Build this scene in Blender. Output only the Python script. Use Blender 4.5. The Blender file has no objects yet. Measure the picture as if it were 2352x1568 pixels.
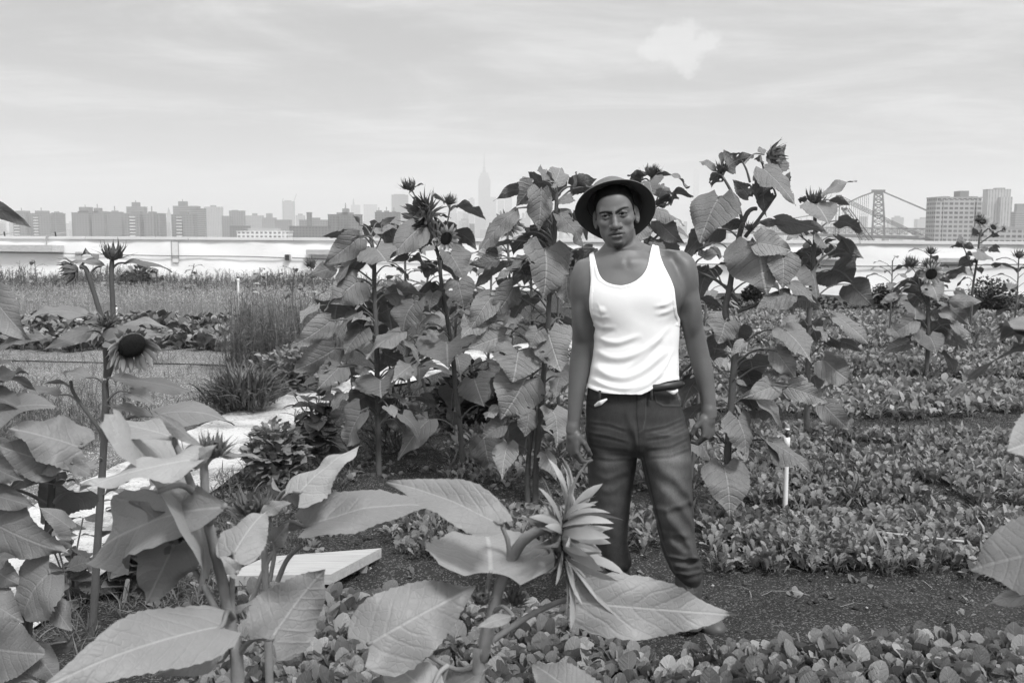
import bpy, math, random
import numpy as np
from mathutils import Matrix, Vector

random.seed(7)
RNG = np.random.default_rng(11)
SC = bpy.context.scene
COL = SC.collection

# ------------------------------------------------------------------ camera
CAM_H = 1.585
PITCH = math.radians(6.48)
ROLL = 0.0044
cam_d = bpy.data.cameras.new("camera")
cam_d.sensor_width = 36.0
cam_d.lens = 35.0
cam_d.clip_start = 0.05
cam_d.clip_end = 40000.0
cam = bpy.data.objects.new("camera", cam_d)
COL.objects.link(cam)
cam.matrix_world = (Matrix.Translation((0, 0, CAM_H)) @ Matrix.Rotation(math.pi / 2 - PITCH, 4, 'X')
                    @ Matrix.Rotation(ROLL, 4, 'Z'))
cam_d.dof.use_dof = True
cam_d.dof.focus_distance = 3.9
cam_d.dof.aperture_fstop = 11.0
SC.camera = cam

# ------------------------------------------------------------------ sky, sun, exposure
SUN_EL, SUN_AZ = 52.0, 35.0        # azimuth: degrees from straight behind the camera towards its right
SC.view_settings.view_transform = 'Standard'
SC.view_settings.look = 'None'
SC.view_settings.exposure = 0.5
SC.view_settings.gamma = 1.0
SC.cycles.volume_bounces = 1
SC.cycles.max_bounces = 8
SC.cycles.diffuse_bounces = 3
SC.cycles.transmission_bounces = 4
SC.cycles.use_adaptive_sampling = True
SC.cycles.adaptive_threshold = 0.02
SC.cycles.use_denoising = True

world = bpy.data.worlds.new("World")
SC.world = world
world.use_nodes = True
NT = world.node_tree
for n in list(NT.nodes):
    NT.nodes.remove(n)


class Nodes:
    """tiny helper to write node graphs"""
    def __init__(self, tree):
        self.t = tree

    def new(self, typ, **kw):
        n = self.t.nodes.new(typ)
        for k, v in kw.items():
            setattr(n, k, v)
        return n

    def put(self, node, i, val):
        s = node.inputs[i]
        if isinstance(val, bpy.types.NodeSocket):
            self.t.links.new(val, s)
        elif isinstance(val, (tuple, list)) or not hasattr(s.default_value, '__len__'):
            s.default_value = val
        else:
            s.default_value = (val, val, val, 1.0) if len(s.default_value) == 4 else (val, val, val)

    def m(self, op, a, b=None, c=None, clamp=False):
        n = self.new('ShaderNodeMath', operation=op, use_clamp=clamp)
        self.put(n, 0, a)
        if b is not None:
            self.put(n, 1, b)
        if c is not None:
            self.put(n, 2, c)
        return n.outputs[0]

    def noise(self, vec, scale, detail=4.0, rough=0.55, dist=0.0):
        n = self.new('ShaderNodeTexNoise')
        if vec is not None:
            self.put(n, 'Vector', vec)
        n.inputs['Scale'].default_value = scale
        n.inputs['Detail'].default_value = detail
        n.inputs['Roughness'].default_value = rough
        n.inputs['Distortion'].default_value = dist
        return n.outputs['Fac']

    def ramp(self, fac, a, b, lo=0.0, hi=1.0):
        n = self.new('ShaderNodeMapRange', interpolation_type='SMOOTHSTEP')
        self.put(n, 0, fac)
        self.put(n, 1, a)
        self.put(n, 2, b)
        self.put(n, 3, lo)
        self.put(n, 4, hi)
        return n.outputs[0]

    def mapping(self, vec, scale=(1, 1, 1), rot=(0, 0, 0), loc=(0, 0, 0)):
        n = self.new('ShaderNodeMapping')
        self.put(n, 0, vec)
        n.inputs['Location'].default_value = loc
        n.inputs['Rotation'].default_value = rot
        n.inputs['Scale'].default_value = scale
        return n.outputs[0]

    def sep(self, vec):
        n = self.new('ShaderNodeSeparateXYZ')
        self.put(n, 0, vec)
        return n.outputs

    def comb(self, x, y, z):
        n = self.new('ShaderNodeCombineXYZ')
        for i, v in enumerate((x, y, z)):
            self.put(n, i, v)
        return n.outputs[0]


W = Nodes(NT)
sky = W.new('ShaderNodeTexSky', sky_type='NISHITA', sun_disc=False)
sky.sun_elevation = math.radians(SUN_EL)
sky.sun_rotation = math.radians(180.0 - SUN_AZ)
sky.air_density = 1.0
sky.dust_density = 4.0
sky.ozone_density = 1.0
bw = W.new('ShaderNodeRGBToBW')
NT.links.new(sky.outputs[0], bw.inputs[0])
SKY_K = 0.10
tc = W.new('ShaderNodeTexCoord')
gx, gy, gz_ = W.sep(tc.outputs['Generated'])
el = W.m('MAXIMUM', gz_, 0.02)
# cloud layer: direction projected on a plane overhead (streaks of cirrus)
plane = W.comb(W.m('DIVIDE', gx, W.m('ADD', el, 0.12)), W.m('DIVIDE', gy, W.m('ADD', el, 0.12)), 0.0)
c1 = W.noise(W.mapping(plane, (0.8, 1.1, 1.0), (0, 0, 0.45), (3.3, 1.4, 0)), 1.0, 7.0, 0.6, 0.8)
c2 = W.noise(W.mapping(plane, (1.5, 4.0, 1.0), (0, 0, 0.35), (0.4, 7.0, 0)), 1.0, 8.0, 0.65, 0.9)
cf = W.m('ADD', W.m('MULTIPLY', c1, 0.75), W.m('MULTIPLY', c2, 0.25))
cloud = W.ramp(cf, 0.42, 0.70)
# one small cumulus, a fixed direction in the sky
ca = math.atan2((1562 - 1176), 2287.0)
cv = Vector((math.sin(ca), math.cos(ca), 0))
CUMUL = []
base_sky = W.m('MULTIPLY', bw.outputs[0], SKY_K)
hz = W.ramp(gz_, 0.16, 0.62, 0.0, 1.0)
clear = W.m('ADD', W.m('MULTIPLY', base_sky, 0.12), W.m('ADD', W.m('MULTIPLY', hz, 0.52), 0.255))
white = W.m('ADD', 0.58, W.m('MULTIPLY', hz, 0.45))
mixc = W.m('ADD', W.m('MULTIPLY', clear, W.m('SUBTRACT', 1.0, W.m('MULTIPLY', cloud, 0.85))),
           W.m('MULTIPLY', white, W.m('MULTIPLY', cloud, 0.85)))


def puff(px, py, r, soft):
    d = cam.matrix_world.to_3x3() @ Vector(((px - 1176) / 2286.7, -(py - 784) / 2286.7, -1.0))
    d.normalize()
    dot = W.new('ShaderNodeVectorMath', operation='DOT_PRODUCT')
    NT.links.new(tc.outputs['Generated'], dot.inputs[0])
    dot.inputs[1].default_value = d
    ang = W.m('ARCCOSINE', W.m('MINIMUM', dot.outputs['Value'], 0.999999))
    return W.m('SUBTRACT', 1.0, W.m('DIVIDE', ang, r / 2286.7 * soft))


pn = W.noise(tc.outputs['Generated'], 55.0, 6.0, 0.62)
pf = None
for (px, py, r) in ((1580, 85, 50), (1540, 88, 44), (1610, 95, 42), (1520, 108, 48), (1575, 112, 60), (1500, 122, 38)):
    f = puff(px, py, r, 1.0)
    pf = f if pf is None else W.m('MAXIMUM', pf, f)
pmask = W.ramp(W.m('ADD', pf, W.m('MULTIPLY', W.m('SUBTRACT', pn, 0.5), 2.2)), -0.05, 0.6)
pmask = W.m('MULTIPLY', pmask, 0.6)
mixc = W.m('ADD', W.m('MULTIPLY', mixc, W.m('SUBTRACT', 1.0, pmask)), W.m('MULTIPLY', 0.62, pmask))
bg = W.new('ShaderNodeBackground')
NT.links.new(mixc, bg.inputs[0])
bg.inputs[1].default_value = 1.0
wo = W.new('ShaderNodeOutputWorld')
NT.links.new(bg.outputs[0], wo.inputs[0])

sun_d = bpy.data.lights.new("sun", 'SUN')
sun_d.energy = 2.7
sun_d.angle = math.radians(11.0)
sun = bpy.data.objects.new("sun", sun_d)
COL.objects.link(sun)
e, a = math.radians(SUN_EL), math.radians(SUN_AZ)
sdir = Vector((math.sin(a) * math.cos(e), -math.cos(a) * math.cos(e), math.sin(e)))   # towards the sun
sun.rotation_euler = sdir.to_track_quat('Z', 'Y').to_euler()

# ------------------------------------------------------------------ picture -> place helpers (survey of the photograph)
CM = np.array(cam.matrix_world.to_3x3())
FPX = 2286.7


def ray(X, Y):
    d = CM @ np.array([(X - 1176.0) / FPX, -(Y - 784.0) / FPX, -1.0])
    return d


def P(X, Y, y):
    """point at world depth y seen at photo position X, Y"""
    d = ray(X, Y)
    return np.array([0, 0, CAM_H]) + d * (y / d[1])


def G(X, Y, z=0.0):
    d = ray(X, Y)
    return np.array([0, 0, CAM_H]) + d * ((z - CAM_H) / d[2])


def proj(p):
    q = (np.asarray(p) - np.array([0, 0, CAM_H])) @ CM
    return 1176 + FPX * q[..., 0] / -q[..., 2], 784 - FPX * q[..., 1] / -q[..., 2]


# ------------------------------------------------------------------ mesh helpers
class MB:
    """collects geometry for ONE mesh object"""
    def __init__(self):
        self.v, self.q, self.t, self.uv, self.tone, self.n = [], [], [], [], [], 0

    def add(self, V, F, uv=None, tone=1.0):
        V = np.asarray(V, float).reshape(-1, 3)
        F = np.asarray(F, int)
        if len(V) == 0:
            return
        self.v.append(V)
        if F.shape[1] == 4:
            self.q.append(F + self.n)
        else:
            self.t.append(F + self.n)
        self.uv.append(np.zeros((len(V), 2)) if uv is None else np.asarray(uv, float))
        self.tone.append(np.full(len(V), tone) if np.isscalar(tone) else np.asarray(tone, float))
        self.n += len(V)

    def build(self, name, mat, parent=None, smooth=True):
        V = np.concatenate(self.v)
        Q = np.concatenate(self.q) if self.q else np.zeros((0, 4), int)
        T = np.concatenate(self.t) if self.t else np.zeros((0, 3), int)
        me = bpy.data.meshes.new(name)
        me.vertices.add(len(V))
        off = np.zeros(3)
        if parent is not None:
            q = parent
            while q is not None:             # things are only ever translated
                off = off + np.array(q.location)
                q = q.parent
        me.vertices.foreach_set("co", (V - off).astype(np.float32).ravel())
        nl = 4 * len(Q) + 3 * len(T)
        me.loops.add(nl)
        li = np.concatenate([Q.ravel(), T.ravel()]).astype(np.int32)
        me.loops.foreach_set("vertex_index", li)
        me.polygons.add(len(Q) + len(T))
        st = np.concatenate([np.arange(len(Q)) * 4, 4 * len(Q) + np.arange(len(T)) * 3]).astype(np.int32)
        me.polygons.foreach_set("loop_start", st)
        if smooth:
            me.polygons.foreach_set("use_smooth", np.ones(len(Q) + len(T), bool))
        UV = np.concatenate(self.uv)
        ul = me.uv_layers.new(name="UVMap")
        ul.data.foreach_set("uv", UV[li].astype(np.float32).ravel())
        at = me.attributes.new("tone", 'FLOAT', 'POINT')
        at.data.foreach_set("value", np.concatenate(self.tone).astype(np.float32))
        me.update()
        me.validate()
        me.materials.append(mat)
        o = bpy.data.objects.new(name, me)
        COL.objects.link(o)
        if parent is not None:
            o.parent = parent
        return o


def tag(o, label=None, cat=None, group=None, kind=None):
    if label:
        o['label'] = label
    if cat:
        o['category'] = cat
    if group:
        o['group'] = group
    if kind:
        o['kind'] = kind
    return o


def empty(name, loc, label=None, cat=None, group=None):
    o = bpy.data.objects.new(name, None)
    COL.objects.link(o)
    o.location = loc
    o.empty_display_size = 0.1
    o.matrix_world = Matrix.Translation(loc)
    tag(o, label, cat, group)
    return o


BOXF = np.array([[0, 3, 2, 1], [4, 5, 6, 7], [0, 1, 5, 4], [1, 2, 6, 5], [2, 3, 7, 6], [3, 0, 4, 7]])


def box(mb, x0, x1, y0, y1, z0, z1, tone=1.0, rot=0.0, piv=None):
    """box with face uvs in metres"""
    c = np.array([[x0, y0, z0], [x1, y0, z0], [x1, y1, z0], [x0, y1, z0],
                  [x0, y0, z1], [x1, y0, z1], [x1, y1, z1], [x0, y1, z1]], float)
    if rot:
        pv = np.array(piv if piv is not None else ((x0 + x1) / 2, (y0 + y1) / 2))
        cs, sn = math.cos(rot), math.sin(rot)
        d = c[:, :2] - pv
        c[:, 0] = pv[0] + d[:, 0] * cs - d[:, 1] * sn
        c[:, 1] = pv[1] + d[:, 0] * sn + d[:, 1] * cs
    w, dp, h = x1 - x0, y1 - y0, z1 - z0
    for i, f in enumerate(BOXF):
        if i < 2:
            uv = [(-9.0, -9.0)] * 4 if h > 0 else None
        elif i in (2, 4):
            uv = [(0, 0), (w, 0), (w, h), (0, h)]
        else:
            uv = [(0, 0), (dp, 0), (dp, h), (0, h)]
        mb.add(c[f], [[0, 1, 2, 3]], uv, tone)


def catmull(pts, n):
    pts = np.asarray(pts, float)
    if len(pts) == 2:
        t = np.linspace(0, 1, n)[:, None]
        return pts[0] * (1 - t) + pts[1] * t
    p = np.vstack([2 * pts[0] - pts[1], pts, 2 * pts[-1] - pts[-2]])
    out = []
    for s in np.linspace(0, len(pts) - 1 - 1e-9, n):
        i = int(s)
        t = s - i
        a, b, c, d = p[i], p[i + 1], p[i + 2], p[i + 3]
        out.append(0.5 * ((2 * b) + (-a + c) * t + (2 * a - 5 * b + 4 * c - d) * t * t + (-a + 3 * b - 3 * c + d) * t ** 3))
    return np.array(out)


def unit(v):
    v = np.asarray(v, float)
    return v / (np.linalg.norm(v) + 1e-12)


def tube(mb, pts, rad, n=8, res=None, tone=1.0, cap=True, uvscale=1.0):
    pts = np.asarray(pts, float)
    m = res or max(2, len(pts))
    c = catmull(pts, m)
    r = np.interp(np.linspace(0, 1, m), np.linspace(0, 1, len(np.atleast_1d(rad))), np.atleast_1d(rad)) if not np.isscalar(rad) else np.full(m, rad)
    T = np.gradient(c, axis=0)
    T /= np.linalg.norm(T, axis=1)[:, None] + 1e-12
    ref = np.array([0, 0, 1.0]) if abs(T[0][2]) < 0.9 else np.array([1.0, 0, 0])
    A = unit(np.cross(T[0], ref))
    V, UV = [], []
    ln = 0
    for i in range(m):
        A = unit(A - T[i] * (A @ T[i]))
        B = np.cross(T[i], A)
        if i:
            ln += np.linalg.norm(c[i] - c[i - 1])
        for k in range(n):
            th = 2 * math.pi * k / n
            V.append(c[i] + r[i] * (A * math.cos(th) + B * math.sin(th)))
            UV.append((k / n, ln * uvscale))
    F = []
    for i in range(m - 1):
        for k in range(n):
            k2 = (k + 1) % n
            F.append([i * n + k, i * n + k2, (i + 1) * n + k2, (i + 1) * n + k])
    mb.add(V, F, UV, tone)
    if cap:
        for i, sgn in ((0, -1), (m - 1, 1)):
            cv = np.vstack([np.array(V[i * n:(i + 1) * n]), c[i] + T[i] * sgn * r[i] * 0.25])
            f = [[k, (k + 1) % n, n] if sgn > 0 else [(k + 1) % n, k, n] for k in range(n)]
            mb.add(cv, f, None, tone)


def lathe(mb, prof, org, axis, n=24, tone=1.0, e1=None):
    """prof: rows of (radius, height along axis)"""
    axis = unit(axis)
    e1 = unit(np.cross(axis, [0, 0, 1.0] if abs(axis[2]) < 0.9 else [1.0, 0, 0])) if e1 is None else unit(e1)
    e2 = np.cross(axis, e1)
    V, F = [], []
    for r, h in prof:
        for k in range(n):
            th = 2 * math.pi * k / n
            V.append(np.asarray(org) + axis * h + r * (e1 * math.cos(th) + e2 * math.sin(th)))
    for i in range(len(prof) - 1):
        for k in range(n):
            k2 = (k + 1) % n
            F.append([i * n + k, i * n + k2, (i + 1) * n + k2, (i + 1) * n + k])
    mb.add(V, F, None, tone)


# ------------------------------------------------------------------ materials
def mat(name):
    m = bpy.data.materials.new(name)
    m.use_nodes = True
    for n in list(m.node_tree.nodes):
        m.node_tree.nodes.remove(n)
    return m, Nodes(m.node_tree)


def finish(m, N, col, rough=0.7, spec=0.3, bump=None, bstr=0.3, bdist=0.01, trans=0.0, metal=0.0):
    bs = N.new('ShaderNodeBsdfPrincipled')
    N.put(bs, 'Base Color', col)
    N.put(bs, 'Roughness', rough)
    bs.inputs['Specular IOR Level'].default_value = spec
    bs.inputs['Metallic'].default_value = metal
    nrm = None
    if bump is not None:
        b = N.new('ShaderNodeBump')
        b.inputs['Strength'].default_value = bstr
        b.inputs['Distance'].default_value = bdist
        N.put(b, 'Height', bump)
        nrm = b.outputs[0]
        N.t.links.new(nrm, bs.inputs['Normal'])
    out = N.new('ShaderNodeOutputMaterial')
    sh = bs.outputs[0]
    if trans:
        tr = N.new('ShaderNodeBsdfTranslucent')
        N.put(tr, 'Color', col)
        mx = N.new('ShaderNodeMixShader')
        mx.inputs[0].default_value = trans
        N.t.links.new(sh, mx.inputs[1])
        N.t.links.new(tr.outputs[0], mx.inputs[2])
        sh = mx.outputs[0]
    N.t.links.new(sh, out.inputs['Surface'])
    return m


def attr(N, name='tone'):
    a = N.new('ShaderNodeAttribute', attribute_name=name)
    return a.outputs['Fac']


def geo_pos(N):
    return N.new('ShaderNodeNewGeometry').outputs['Position']


def obj_pos(N):
    return N.new('ShaderNodeTexCoord').outputs['Object']


def simple(name, base, rough=0.7, spec=0.3, nscale=30.0, namp=0.25, bump=0.0, bscale=80.0, bdist=0.004, trans=0.0, metal=0.0):
    m, N = mat(name)
    p = obj_pos(N)
    n1 = N.noise(p, nscale, 5.0, 0.6)
    col = N.m('MULTIPLY', N.m('MULTIPLY', attr(N), base), N.m('ADD', 1.0 - namp, N.m('MULTIPLY', n1, 2 * namp)))
    bm = N.noise(p, bscale, 4.0, 0.6) if bump else None
    return finish(m, N, col, rough, spec, bm, bump, bdist, trans, metal)
# ================================================================== city, river, haze
ROOF = -45.0


def m_building(name, base, win, wu, wv, fu=(0.25, 0.72), fv=(0.3, 0.75), wtone=0.5, band=0.0):
    """facade pattern in metres (uv): windows wu x wv apart"""
    m, N = mat(name)
    u, v, _ = N.sep(N.new('ShaderNodeUVMap').outputs[0])
    fu_ = N.m('FRACT', N.m('DIVIDE', u, wu))
    fv_ = N.m('FRACT', N.m('DIVIDE', v, wv))
    wm = N.m('MULTIPLY', N.m('MULTIPLY', N.m('GREATER_THAN', fu_, fu[0]), N.m('LESS_THAN', fu_, fu[1])),
             N.m('MULTIPLY', N.m('GREATER_THAN', fv_, fv[0]), N.m('LESS_THAN', fv_, fv[1])))
    wm = N.m('MULTIPLY', wm, N.m('GREATER_THAN', u, 0.0))
    cell = N.comb(N.m('FLOOR', N.m('DIVIDE', u, wu)), N.m('FLOOR', N.m('DIVIDE', v, wv)), 0.0)
    wn = N.new('ShaderNodeTexWhiteNoise')
    N.put(wn, 'Vector', cell)
    wt = N.m('MULTIPLY', N.m('ADD', 0.55, N.m('MULTIPLY', wn.outputs[0], 0.9)), win)
    p = obj_pos(N)
    nz = N.noise(p, 0.05, 4.0, 0.6)
    wall = N.m('MULTIPLY', N.m('MULTIPLY', attr(N), base), N.m('ADD', 0.8, N.m('MULTIPLY', nz, 0.4)))
    if band:
        wall = N.m('MULTIPLY', wall, N.m('SUBTRACT', 1.0, N.m('MULTIPLY', band, N.m('GREATER_THAN', fv_, 0.85))))
    col = N.m('ADD', N.m('MULTIPLY', wall, N.m('SUBTRACT', 1.0, wm)), N.m('MULTIPLY', wt, wm))
    return finish(m, N, col, 0.7, 0.25)


B_BRICK = m_building('brick_facade', 0.20, 0.05, 4.4, 3.6)
B_DARK = m_building('dark_brick_facade', 0.13, 0.035, 4.0, 3.4)
B_BAND = m_building('banded_facade', 0.24, 0.08, 2.4, 3.1, (0.05, 0.95), (0.35, 0.75))
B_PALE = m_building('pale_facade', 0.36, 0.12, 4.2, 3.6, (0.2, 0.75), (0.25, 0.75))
B_STRIPE = m_building('striped_facade', 0.36, 0.15, 4.4, 3.2, (0.35, 0.72), (0.02, 0.98))
B_GRID = m_building('gridded_facade', 0.32, 0.07, 4.6, 4.0, (0.16, 0.84), (0.22, 0.74))
B_STONE = m_building('limestone_facade', 0.30, 0.16, 6.0, 3.8, (0.3, 0.7), (0.0, 1.0))
B_BALC = m_building('balcony_facade', 0.55, 0.03, 90.0, 4.6, (0.0, 1.0), (0.42, 0.95))
B_PLAIN = simple('plain_masonry', 0.2, 0.8, 0.2, 0.05, 0.2)
M_STEEL = simple('painted_bridge_steel', 0.06, 0.6, 0.3, 0.2, 0.15)

mb = MB()
R = 12000.0
ring = [(R * math.cos(t), R * math.sin(t), ROOF) for t in np.linspace(0, 2 * math.pi, 65)[:-1]]
mb.add(np.vstack([ring, [[0, 0, ROOF]]]), [[i, (i + 1) % 64, 64] for i in range(64)])
tag(mb.build('city_ground', simple('city_ground', 0.16, 0.9, 0.2, 0.004, 0.5)), kind='structure')

m_, N_ = mat('river_water')
bp = N_.noise(N_.mapping(geo_pos(N_), (0.02, 0.05, 0.05)), 1.0, 5.0)
mb = MB()
ring = [(-3000, 520), (3200, 420), (5200, 2500), (2600, 5200), (2000, 8500), (700, 8500), (800, 3000), (300, 1450), (-3000, 1250)]
cen = (600, 1000, ROOF + 0.3)
mb.add(np.array([(x, y, ROOF + 0.3) for x, y in ring] + [cen]), [[i, (i + 1) % 9, 9] for i in range(9)])
tag(mb.build('water', finish(m_, N_, 0.09, 0.35, 0.5, bp, 0.3, 1.0)), kind='structure')


def px_box(mb, x0, x1, ytop, y, depth, tone=1.0, zbase=ROOF, back=0.0, rot=0.0):
    a = P(x0, ytop, y)
    b = P(x1, ytop, y)
    z1 = (a[2] + b[2]) / 2
    box(mb, a[0], b[0], y + back, y + back + depth, zbase, z1, tone, rot)
    return a[0], b[0], z1


def building(label, x0, x1, ytop, y, material, tops=(), wings=(), balcs=(), depth=None, tone=1.0, name='apartment_block', cat='building', group=None, spike=None):
    """main slab plus roof blocks, wings and balcony stacks as parts"""
    a = P((x0 + x1) / 2, ytop, y)
    root = empty(name, (a[0], y, ROOF), label, cat, group)
    wdt = (P(x1, ytop, y) - P(x0, ytop, y))[0]
    d = depth or max(12.0, min(40.0, wdt * 0.5))
    mb = MB()
    ax, bx, zt = px_box(mb, x0, x1, ytop, y, d, tone)
    px = (bx - ax) / (x1 - x0)
    box(mb, ax - 0.4, bx + 0.4, y - 0.4, y + d + 0.4, zt + 0.002, zt + 1.0, tone * 0.9)
    mb.build('wall', material, root, False)
    for t in tops:
        m2 = MB()
        zb = zt + 1.0
        xa, xb, z = px_box(m2, t[0], t[1], t[2], y + d * 0.2, d * 0.6, tone * 0.85, zb)
        if len(t) > 3:      # thin chimney / mast on it
            cx = (xa + xb) / 2
            tube(m2, [(cx, y + d * .4, z), (cx, y + d * .4, z + t[3])], 0.06 * t[3] + 0.3, 6)
        m2.build('roof_block', B_PLAIN, root, False)
    for w in wings:
        m2 = MB()
        px_box(m2, w[0], w[1], w[2], y - 9.0, 9.0 + d * 0.4 - 0.2, tone * (w[3] if len(w) > 3 else 1.0))
        m2.build('wing', w[4] if len(w) > 4 else material, root, False)
    for bcol in balcs:
        m2 = MB()
        px_box(m2, bcol[0], bcol[1], bcol[2], y - 11.5, 2.4, 1.0)
        m2.build('balcony_stack', B_BALC, root, False)
    if spike:
        m2 = MB()
        p = P(spike[0], spike[1], y + d / 2)
        tube(m2, [(p[0], y + d / 2, zt), p], [spike[2], spike[2] * 0.25], 6)
        m2.build('mast', B_PLAIN, root, False)
    return root


building('grey housing slab with two balcony stripes, at the far left behind the dark leaf tip', 29, 128, 491, 1650, B_BRICK,
         [(34, 55, 484, 5), (80, 100, 484, 5)], [(30, 60, 493), (86, 116, 493)], [(31, 42, 497), (75.5, 86, 496)])
building('narrow stepped housing wing just left of the gap above the hook pipe', 118, 138, 489.5, 1720, B_BAND, [(124, 132, 486)])
building('pair of housing blocks with a wide flat roof box, left of centre in the skyline', 164, 248, 489.5, 1600, B_BRICK,
         [(181, 203, 475.5, 4), (178, 206, 485), (215, 225, 477.5, 6), (215, 238, 485)], [(168, 204, 491), (210, 240, 491)])
building('slim housing block with a gabled roof box between two wider blocks', 249, 277, 488, 1560, B_BAND, [(256, 268, 484, 7)])
building('wide lower housing block carrying the balcony stripe, left of the white vertical patch', 277, 366, 491, 1500, B_BRICK,
         [(300, 320, 485), (340, 351, 486, 8)], [(285, 320, 492.5), (330, 352, 490)], [(296.5, 309, 497)])
building('tall banded slab with a square block on top, behind the wide lower block', 290, 331, 476, 1800, B_BAND, [(302, 318, 464.5, 4)])
building('tall banded slab with the highest square roof block, right of the pointed spire', 397, 452, 474.5, 1750, B_BAND, [(409, 426, 462.5, 4), (440, 452, 473)])
building('lower housing block with a bright balcony stripe in front of a banded slab', 393, 445, 494, 1480, B_BRICK, [(412, 430, 485)], [(420, 445, 495)], [(404, 416.5, 498)])
building('banded wing with narrow windows, right of the balcony stripe block', 438, 468, 480, 1560, B_BAND)
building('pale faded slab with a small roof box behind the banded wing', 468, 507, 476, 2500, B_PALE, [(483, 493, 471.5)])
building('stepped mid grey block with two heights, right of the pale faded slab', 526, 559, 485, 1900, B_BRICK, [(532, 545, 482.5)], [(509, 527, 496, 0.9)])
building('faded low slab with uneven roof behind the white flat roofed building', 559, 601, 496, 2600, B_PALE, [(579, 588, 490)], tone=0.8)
building('faded slab with a rounded roof lump, left of the unfinished tower', 601, 632, 501, 2200, B_BRICK, [(611, 624, 490)], tone=1.1)
building('grey block with a flat roof right below the unfinished tower', 631, 667, 506, 1900, B_BRICK)
building('unfinished tower with an open frame crown beside a thin crane', 648, 673, 463, 4300, B_STRIPE, [(653, 668, 460.5)], name='unfinished_tower', cat='tower', tone=0.6)
building('pointed stepped spire tower fading in the haze between two housing slabs', 381, 393, 500, 4300, B_STONE, [(383, 391, 489), (385, 389, 482)], name='spire_tower', cat='tower', spike=(387, 477, 8.0))
building('hazy low block with a humped roof right of the thin crane', 679, 699, 495, 3300, B_PALE, [(684, 694, 491)])
building('dark tall narrow chimney block standing above the low brick row', 704, 713, 489, 1500, B_DARK)
building('long grey flat block behind the dark brick row', 687, 751, 506, 1700, B_BRICK, [(715, 732, 500)])
building('long dark brick row just above the parapet, right of the white building', 664, 752, 521, 1250, B_DARK)
building('dark brick row behind the left end of the white building', 527, 570, 520, 1500, B_DARK)
building('dark stepped brick tower group, left of the first sunflower top', 753, 827, 494, 1300, B_DARK, [(786, 799, 479, 7), (773, 809, 488, 6)], [(756, 775, 496), (800, 822, 496)])
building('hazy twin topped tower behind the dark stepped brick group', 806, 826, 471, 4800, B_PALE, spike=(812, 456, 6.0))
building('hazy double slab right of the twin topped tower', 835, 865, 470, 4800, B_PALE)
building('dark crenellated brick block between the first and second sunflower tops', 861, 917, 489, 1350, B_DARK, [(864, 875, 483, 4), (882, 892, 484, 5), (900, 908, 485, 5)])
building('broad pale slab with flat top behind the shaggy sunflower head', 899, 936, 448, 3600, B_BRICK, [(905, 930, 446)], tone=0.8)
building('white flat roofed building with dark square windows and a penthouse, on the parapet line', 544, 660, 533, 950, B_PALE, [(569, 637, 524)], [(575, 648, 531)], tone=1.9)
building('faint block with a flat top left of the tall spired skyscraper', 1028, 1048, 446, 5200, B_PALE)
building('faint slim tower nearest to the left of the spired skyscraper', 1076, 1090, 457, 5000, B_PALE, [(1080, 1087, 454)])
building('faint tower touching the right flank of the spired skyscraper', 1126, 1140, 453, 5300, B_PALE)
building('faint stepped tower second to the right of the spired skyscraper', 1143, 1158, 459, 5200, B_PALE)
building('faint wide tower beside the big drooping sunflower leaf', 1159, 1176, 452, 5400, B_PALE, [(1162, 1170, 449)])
building('grey cube shaped building low under the spired skyscraper', 1078, 1090, 515, 2200, B_DARK)
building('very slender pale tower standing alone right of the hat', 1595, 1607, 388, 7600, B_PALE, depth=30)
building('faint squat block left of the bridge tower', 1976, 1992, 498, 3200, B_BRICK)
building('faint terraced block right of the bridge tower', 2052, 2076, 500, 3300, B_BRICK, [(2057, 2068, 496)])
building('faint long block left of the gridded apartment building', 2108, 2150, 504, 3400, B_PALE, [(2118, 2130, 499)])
building('broad gridded apartment building with chamfered roof and a square bulkhead', 2152, 2255, 455, 900, B_GRID,
         [(2206, 2226, 438.5), (2166, 2182, 451), (2230, 2246, 451)], [(2150, 2166, 463), (2168, 2240, 458), (2244, 2257, 463)], depth=22)
building('tall striped apartment tower with stepped crown right of the gridded building', 2270, 2322, 436, 1500, B_STRIPE, [(2289, 2309, 431.5)], [(2300, 2326, 452)])
building('plain tower cut by the right edge of the picture', 2333, 2372, 488, 1400, B_BAND, [(2336, 2372, 468)])
building('low gridded building along the parapet at the right end', 2257, 2375, 524, 800, B_GRID, [(2262, 2290, 519)])

# spired skyscraper
p0 = P(1112, 410, 5500)
esb = empty('spired_skyscraper', (p0[0], 5500, ROOF), 'tall spired skyscraper fading in haze, the highest building on the horizon', 'skyscraper')
mb = MB()
for (x0, x1, yt, dp) in ((1096, 1129, 500, 70), (1098.7, 1125.8, 411, 55), (1101, 1123.5, 404, 45), (1103.5, 1121.2, 397, 38)):
    px_box(mb, x0, x1, yt, 5500 - dp / 2, dp, 1.0)
mb.build('shaft', B_STONE, esb, False)
mb = MB()
for (x0, x1, yt, dp) in ((1108, 1116.2, 392, 20), (1109.3, 1114.8, 384, 14), (1110.4, 1113.6, 375, 9)):
    px_box(mb, x0, x1, yt, 5500 - dp / 2, dp, 0.8, P(1112, 399, 5500)[2])
mb.build('crown', B_STONE, esb, False)
mb = MB()
tube(mb, [P(1112, 376, 5500), P(1112, 364, 5500), P(1111.8, 352, 5500)], [4.5, 2.4, 1.2], 8)
mb.build('antenna', B_PLAIN, esb)

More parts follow.
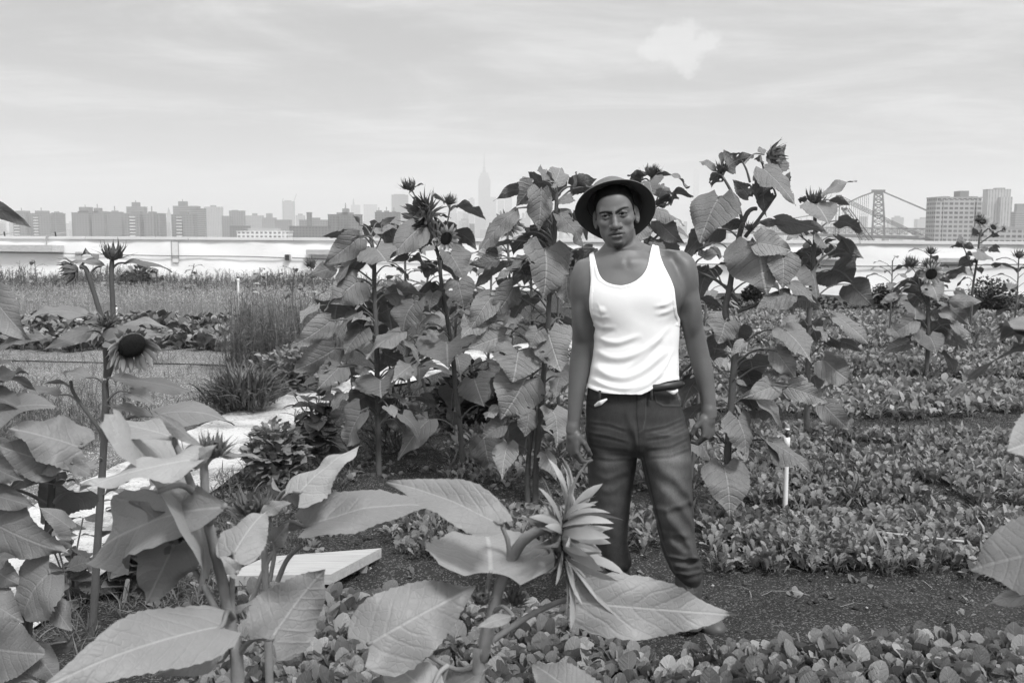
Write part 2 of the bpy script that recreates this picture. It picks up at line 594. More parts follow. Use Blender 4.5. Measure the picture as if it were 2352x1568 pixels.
# low hazy roofs that fill the skyline, and tree clumps above the parapet: a mass nobody could count
mb = MB()
for i in range(300):
    y = RNG.uniform(2400, 5200)
    X = RNG.uniform(-60, 2420)
    if 1960 < X < 2150 and y < 3600:
        continue
    top = RNG.uniform(500, 527) if not (930 < X < 1500) else RNG.uniform(478, 525)
    if X > 1600:
        top = RNG.uniform(505, 528)
    w = RNG.uniform(5, 20)
    px_box(mb, X, X + w, top + abs(RNG.normal()) * 4, y, 25, RNG.uniform(0.7, 1.25))
tag(mb.build('distant_rooftops', B_PALE, None, False), 'mass of faint low rooftops in haze between the towers', 'buildings', kind='stuff')


def crane(label, x, ybase_px, ytop, y, jib):
    r0 = empty('tower_crane', (P(x, ytop, y)[0], y, ROOF), label, 'crane')
    mb = MB()
    tube(mb, [(P(x, ytop, y)[0], y, ROOF), P(x, ytop, y)], 1.6, 4, tone=0.8)
    mb.build('mast', M_STEEL, r0)
    mb = MB()
    tube(mb, [P(x - 1.5, ytop + 1, y), P(jib[0], jib[1], y)], 1.0, 4, tone=0.8)
    mb.build('jib', M_STEEL, r0)
    return r0


crane('thin tower crane with a steep raised jib right of the unfinished tower', 676, 520, 462, 4290, (681, 446))
crane('thin short crane on the left shoulder of the unfinished tower', 650, 520, 462, 4290, (650.5, 455))

# suspension bridge
YB = 1500.0
pb = P(2018, 524, YB)
SL = np.array([pb[0] / YB, 1.0, 0.0])          # the deck runs so that both tower frames line up along this direction
bridge = empty('suspension_bridge', (pb[0], YB, ROOF), 'steel suspension bridge with a lattice tower over the river at right', 'bridge')
ztop = P(2018, 441, YB)[2]
mb = MB()
for sx in (-1, 1):
    for dy in (0, 22):
        legs = [P(2018 + sx * 16.2, 552, YB), P(2018 + sx * 12.8, 500, YB), P(2018 + sx * 9.4, 445, YB)]
        legs = [q + SL * dy for q in legs]
        legs[0][2] = ROOF
        legs[0][0] = legs[1][0] + (legs[1][0] - legs[2][0]) * 1.1
        tube(mb, legs, [1.9, 1.5, 1.3], 6)
zs = np.linspace(0, 1, 9)
for k in range(8):
    for dy in (0, 22):
        def lx(s, sx):
            t = zs[k] if s == 0 else zs[k + 1]
            Y = 546 - t * 101
            q = P(2018 + sx * np.interp(Y, (445, 500, 552), (9.4, 12.8, 16.2)), Y, YB)
            return q + SL * dy
        tube(mb, [lx(0, -1), lx(1, 1)], 0.6, 4)
        tube(mb, [lx(0, 1), lx(1, -1)], 0.6, 4)
        tube(mb, [lx(1, -1), lx(1, 1)], 0.6, 4)
cap0, cap1 = P(2003.5, 441, YB), P(2032, 436, YB)
box(mb, cap0[0], cap1[0], YB - 3, YB + 4, cap0[2], cap1[2], 0.8)
box(mb, cap0[0] + 8, cap1[0] + 8, YB + 19, YB + 26, cap0[2], cap1[2], 0.8)
c2a, c2b = P(2008, 446, YB), P(2028, 441, YB)
box(mb, c2a[0], c2b[0], YB - 1, YB + 2, c2a[2], c2b[2] - 0.05, 0.9)
mb.build('bridge_tower', M_STEEL, bridge, False)
mb = MB()
da, db = P(1600, 527, 2250), P(2420, 548, 1050)
for t0 in np.linspace(0, 1, 61)[:-1]:
    q0, q1 = da + (db - da) * t0, da + (db - da) * (t0 + 1 / 60.0)
    up = np.array([0, 0, 8.5])
    dn = np.array([0, 0, -6.0])
    for off in ((0, 0, 0), (0, 20, 0)):
        o = np.array(off)
        tube(mb, [q0 + up + o, q1 + up + o], 0.8, 4)
        tube(mb, [q0 + o, q0 + up + o], 0.5, 4)
        tube(mb, [q0 + o, q1 + up + o], 0.4, 4)
        tube(mb, [q0 + up + o, q1 + o], 0.4, 4)
    V = [q0 + dn * 0.2, q1 + dn * 0.2, q1 + dn * 0.2 + [0, 20, 0], q0 + dn * 0.2 + [0, 20, 0]]
    V += [q0 + dn, q1 + dn, q1 + dn + [0, 20, 0], q0 + dn + [0, 20, 0]]
    mb.add(V, np.vstack([BOXF]), None, 0.85)
mb.build('deck_truss', M_STEEL, bridge, False)
mb = MB()
tl = P(2005, 441, YB)
tr = P(2031, 441, YB)
for dy in (0, 22):
    o = SL * dy
    left = [tl + o, P(1975, 452, 1560) + o, P(1940, 468, 1650) + o, P(1880, 490, 1800) + o, P(1800, 505, 1950) + o]
    tube(mb, left, 0.7, 5, 14)
    tube(mb, [tr + o, P(2090, 466, 1400) + o, P(2150, 492, 1300) + o, P(2230, 528, 1200) + o], 0.7, 5, 10)
    cl = catmull(left, 26)
    for q in cl[2:]:
        t = np.clip((q[0] - da[0]) / (db[0] - da[0]), 0, 1)
        zd = da[2] + (db[2] - da[2]) * t
        tube(mb, [q, (q[0], q[1], zd)], 0.18, 4)
mb.build('cable', M_STEEL, bridge)
mb = MB()
for xx in (2018 - 16, 2018 + 16):
    q = P(xx, 545, YB)
    box(mb, q[0] - 3, q[0] + 4, YB - 4, YB + 8, ROOF, P(xx, 545, YB)[2], 1.3)
mb.build('pier', B_PLAIN, bridge, False)
mt = simple('white_vehicle_paint', 0.75, 0.4, 0.4)
mdark = simple('dark_glass', 0.03, 0.2, 0.5)
for (X, Y, dY, lab) in ((2121, 547.5, 1290, 'white box truck on the bridge deck, left of the two'), (2172 - 13, 546.5, 1240, 'white box truck on the bridge deck near the gridded building')):
    q = P(X, Y, dY)
    r0 = empty('box_truck', tuple(q), lab, 'truck', 'trucks on the bridge')
    mb = MB()
    box(mb, q[0] - 5, q[0] + 2.6, q[1], q[1] + 2.5, q[2] + 0.9, q[2] + 4.0)
    mb.build('cargo_box', mt, r0, False)
    mb = MB()
    box(mb, q[0] + 2.75, q[0] + 5, q[1] + .1, q[1] + 2.4, q[2] + 0.7, q[2] + 3.0)
    mb.build('cab', mt, r0, False)
    mb = MB()
    box(mb, q[0] + 3.2, q[0] + 4.6, q[1] + .05, q[1] + 2.45, q[2] + 1.9, q[2] + 2.7)
    mb.build('window', mdark, r0, False)
    for dx in (-3.6, 3.6):
        mb = MB()
        lathe(mb, [(0.02, 0), (0.5, 0), (0.5, 0.4), (0.02, 0.4)], (q[0] + dx, q[1] + .05, q[2] + .5), (0, 1, 0), 12, 0.6)
        mb.build('wheel', mdark, r0)

# dockside derrick crane
YC = 620.0
pc = P(1926, 450, YC)
der = empty('derrick_crane', (pc[0], YC, ROOF), 'dockside derrick crane with a lattice boom and four stay cables, left of the bridge tower', 'crane')
mb = MB()
for dx in (-2.2, 2.2):
    tube(mb, [(pc[0] + dx * .6, YC, ROOF), (pc[0] + dx * .4, YC, pc[2])], 0.2, 5)
for k in range(26):
    z0 = ROOF + (pc[2] - ROOF) * k / 26
    z1 = ROOF + (pc[2] - ROOF) * (k + 1) / 26
    s = -1 if k % 2 else 1
    tube(mb, [(pc[0] - 1.1 * s, YC, z0), (pc[0] + 1.1 * s, YC, z1)], 0.09, 4)
box(mb, pc[0] - 1.4, pc[0] + 1.8, YC - .8, YC + .8, pc[2] - .6, pc[2] + 0.5, 0.7)
box(mb, pc[0] + 2.2, pc[0] + 5.4, YC - .8, YC + .8, pc[2] - 8.6, pc[2] - 7.4, 0.7)
mb.build('mast', M_STEEL, der, False)
mb = MB()
b0, b1 = P(1938, 476, YC), P(1990, 560, YC)
for o in ((-1.6, 0, 0), (1.6, 0, 0), (0, 2.4, 0)):
    tube(mb, [b0 + o, b1 + np.array(o) * 1.6], 0.3, 5)
for k in range(18):
    t0, t1 = k / 18, (k + 1) / 18
    s = -1 if k % 2 else 1
    tube(mb, [b0 + (b1 - b0) * t0 + np.array([1.6 * s, 0, 0]), b0 + (b1 - b0) * t1 - np.array([1.6 * s, 0, 0])], 0.16, 4)
b2, b3 = P(1950, 478, YC), P(2012, 560, YC)
tube(mb, [b2, b3], 0.3, 5)
mb.build('boom', M_STEEL, der, False)
mb = MB()
for k in range(4):
    tube(mb, [P(1936, 452 + k * 3.2, YC), P(2040, 503 + k * 3.0, YC - 8), P(2143, 551 + k * 2.2, YC - 16)], 0.17, 4)
mb.build('stay_cable', M_STEEL, der)

# ================================================================== the roof itself and its parapet
M_SOILC = None


def bed_h(x, y):
    """raised beds, gaps and path as ground height"""
    h = 0.015 * np.sin(x * 2.1 + y * 1.3) + 0.012 * np.sin(x * 5.3 - y * 3.1) + 0.008 * np.sin(y * 9.0 + x * 2.2)
    for (a, b, hh) in ((3.0, 3.9, 0.05), (4.45, 5.2, 0.04), (5.6, 7.4, 0.05), (8.2, 9.7, 0.06), (10.3, 12.3, 0.06), (12.9, 15.2, 0.06), (15.8, 18.2, 0.06)):
        h = h + hh / (1 + np.exp(-(y - a) * 12)) / (1 + np.exp(-(b - y) * 12)) * (x > -1.0)
    # keep the path strip low
    px = path_dist(x, y)
    k = np.clip((px + 0.25) / 0.3, 0, 1)
    return h * k - 0.02 * (1 - k)


PATH_L = np.array([(-2.95, 2.2), (-2.75, 4.4), (-2.6, 6.5), (-2.38, 8.3), (-2.0, 9.7), (-1.3, 11.6), (-0.4, 13.0), (1.2, 14.6)])
PATH_R = np.array([(-2.0, 2.2), (-1.86, 4.4), (-1.78, 6.3), (-1.7, 8.2), (-1.25, 9.8), (-0.55, 11.0), (0.3, 12.0), (1.9, 13.4)])


def path_dist(x, y):
    """>0 outside the path (approx. metres)"""
    xl = np.interp(y, PATH_L[:, 1], PATH_L[:, 0])
    xr = np.interp(y, PATH_R[:, 1], PATH_R[:, 0])
    d = np.maximum(xl - x, x - xr)
    return np.where((y < 2.2) | (y > 14.0), 1.0, d)


m_, N_ = mat('dark_growing_medium')
p = geo_pos(N_)
vo = N_.new('ShaderNodeTexVoronoi')
N_.put(vo, 'Vector', p)
vo.inputs['Scale'].default_value = 140.0
cr = N_.new('ShaderNodeRGBToBW')
N_.t.links.new(vo.outputs['Color'], cr.inputs[0])
speck = N_.ramp(cr.outputs[0], 0.66, 0.8)
n1 = N_.noise(p, 3.0, 6.0, 0.65)
n2 = N_.noise(p, 40.0, 5.0, 0.7)
far = N_.ramp(N_.sep(p)[0], -2.9, -2.3, 4.4, 1.0)      # pale gravel beds on the far side of the path
c = N_.m('MULTIPLY', N_.m('ADD', 0.012, N_.m('MULTIPLY', n1, 0.05)), N_.m('ADD', 0.35, N_.m('MULTIPLY', n2, 1.3)))
c = N_.m('ADD', c, N_.m('MULTIPLY', speck, 0.10))
farn = N_.m('ADD', 0.45, N_.m('MULTIPLY', N_.noise(p, 1.1, 5.0, 0.7), 1.1))
c = N_.m('MULTIPLY', c, N_.m('ADD', 1.0, N_.m('MULTIPLY', N_.m('SUBTRACT', far, 1.0), farn)))
bmp = N_.m('ADD', N_.m('MULTIPLY', vo.outputs['Distance'], -1.0), N_.m('MULTIPLY', n2, 1.2))
M_SOIL = finish(m_, N_, c, 0.9, 0.2, bmp, 0.9, 0.012)

xs = np.concatenate([np.arange(-26, -6, 0.5), np.arange(-6, 6, 0.06), np.arange(6, 26.1, 0.5)])
ys = np.concatenate([np.arange(-3, 2.4, 0.4), np.arange(2.4, 9, 0.06), np.arange(9, 28.1, 0.25)])
GX, GY = np.meshgrid(xs, ys)
GZ = bed_h(GX, GY) + 0.006 * RNG.standard_normal(GX.shape) * ((np.abs(GX) < 6) & (GY < 9))
V = np.stack([GX, GY, GZ], -1).reshape(-1, 3)
nx, ny = len(xs), len(ys)
I = np.arange(nx * ny).reshape(ny, nx)
F = np.stack([I[:-1, :-1], I[:-1, 1:], I[1:, 1:], I[1:, :-1]], -1).reshape(-1, 4)
mb = MB()
mb.add(V, F)
tag(mb.build('ground', M_SOIL), kind='structure')

m_, N_ = mat('white_woven_path_fabric')
p = geo_pos(N_)
n1 = N_.noise(p, 2.5, 6.0, 0.65)
n2 = N_.noise(p, 45.0, 4.0, 0.75)
wv = N_.m('MULTIPLY', N_.m('SINE', N_.m('MULTIPLY', N_.sep(p)[0], 260.0)), N_.m('SINE', N_.m('MULTIPLY', N_.sep(p)[1], 200.0)))
dirt = N_.ramp(N_.m('ADD', n1, N_.m('MULTIPLY', n2, 0.45)), 0.64, 0.9)
crumb = N_.ramp(n2, 0.60, 0.66)
c = N_.m('SUBTRACT', 0.54, N_.m('ADD', N_.m('MULTIPLY', dirt, 0.30), N_.m('MULTIPLY', crumb, 0.30)))
M_PATH = finish(m_, N_, c, 0.8, 0.2, N_.m('ADD', wv, N_.m('MULTIPLY', n1, 6.0)), 0.5, 0.004)
tt = np.linspace(2.2, 14.0, 120)
us = np.linspace(0, 1, 15)
V = []
for y in tt:
    a, b = np.interp(y, PATH_L[:, 1], PATH_L[:, 0]), np.interp(y, PATH_R[:, 1], PATH_R[:, 0])
    for u in us:
        x = a + (b - a) * u + 0.03 * math.sin(y * 3 + (0 if u < .5 else 2)) * (1 if u in (0.0, 1.0) else 0)
        V.append((x, y, 0.022 + 0.006 * math.sin(y * 7 + u * 9) + 0.004 * math.sin(y * 17 - u * 21)))
I = np.arange(len(tt) * 15).reshape(-1, 15)
mb = MB()
mb.add(V, np.stack([I[:-1, :-1], I[:-1, 1:], I[1:, 1:], I[1:, :-1]], -1).reshape(-1, 4))
tag(mb.build('path', M_PATH), kind='structure')

# building under the roof
mb = MB()
box(mb, -30, 30, -6, 29.5, ROOF, -0.25, 1.0)
tag(mb.build('roof_block_below', B_PLAIN, None, False), 'masonry building carrying the planted roof', 'building')

# white parapet
WL, WR = np.array([-17.0, 27.2]), np.array([17.0, 23.6])
wdir = unit(WR - WL)
wn = np.array([wdir[1], -wdir[0]])          # towards the camera
wlen = np.linalg.norm(WR - WL)
WALL_H = 1.245
wrot = math.atan2(wdir[1], wdir[0])
m_, N_ = mat('white_roof_membrane')
p = geo_pos(N_)
st = N_.noise(N_.mapping(p, (1.2, 1.2, 5.0)), 1.0, 6.0, 0.65)
c = N_.m('SUBTRACT', 0.86, N_.m('MULTIPLY', N_.ramp(st, 0.5, 0.85), 0.18))
M_WHITE = finish(m_, N_, c, 0.6, 0.3, N_.noise(p, 4.0, 5.0), 0.15, 0.02)
M_COPING = simple('metal_coping', 0.62, 0.5, 0.4, 3.0, 0.1)
M_GREY = simple('galvanised_metal', 0.3, 0.45, 0.5, 20, 0.2)
M_DARKM = simple('black_plastic', 0.03, 0.5, 0.4, 20, 0.2)
m_, N_ = mat('weathered_timber')
p = obj_pos(N_)
g = N_.noise(N_.mapping(p, (3.0, 55.0, 55.0)), 1.0, 6.0, 0.65, 0.8)
M_WOOD = finish(m_, N_, N_.m('MULTIPLY', attr(N_), N_.m('ADD', 0.22, N_.m('MULTIPLY', g, 0.5))), 0.8, 0.2, g, 0.3, 0.003)


def wall_pt(s, out, z):
    q = WL + wdir * s + wn * out
    return np.array([q[0], q[1], z])


def wall_s(X):
    """distance along the wall at photo column X"""
    d = ray(X, 560)
    # solve (0,0)+t*d on the line
    A = np.array([[d[0], -wdir[0]], [d[1], -wdir[1]]])
    t, s = np.linalg.solve(A, WL)
    return s


def wall_z(X, Y):
    d = ray(X, Y)
    A = np.array([[d[0], -wdir[0]], [d[1], -wdir[1]]])
    t, s = np.linalg.solve(A, WL)
    return CAM_H + d[2] * t


def wbox(mb, s0, s1, o0, o1, z0, z1, tone=1.0):
    c = np.array([wall_pt(s0, o1, z0), wall_pt(s1, o1, z0), wall_pt(s1, o0, z0), wall_pt(s0, o0, z0),
                  wall_pt(s0, o1, z1), wall_pt(s1, o1, z1), wall_pt(s1, o0, z1), wall_pt(s0, o0, z1)])
    for f in BOXF:
        mb.add(c[f], [[0, 1, 2, 3]], None, tone)


c0 = wall_pt(wlen / 2, 0, 0)
par = empty('parapet_wall', tuple(c0), 'long white membrane covered parapet wall across the back of the roof', 'wall')
mb = MB()
ns, nz = 120, 8
V = []
for i in range(ns + 1):
    for k in range(nz + 1):
        z = -0.1 + (WALL_H + 0.1) * k / nz
        V.append(wall_pt(wlen * i / ns, 0.012 * math.sin(i * 0.7 + k) + 0.01 * math.sin(i * 2.3), z))
I = np.arange((ns + 1) * (nz + 1)).reshape(ns + 1, nz + 1)
mb.add(V, np.stack([I[:-1, :-1], I[1:, :-1], I[1:, 1:], I[:-1, 1:]], -1).reshape(-1, 4))
wbox(mb, 0, wlen, -0.35, -0.05, -0.2, WALL_H)
mb.build('membrane', M_WHITE, par)
mb = MB()
for k in range(12):
    wbox(mb, wlen * k / 12 + 0.01, wlen * (k + 1) / 12 - 0.01, -0.4, 0.05, WALL_H + 0.002, WALL_H + 0.07, 1.0 + 0.05 * (k % 2))
mb.build('coping', M_COPING, par, False)

for (x0, x1, y0, y1, lab) in ((-200, 148, 562, 577, 'long pale timber beam fixed to the white wall at the left edge'),
                              (709, 850, 573, 584, 'timber beam on the white wall half hidden by the first sunflower'),
                              (1672, 1937, 581, 594, 'long timber beam on the white wall behind the right hand sunflowers'),
                              (2126, 2230, 592, 601, 'short timber beam on the white wall behind the far sunflowers')):
    s0, s1 = wall_s(x0), wall_s(x1)
    z1 = wall_z(max(x0, 0), y0)
    z0 = wall_z(max(x0, 0), y1)
    r0 = empty('timber_beam', tuple(wall_pt((s0 + s1) / 2, 0.03, z0)), lab, 'beam', 'timber beams on the parapet')
    mb = MB()
    wbox(mb, s0, s1 - 0.22, 0.03, 0.24, z0, z1, 0.95)
    mb.build('plank', M_WOOD, r0, False)
    mb = MB()
    wbox(mb, s1 - 0.215, s1, 0.03, 0.24, z0, z1 - 0.004, 1.1)
    mb.build('end_block', M_WOOD, r0, False)

r0 = empty('conduit_cable', tuple(wall_pt(wlen / 2, 0.05, 0.7)), 'thin grey cable sagging along the white parapet wall', 'cable')
mb = MB()
pts = []
for (X, Y) in ((-150, 577), (0, 579), (150, 582), (370, 587), (560, 589), (655, 592)):
    pts.append(wall_pt(wall_s(X), 0.06, wall_z(X, Y)))
tube(mb, pts, 0.014, 6, 40, 0.6)
pts = []
for (X, Y) in ((672, 592), (760, 595), (900, 597), (1100, 600), (1500, 606), (1700, 607), (1960, 611), (2100, 610), (2352, 607), (2500, 605)):
    pts.append(wall_pt(wall_s(X), 0.06, wall_z(X, Y)))
tube(mb, pts, 0.016, 6, 60, 0.6)
mb.build('cable', M_GREY, r0)
r0 = empty('junction_box', tuple(wall_pt(wall_s(662), 0.05, wall_z(662, 591))), 'small dark junction box on the wall cable', 'box')
mb = MB()
s, z = wall_s(662), wall_z(662, 591)
wbox(mb, s - 0.05, s + 0.05, 0.02, 0.12, z - 0.075, z + 0.075, 1.6)
mb.build('casing', M_DARKM, r0, False)
mb = MB()
wbox(mb, s - 0.075, s - 0.052, 0.02, 0.1, z - 0.07, z + 0.07, 1.2)
wbox(mb, s + 0.052, s + 0.075, 0.02, 0.1, z - 0.07, z + 0.07, 1.2)
mb.build('bracket', M_GREY, r0, False)
# mesh guard and bracket
r0 = empty('drain_guard', tuple(wall_pt(wall_s(403), 0.02, 0.6)), 'narrow upright wire outlined drain guard on the white wall', 'guard')
s0, s1 = wall_s(395), wall_s(411)
z0, z1 = wall_z(403, 603), wall_z(403, 553)
mb = MB()
for (a_, b_) in (((s0, z0), (s0, z1)), ((s1, z0), (s1, z1)), ((s0, z1), (s1, z1)), ((s0, z0), (s1, z0))):
    tube(mb, [wall_pt(a_[0], 0.04, a_[1]), wall_pt(b_[0], 0.04, b_[1])], 0.008, 5, None, 1.2)
wbox(mb, s0 + .01, s1 - .01, 0.025, 0.03, z0 + .01, z1 - .01, 2.3)
mb.build('guard_panel', M_GREY, r0, False)
r0 = empty('wall_bracket', tuple(wall_pt(wall_s(181), 0.02, 0.6)), 'small grey plate bracket under the cable, right of the left timber beam', 'bracket')
mb = MB()
s, z = wall_s(181), wall_z(181, 588)
wbox(mb, s - 0.085, s + 0.085, 0.022, 0.05, z - 0.12, z + 0.11, 1.3)
tube(mb, [wall_pt(s, 0.03, z + .05), wall_pt(s, 0.07, z + .05)], 0.02, 8)
mb.build('plate', M_GREY, r0, False)
for (X, lab) in ((113, 'bent metal hook pipe rising over the parapet above the left timber beam'), (-4, 'bent metal pipe at the left edge of the parapet top')):
    s = wall_s(X)
    r0 = empty('hook_pipe', tuple(wall_pt(s, 0.1, 1.0)), lab, 'pipe')
    mb = MB()
    tube(mb, [wall_pt(s, 0.12, wall_z(max(X, 0), 562)), wall_pt(s - 0.01, 0.1, WALL_H + 0.06), wall_pt(s + 0.12, 0.0, WALL_H + 0.12), wall_pt(s + 0.36, -0.2, WALL_H + 0.17)], 0.014, 6, 14)
    mb.build('pipe', M_GREY, r0)
    mb = MB()
    tube(mb, [wall_pt(s + 0.17, -0.02, WALL_H + 0.19), wall_pt(s + 0.19, -0.02, WALL_H + 0.06)], 0.018, 6)
    mb.build('clamp', M_DARKM, r0)
# ================================================================== sunflowers
def m_leaf(name, base, trans=0.18, vein=0.5, back=1.15, bstr=0.5):
    """leaf blade: uv.x along the midrib, uv.y across (-1..1)"""
    m, N = mat(name)
    u, v, _ = N.sep(N.new('ShaderNodeUVMap').outputs[0])
    av = N.m('ABSOLUTE', v)
    p = obj_pos(N)
    wob = N.m('MULTIPLY', N.m('SUBTRACT', N.noise(p, 22.0, 3.0), 0.5), 0.10)
    q = N.m('MULTIPLY', N.m('SUBTRACT', N.m('ADD', u, wob), N.m('MULTIPLY', N.m('POWER', av, 1.2), 0.34)), 7.0)
    f = N.m('ABSOLUTE', N.m('SUBTRACT', N.m('FRACT', N.m('ADD', q, 10.0)), 0.5))      # 0.5 on a side vein
    side = N.ramp(f, 0.47, 0.5)
    mid = N.ramp(av, 0.012, 0.05, 1.0, 0.0)
    ve = N.m('MAXIMUM', N.m('MULTIPLY', side, 0.45), mid)
    fine = N.new('ShaderNodeTexVoronoi', feature='DISTANCE_TO_EDGE')
    N.put(fine, 'Vector', p)
    fine.inputs['Scale'].default_value = 85.0
    n1 = N.noise(p, 9.0, 5.0, 0.65)
    n2 = N.noise(p, 60.0, 4.0, 0.7)
    spots = N.ramp(N.noise(p, 26.0, 6.0, 0.75), 0.66, 0.75)
    col = N.m('MULTIPLY', attr(N), base)
    col = N.m('MULTIPLY', col, N.m('ADD', 0.72, N.m('ADD', N.m('MULTIPLY', n1, 0.42), N.m('MULTIPLY', n2, 0.16))))
    col = N.m('MULTIPLY', col, N.m('ADD', 1.0, N.m('MULTIPLY', ve, vein)))
    col = N.m('MULTIPLY', col, N.m('SUBTRACT', 1.0, N.m('MULTIPLY', spots, 0.35)))
    bf = N.new('ShaderNodeNewGeometry').outputs['Backfacing']
    col = N.m('MULTIPLY', col, N.m('ADD', 1.0, N.m('MULTIPLY', bf, back - 1.0)))
    h = N.m('ADD', N.m('MULTIPLY', N.ramp(f, 0.32, 0.5), -0.55), N.m('ADD', N.m('MULTIPLY', mid, -0.6), N.m('ADD', N.m('MULTIPLY', N.ramp(fine.outputs[0], 0.0, 0.12), 0.25), N.m('MULTIPLY', n2, 0.5))))
    return finish(m, N, col, 0.5, 0.38, h, bstr, 0.006, trans)


M_LEAF = m_leaf('sunflower_leaf', 0.20, 0.10, 0.6, 0.9, 0.8)
M_LEAFN = m_leaf('young_sunflower_leaf', 0.28, 0.16, 0.35, 0.85, 0.28)
M_LEAFD = m_leaf('dull_sunflower_leaf', 0.12, 0.14)
M_STEM = simple('hairy_stem', 0.135, 0.75, 0.2, 40, 0.25, 0.4, 160, 0.003, 0.0)
M_BRACT = simple('sunflower_bract', 0.13, 0.7, 0.25, 60, 0.3, 0.3, 150, 0.002, 0.12)
M_PETAL = simple('ray_petal', 0.36, 0.6, 0.25, 50, 0.2, 0.2, 200, 0.001, 0.22)
M_PETALD = simple('dark_based_petal', 0.16, 0.6, 0.25, 50, 0.3, 0.2, 200, 0.001, 0.15)
M_DISC = simple('dark_seed_disc', 0.018, 0.9, 0.15, 150, 0.6, 0.9, 260, 0.006)

HWU = np.array([0, .04, .1, .18, .27, .38, .5, .62, .74, .84, .92, .97, 1.0])
HWF = np.array([.40, .66, .86, .97, 1.0, .95, .84, .68, .47, .28, .13, .06, 0.0])
HWF2 = np.array([.10, .26, .52, .80, .97, 1.0, .93, .78, .56, .34, .16, .07, 0.0])   # narrow based upper leaves


def leaf_mesh(mb, B, T, ratio, hint, arch=0.1, fold=0.12, wave=0.05, twist=0.0, nu=16, nv=9, lobe=0.16, teeth=0.03, tone=1.0, narrow=False, sag=0.0, seed=0, quilt=0.012, crumple=0.012, ragged=0.0):
    r = np.random.default_rng(seed)
    B, T = np.asarray(B, float), np.asarray(T, float)
    a = T - B
    L = np.linalg.norm(a)
    a = a / L
    n = np.asarray(hint, float)
    n = unit(n - a * (n @ a))
    s = np.cross(a, n)
    Wd = L * ratio
    u = np.linspace(0, 1, nu) ** 0.92
    v = np.linspace(-1, 1, nv)
    hw = np.interp(u, HWU, HWF2 if narrow else HWF) ** r.uniform(.8, 1.3)
    k = np.hanning(3)
    U, Vv = np.meshgrid(u, v, indexing='ij')
    Hh = hw[:, None] * Wd * 0.5
    tz = np.where(np.arange(nu) % 2 == 0, 1.0, -1.0) * teeth
    ed = 1 + (tz[:, None] + r.normal(0, teeth * 0.6, (nu, nv))) * (np.abs(Vv) > 0.99)
    X = Hh * Vv * ed
    Y = L * (U - (0 if narrow else lobe) * ratio * np.abs(Vv) ** 1.6 * (1 - U) ** 3)
    ax = np.abs(X)
    ph = r.uniform(0, 6.28, 4)
    fr = r.uniform(1.2, 2.4)
    Z = arch * L * 4 * U * (1 - U) + fold * ax - sag * ax ** 2 / max(Wd, 1e-3) * 2
    Z = Z + wave * L * np.abs(Vv) ** 1.7 * np.sin(6.28 * U * fr + np.where(Vv > 0, ph[0], ph[1])) * (hw[:, None] > 0.02)
    Z = Z + wave * 0.5 * L * np.sin(6.28 * U * 0.8 + ph[2]) * Vv * hw[:, None]
    # side vein quilting
    q = (U - 0.34 * np.abs(Vv) ** 1.2) * 7.0
    Z = Z + quilt * L * (np.abs((q % 1.0) - 0.5) - 0.25) * -1 * hw[:, None] * (np.abs(Vv) > 0.05)
    # crumple: irregular buckles of the blade
    cr = 0
    for _ in range(4):
        kx, ky, pp = r.normal(0, 5.5), r.normal(0, 7.5), r.uniform(0, 6.28)
        cr = cr + np.sin(kx * X / L * 1.6 + ky * U + pp)
    Z = Z + crumple * L * cr * np.clip(hw[:, None] * 1.3, 0, 1) * (0.35 + np.abs(Vv))
    tw = twist * U
    cs, sn = np.cos(tw), np.sin(tw)
    Xr, Zr = X * cs, Z + X * sn
    V = B + a * Y[..., None] + s * Xr[..., None] + n * Zr[..., None]
    I = np.arange(nu * nv).reshape(nu, nv)
    # s x? : choose winding so that the face normal follows n
    F = np.stack([I[:-1, :-1], I[:-1, 1:], I[1:, 1:], I[1:, :-1]], -1).reshape(-1, 4)
    nn = np.cross(V[0, 1] - V[0, 0], V[1, 1] - V[0, 0])
    m = nu // 3
    e = np.cross(V[m, nv // 2 + 1] - V[m, nv // 2], V[m + 1, nv // 2 + 1] - V[m, nv // 2])
    if e @ n < 0:
        F = F[:, ::-1]
    if ragged > 0 and r.random() < ragged:
        keep = np.ones(len(F), bool)
        nq = nv - 1
        for _ in range(r.integers(1, 5)):
            a_, b_ = r.integers(2, nu - 2), (r.integers(0, 2) if r.random() < .5 else nq - 1 - r.integers(0, 2))
            keep[a_ * nq + b_] = False
            if r.random() < .4:
                keep[min(a_ + 1, nu - 2) * nq + b_] = False
        F = F[keep]
    uv = np.stack([U, Vv * np.clip(hw[:, None] * 1.0, .05, 1)], -1).reshape(-1, 2)
    mb.add(V.reshape(-1, 3), F, uv, tone)
    # raised midrib on the underside and top, tapering
    return V[:, nv // 2]


def strip(mb, pts, side, w, n_hint=None, tone=1.0, crease=0.15):
    """narrow blade with a centre crease; tone may vary along it"""
    pts, side = np.asarray(pts, float), np.asarray(side, float)
    w = np.asarray(w, float)[:, None]
    T = np.gradient(pts, axis=0)
    nrm = np.cross(T, side)
    nrm /= np.linalg.norm(nrm, axis=1)[:, None] + 1e-12
    V = np.stack([pts - side * w, pts + nrm * w * crease, pts + side * w], 1)
    n = len(pts)
    I = np.arange(n * 3).reshape(n, 3)
    F = np.stack([I[:-1, :-1], I[:-1, 1:], I[1:, 1:], I[1:, :-1]], -1).reshape(-1, 4)
    tn = np.repeat(np.asarray(tone, float), 3) if not np.isscalar(tone) else tone
    mb.add(V.reshape(-1, 3), F, None, tn)


def frame(ax):
    ax = unit(ax)
    e1 = unit(np.cross(ax, [0.13, 0.2, 1.0]))
    return ax, e1, np.cross(ax, e1)


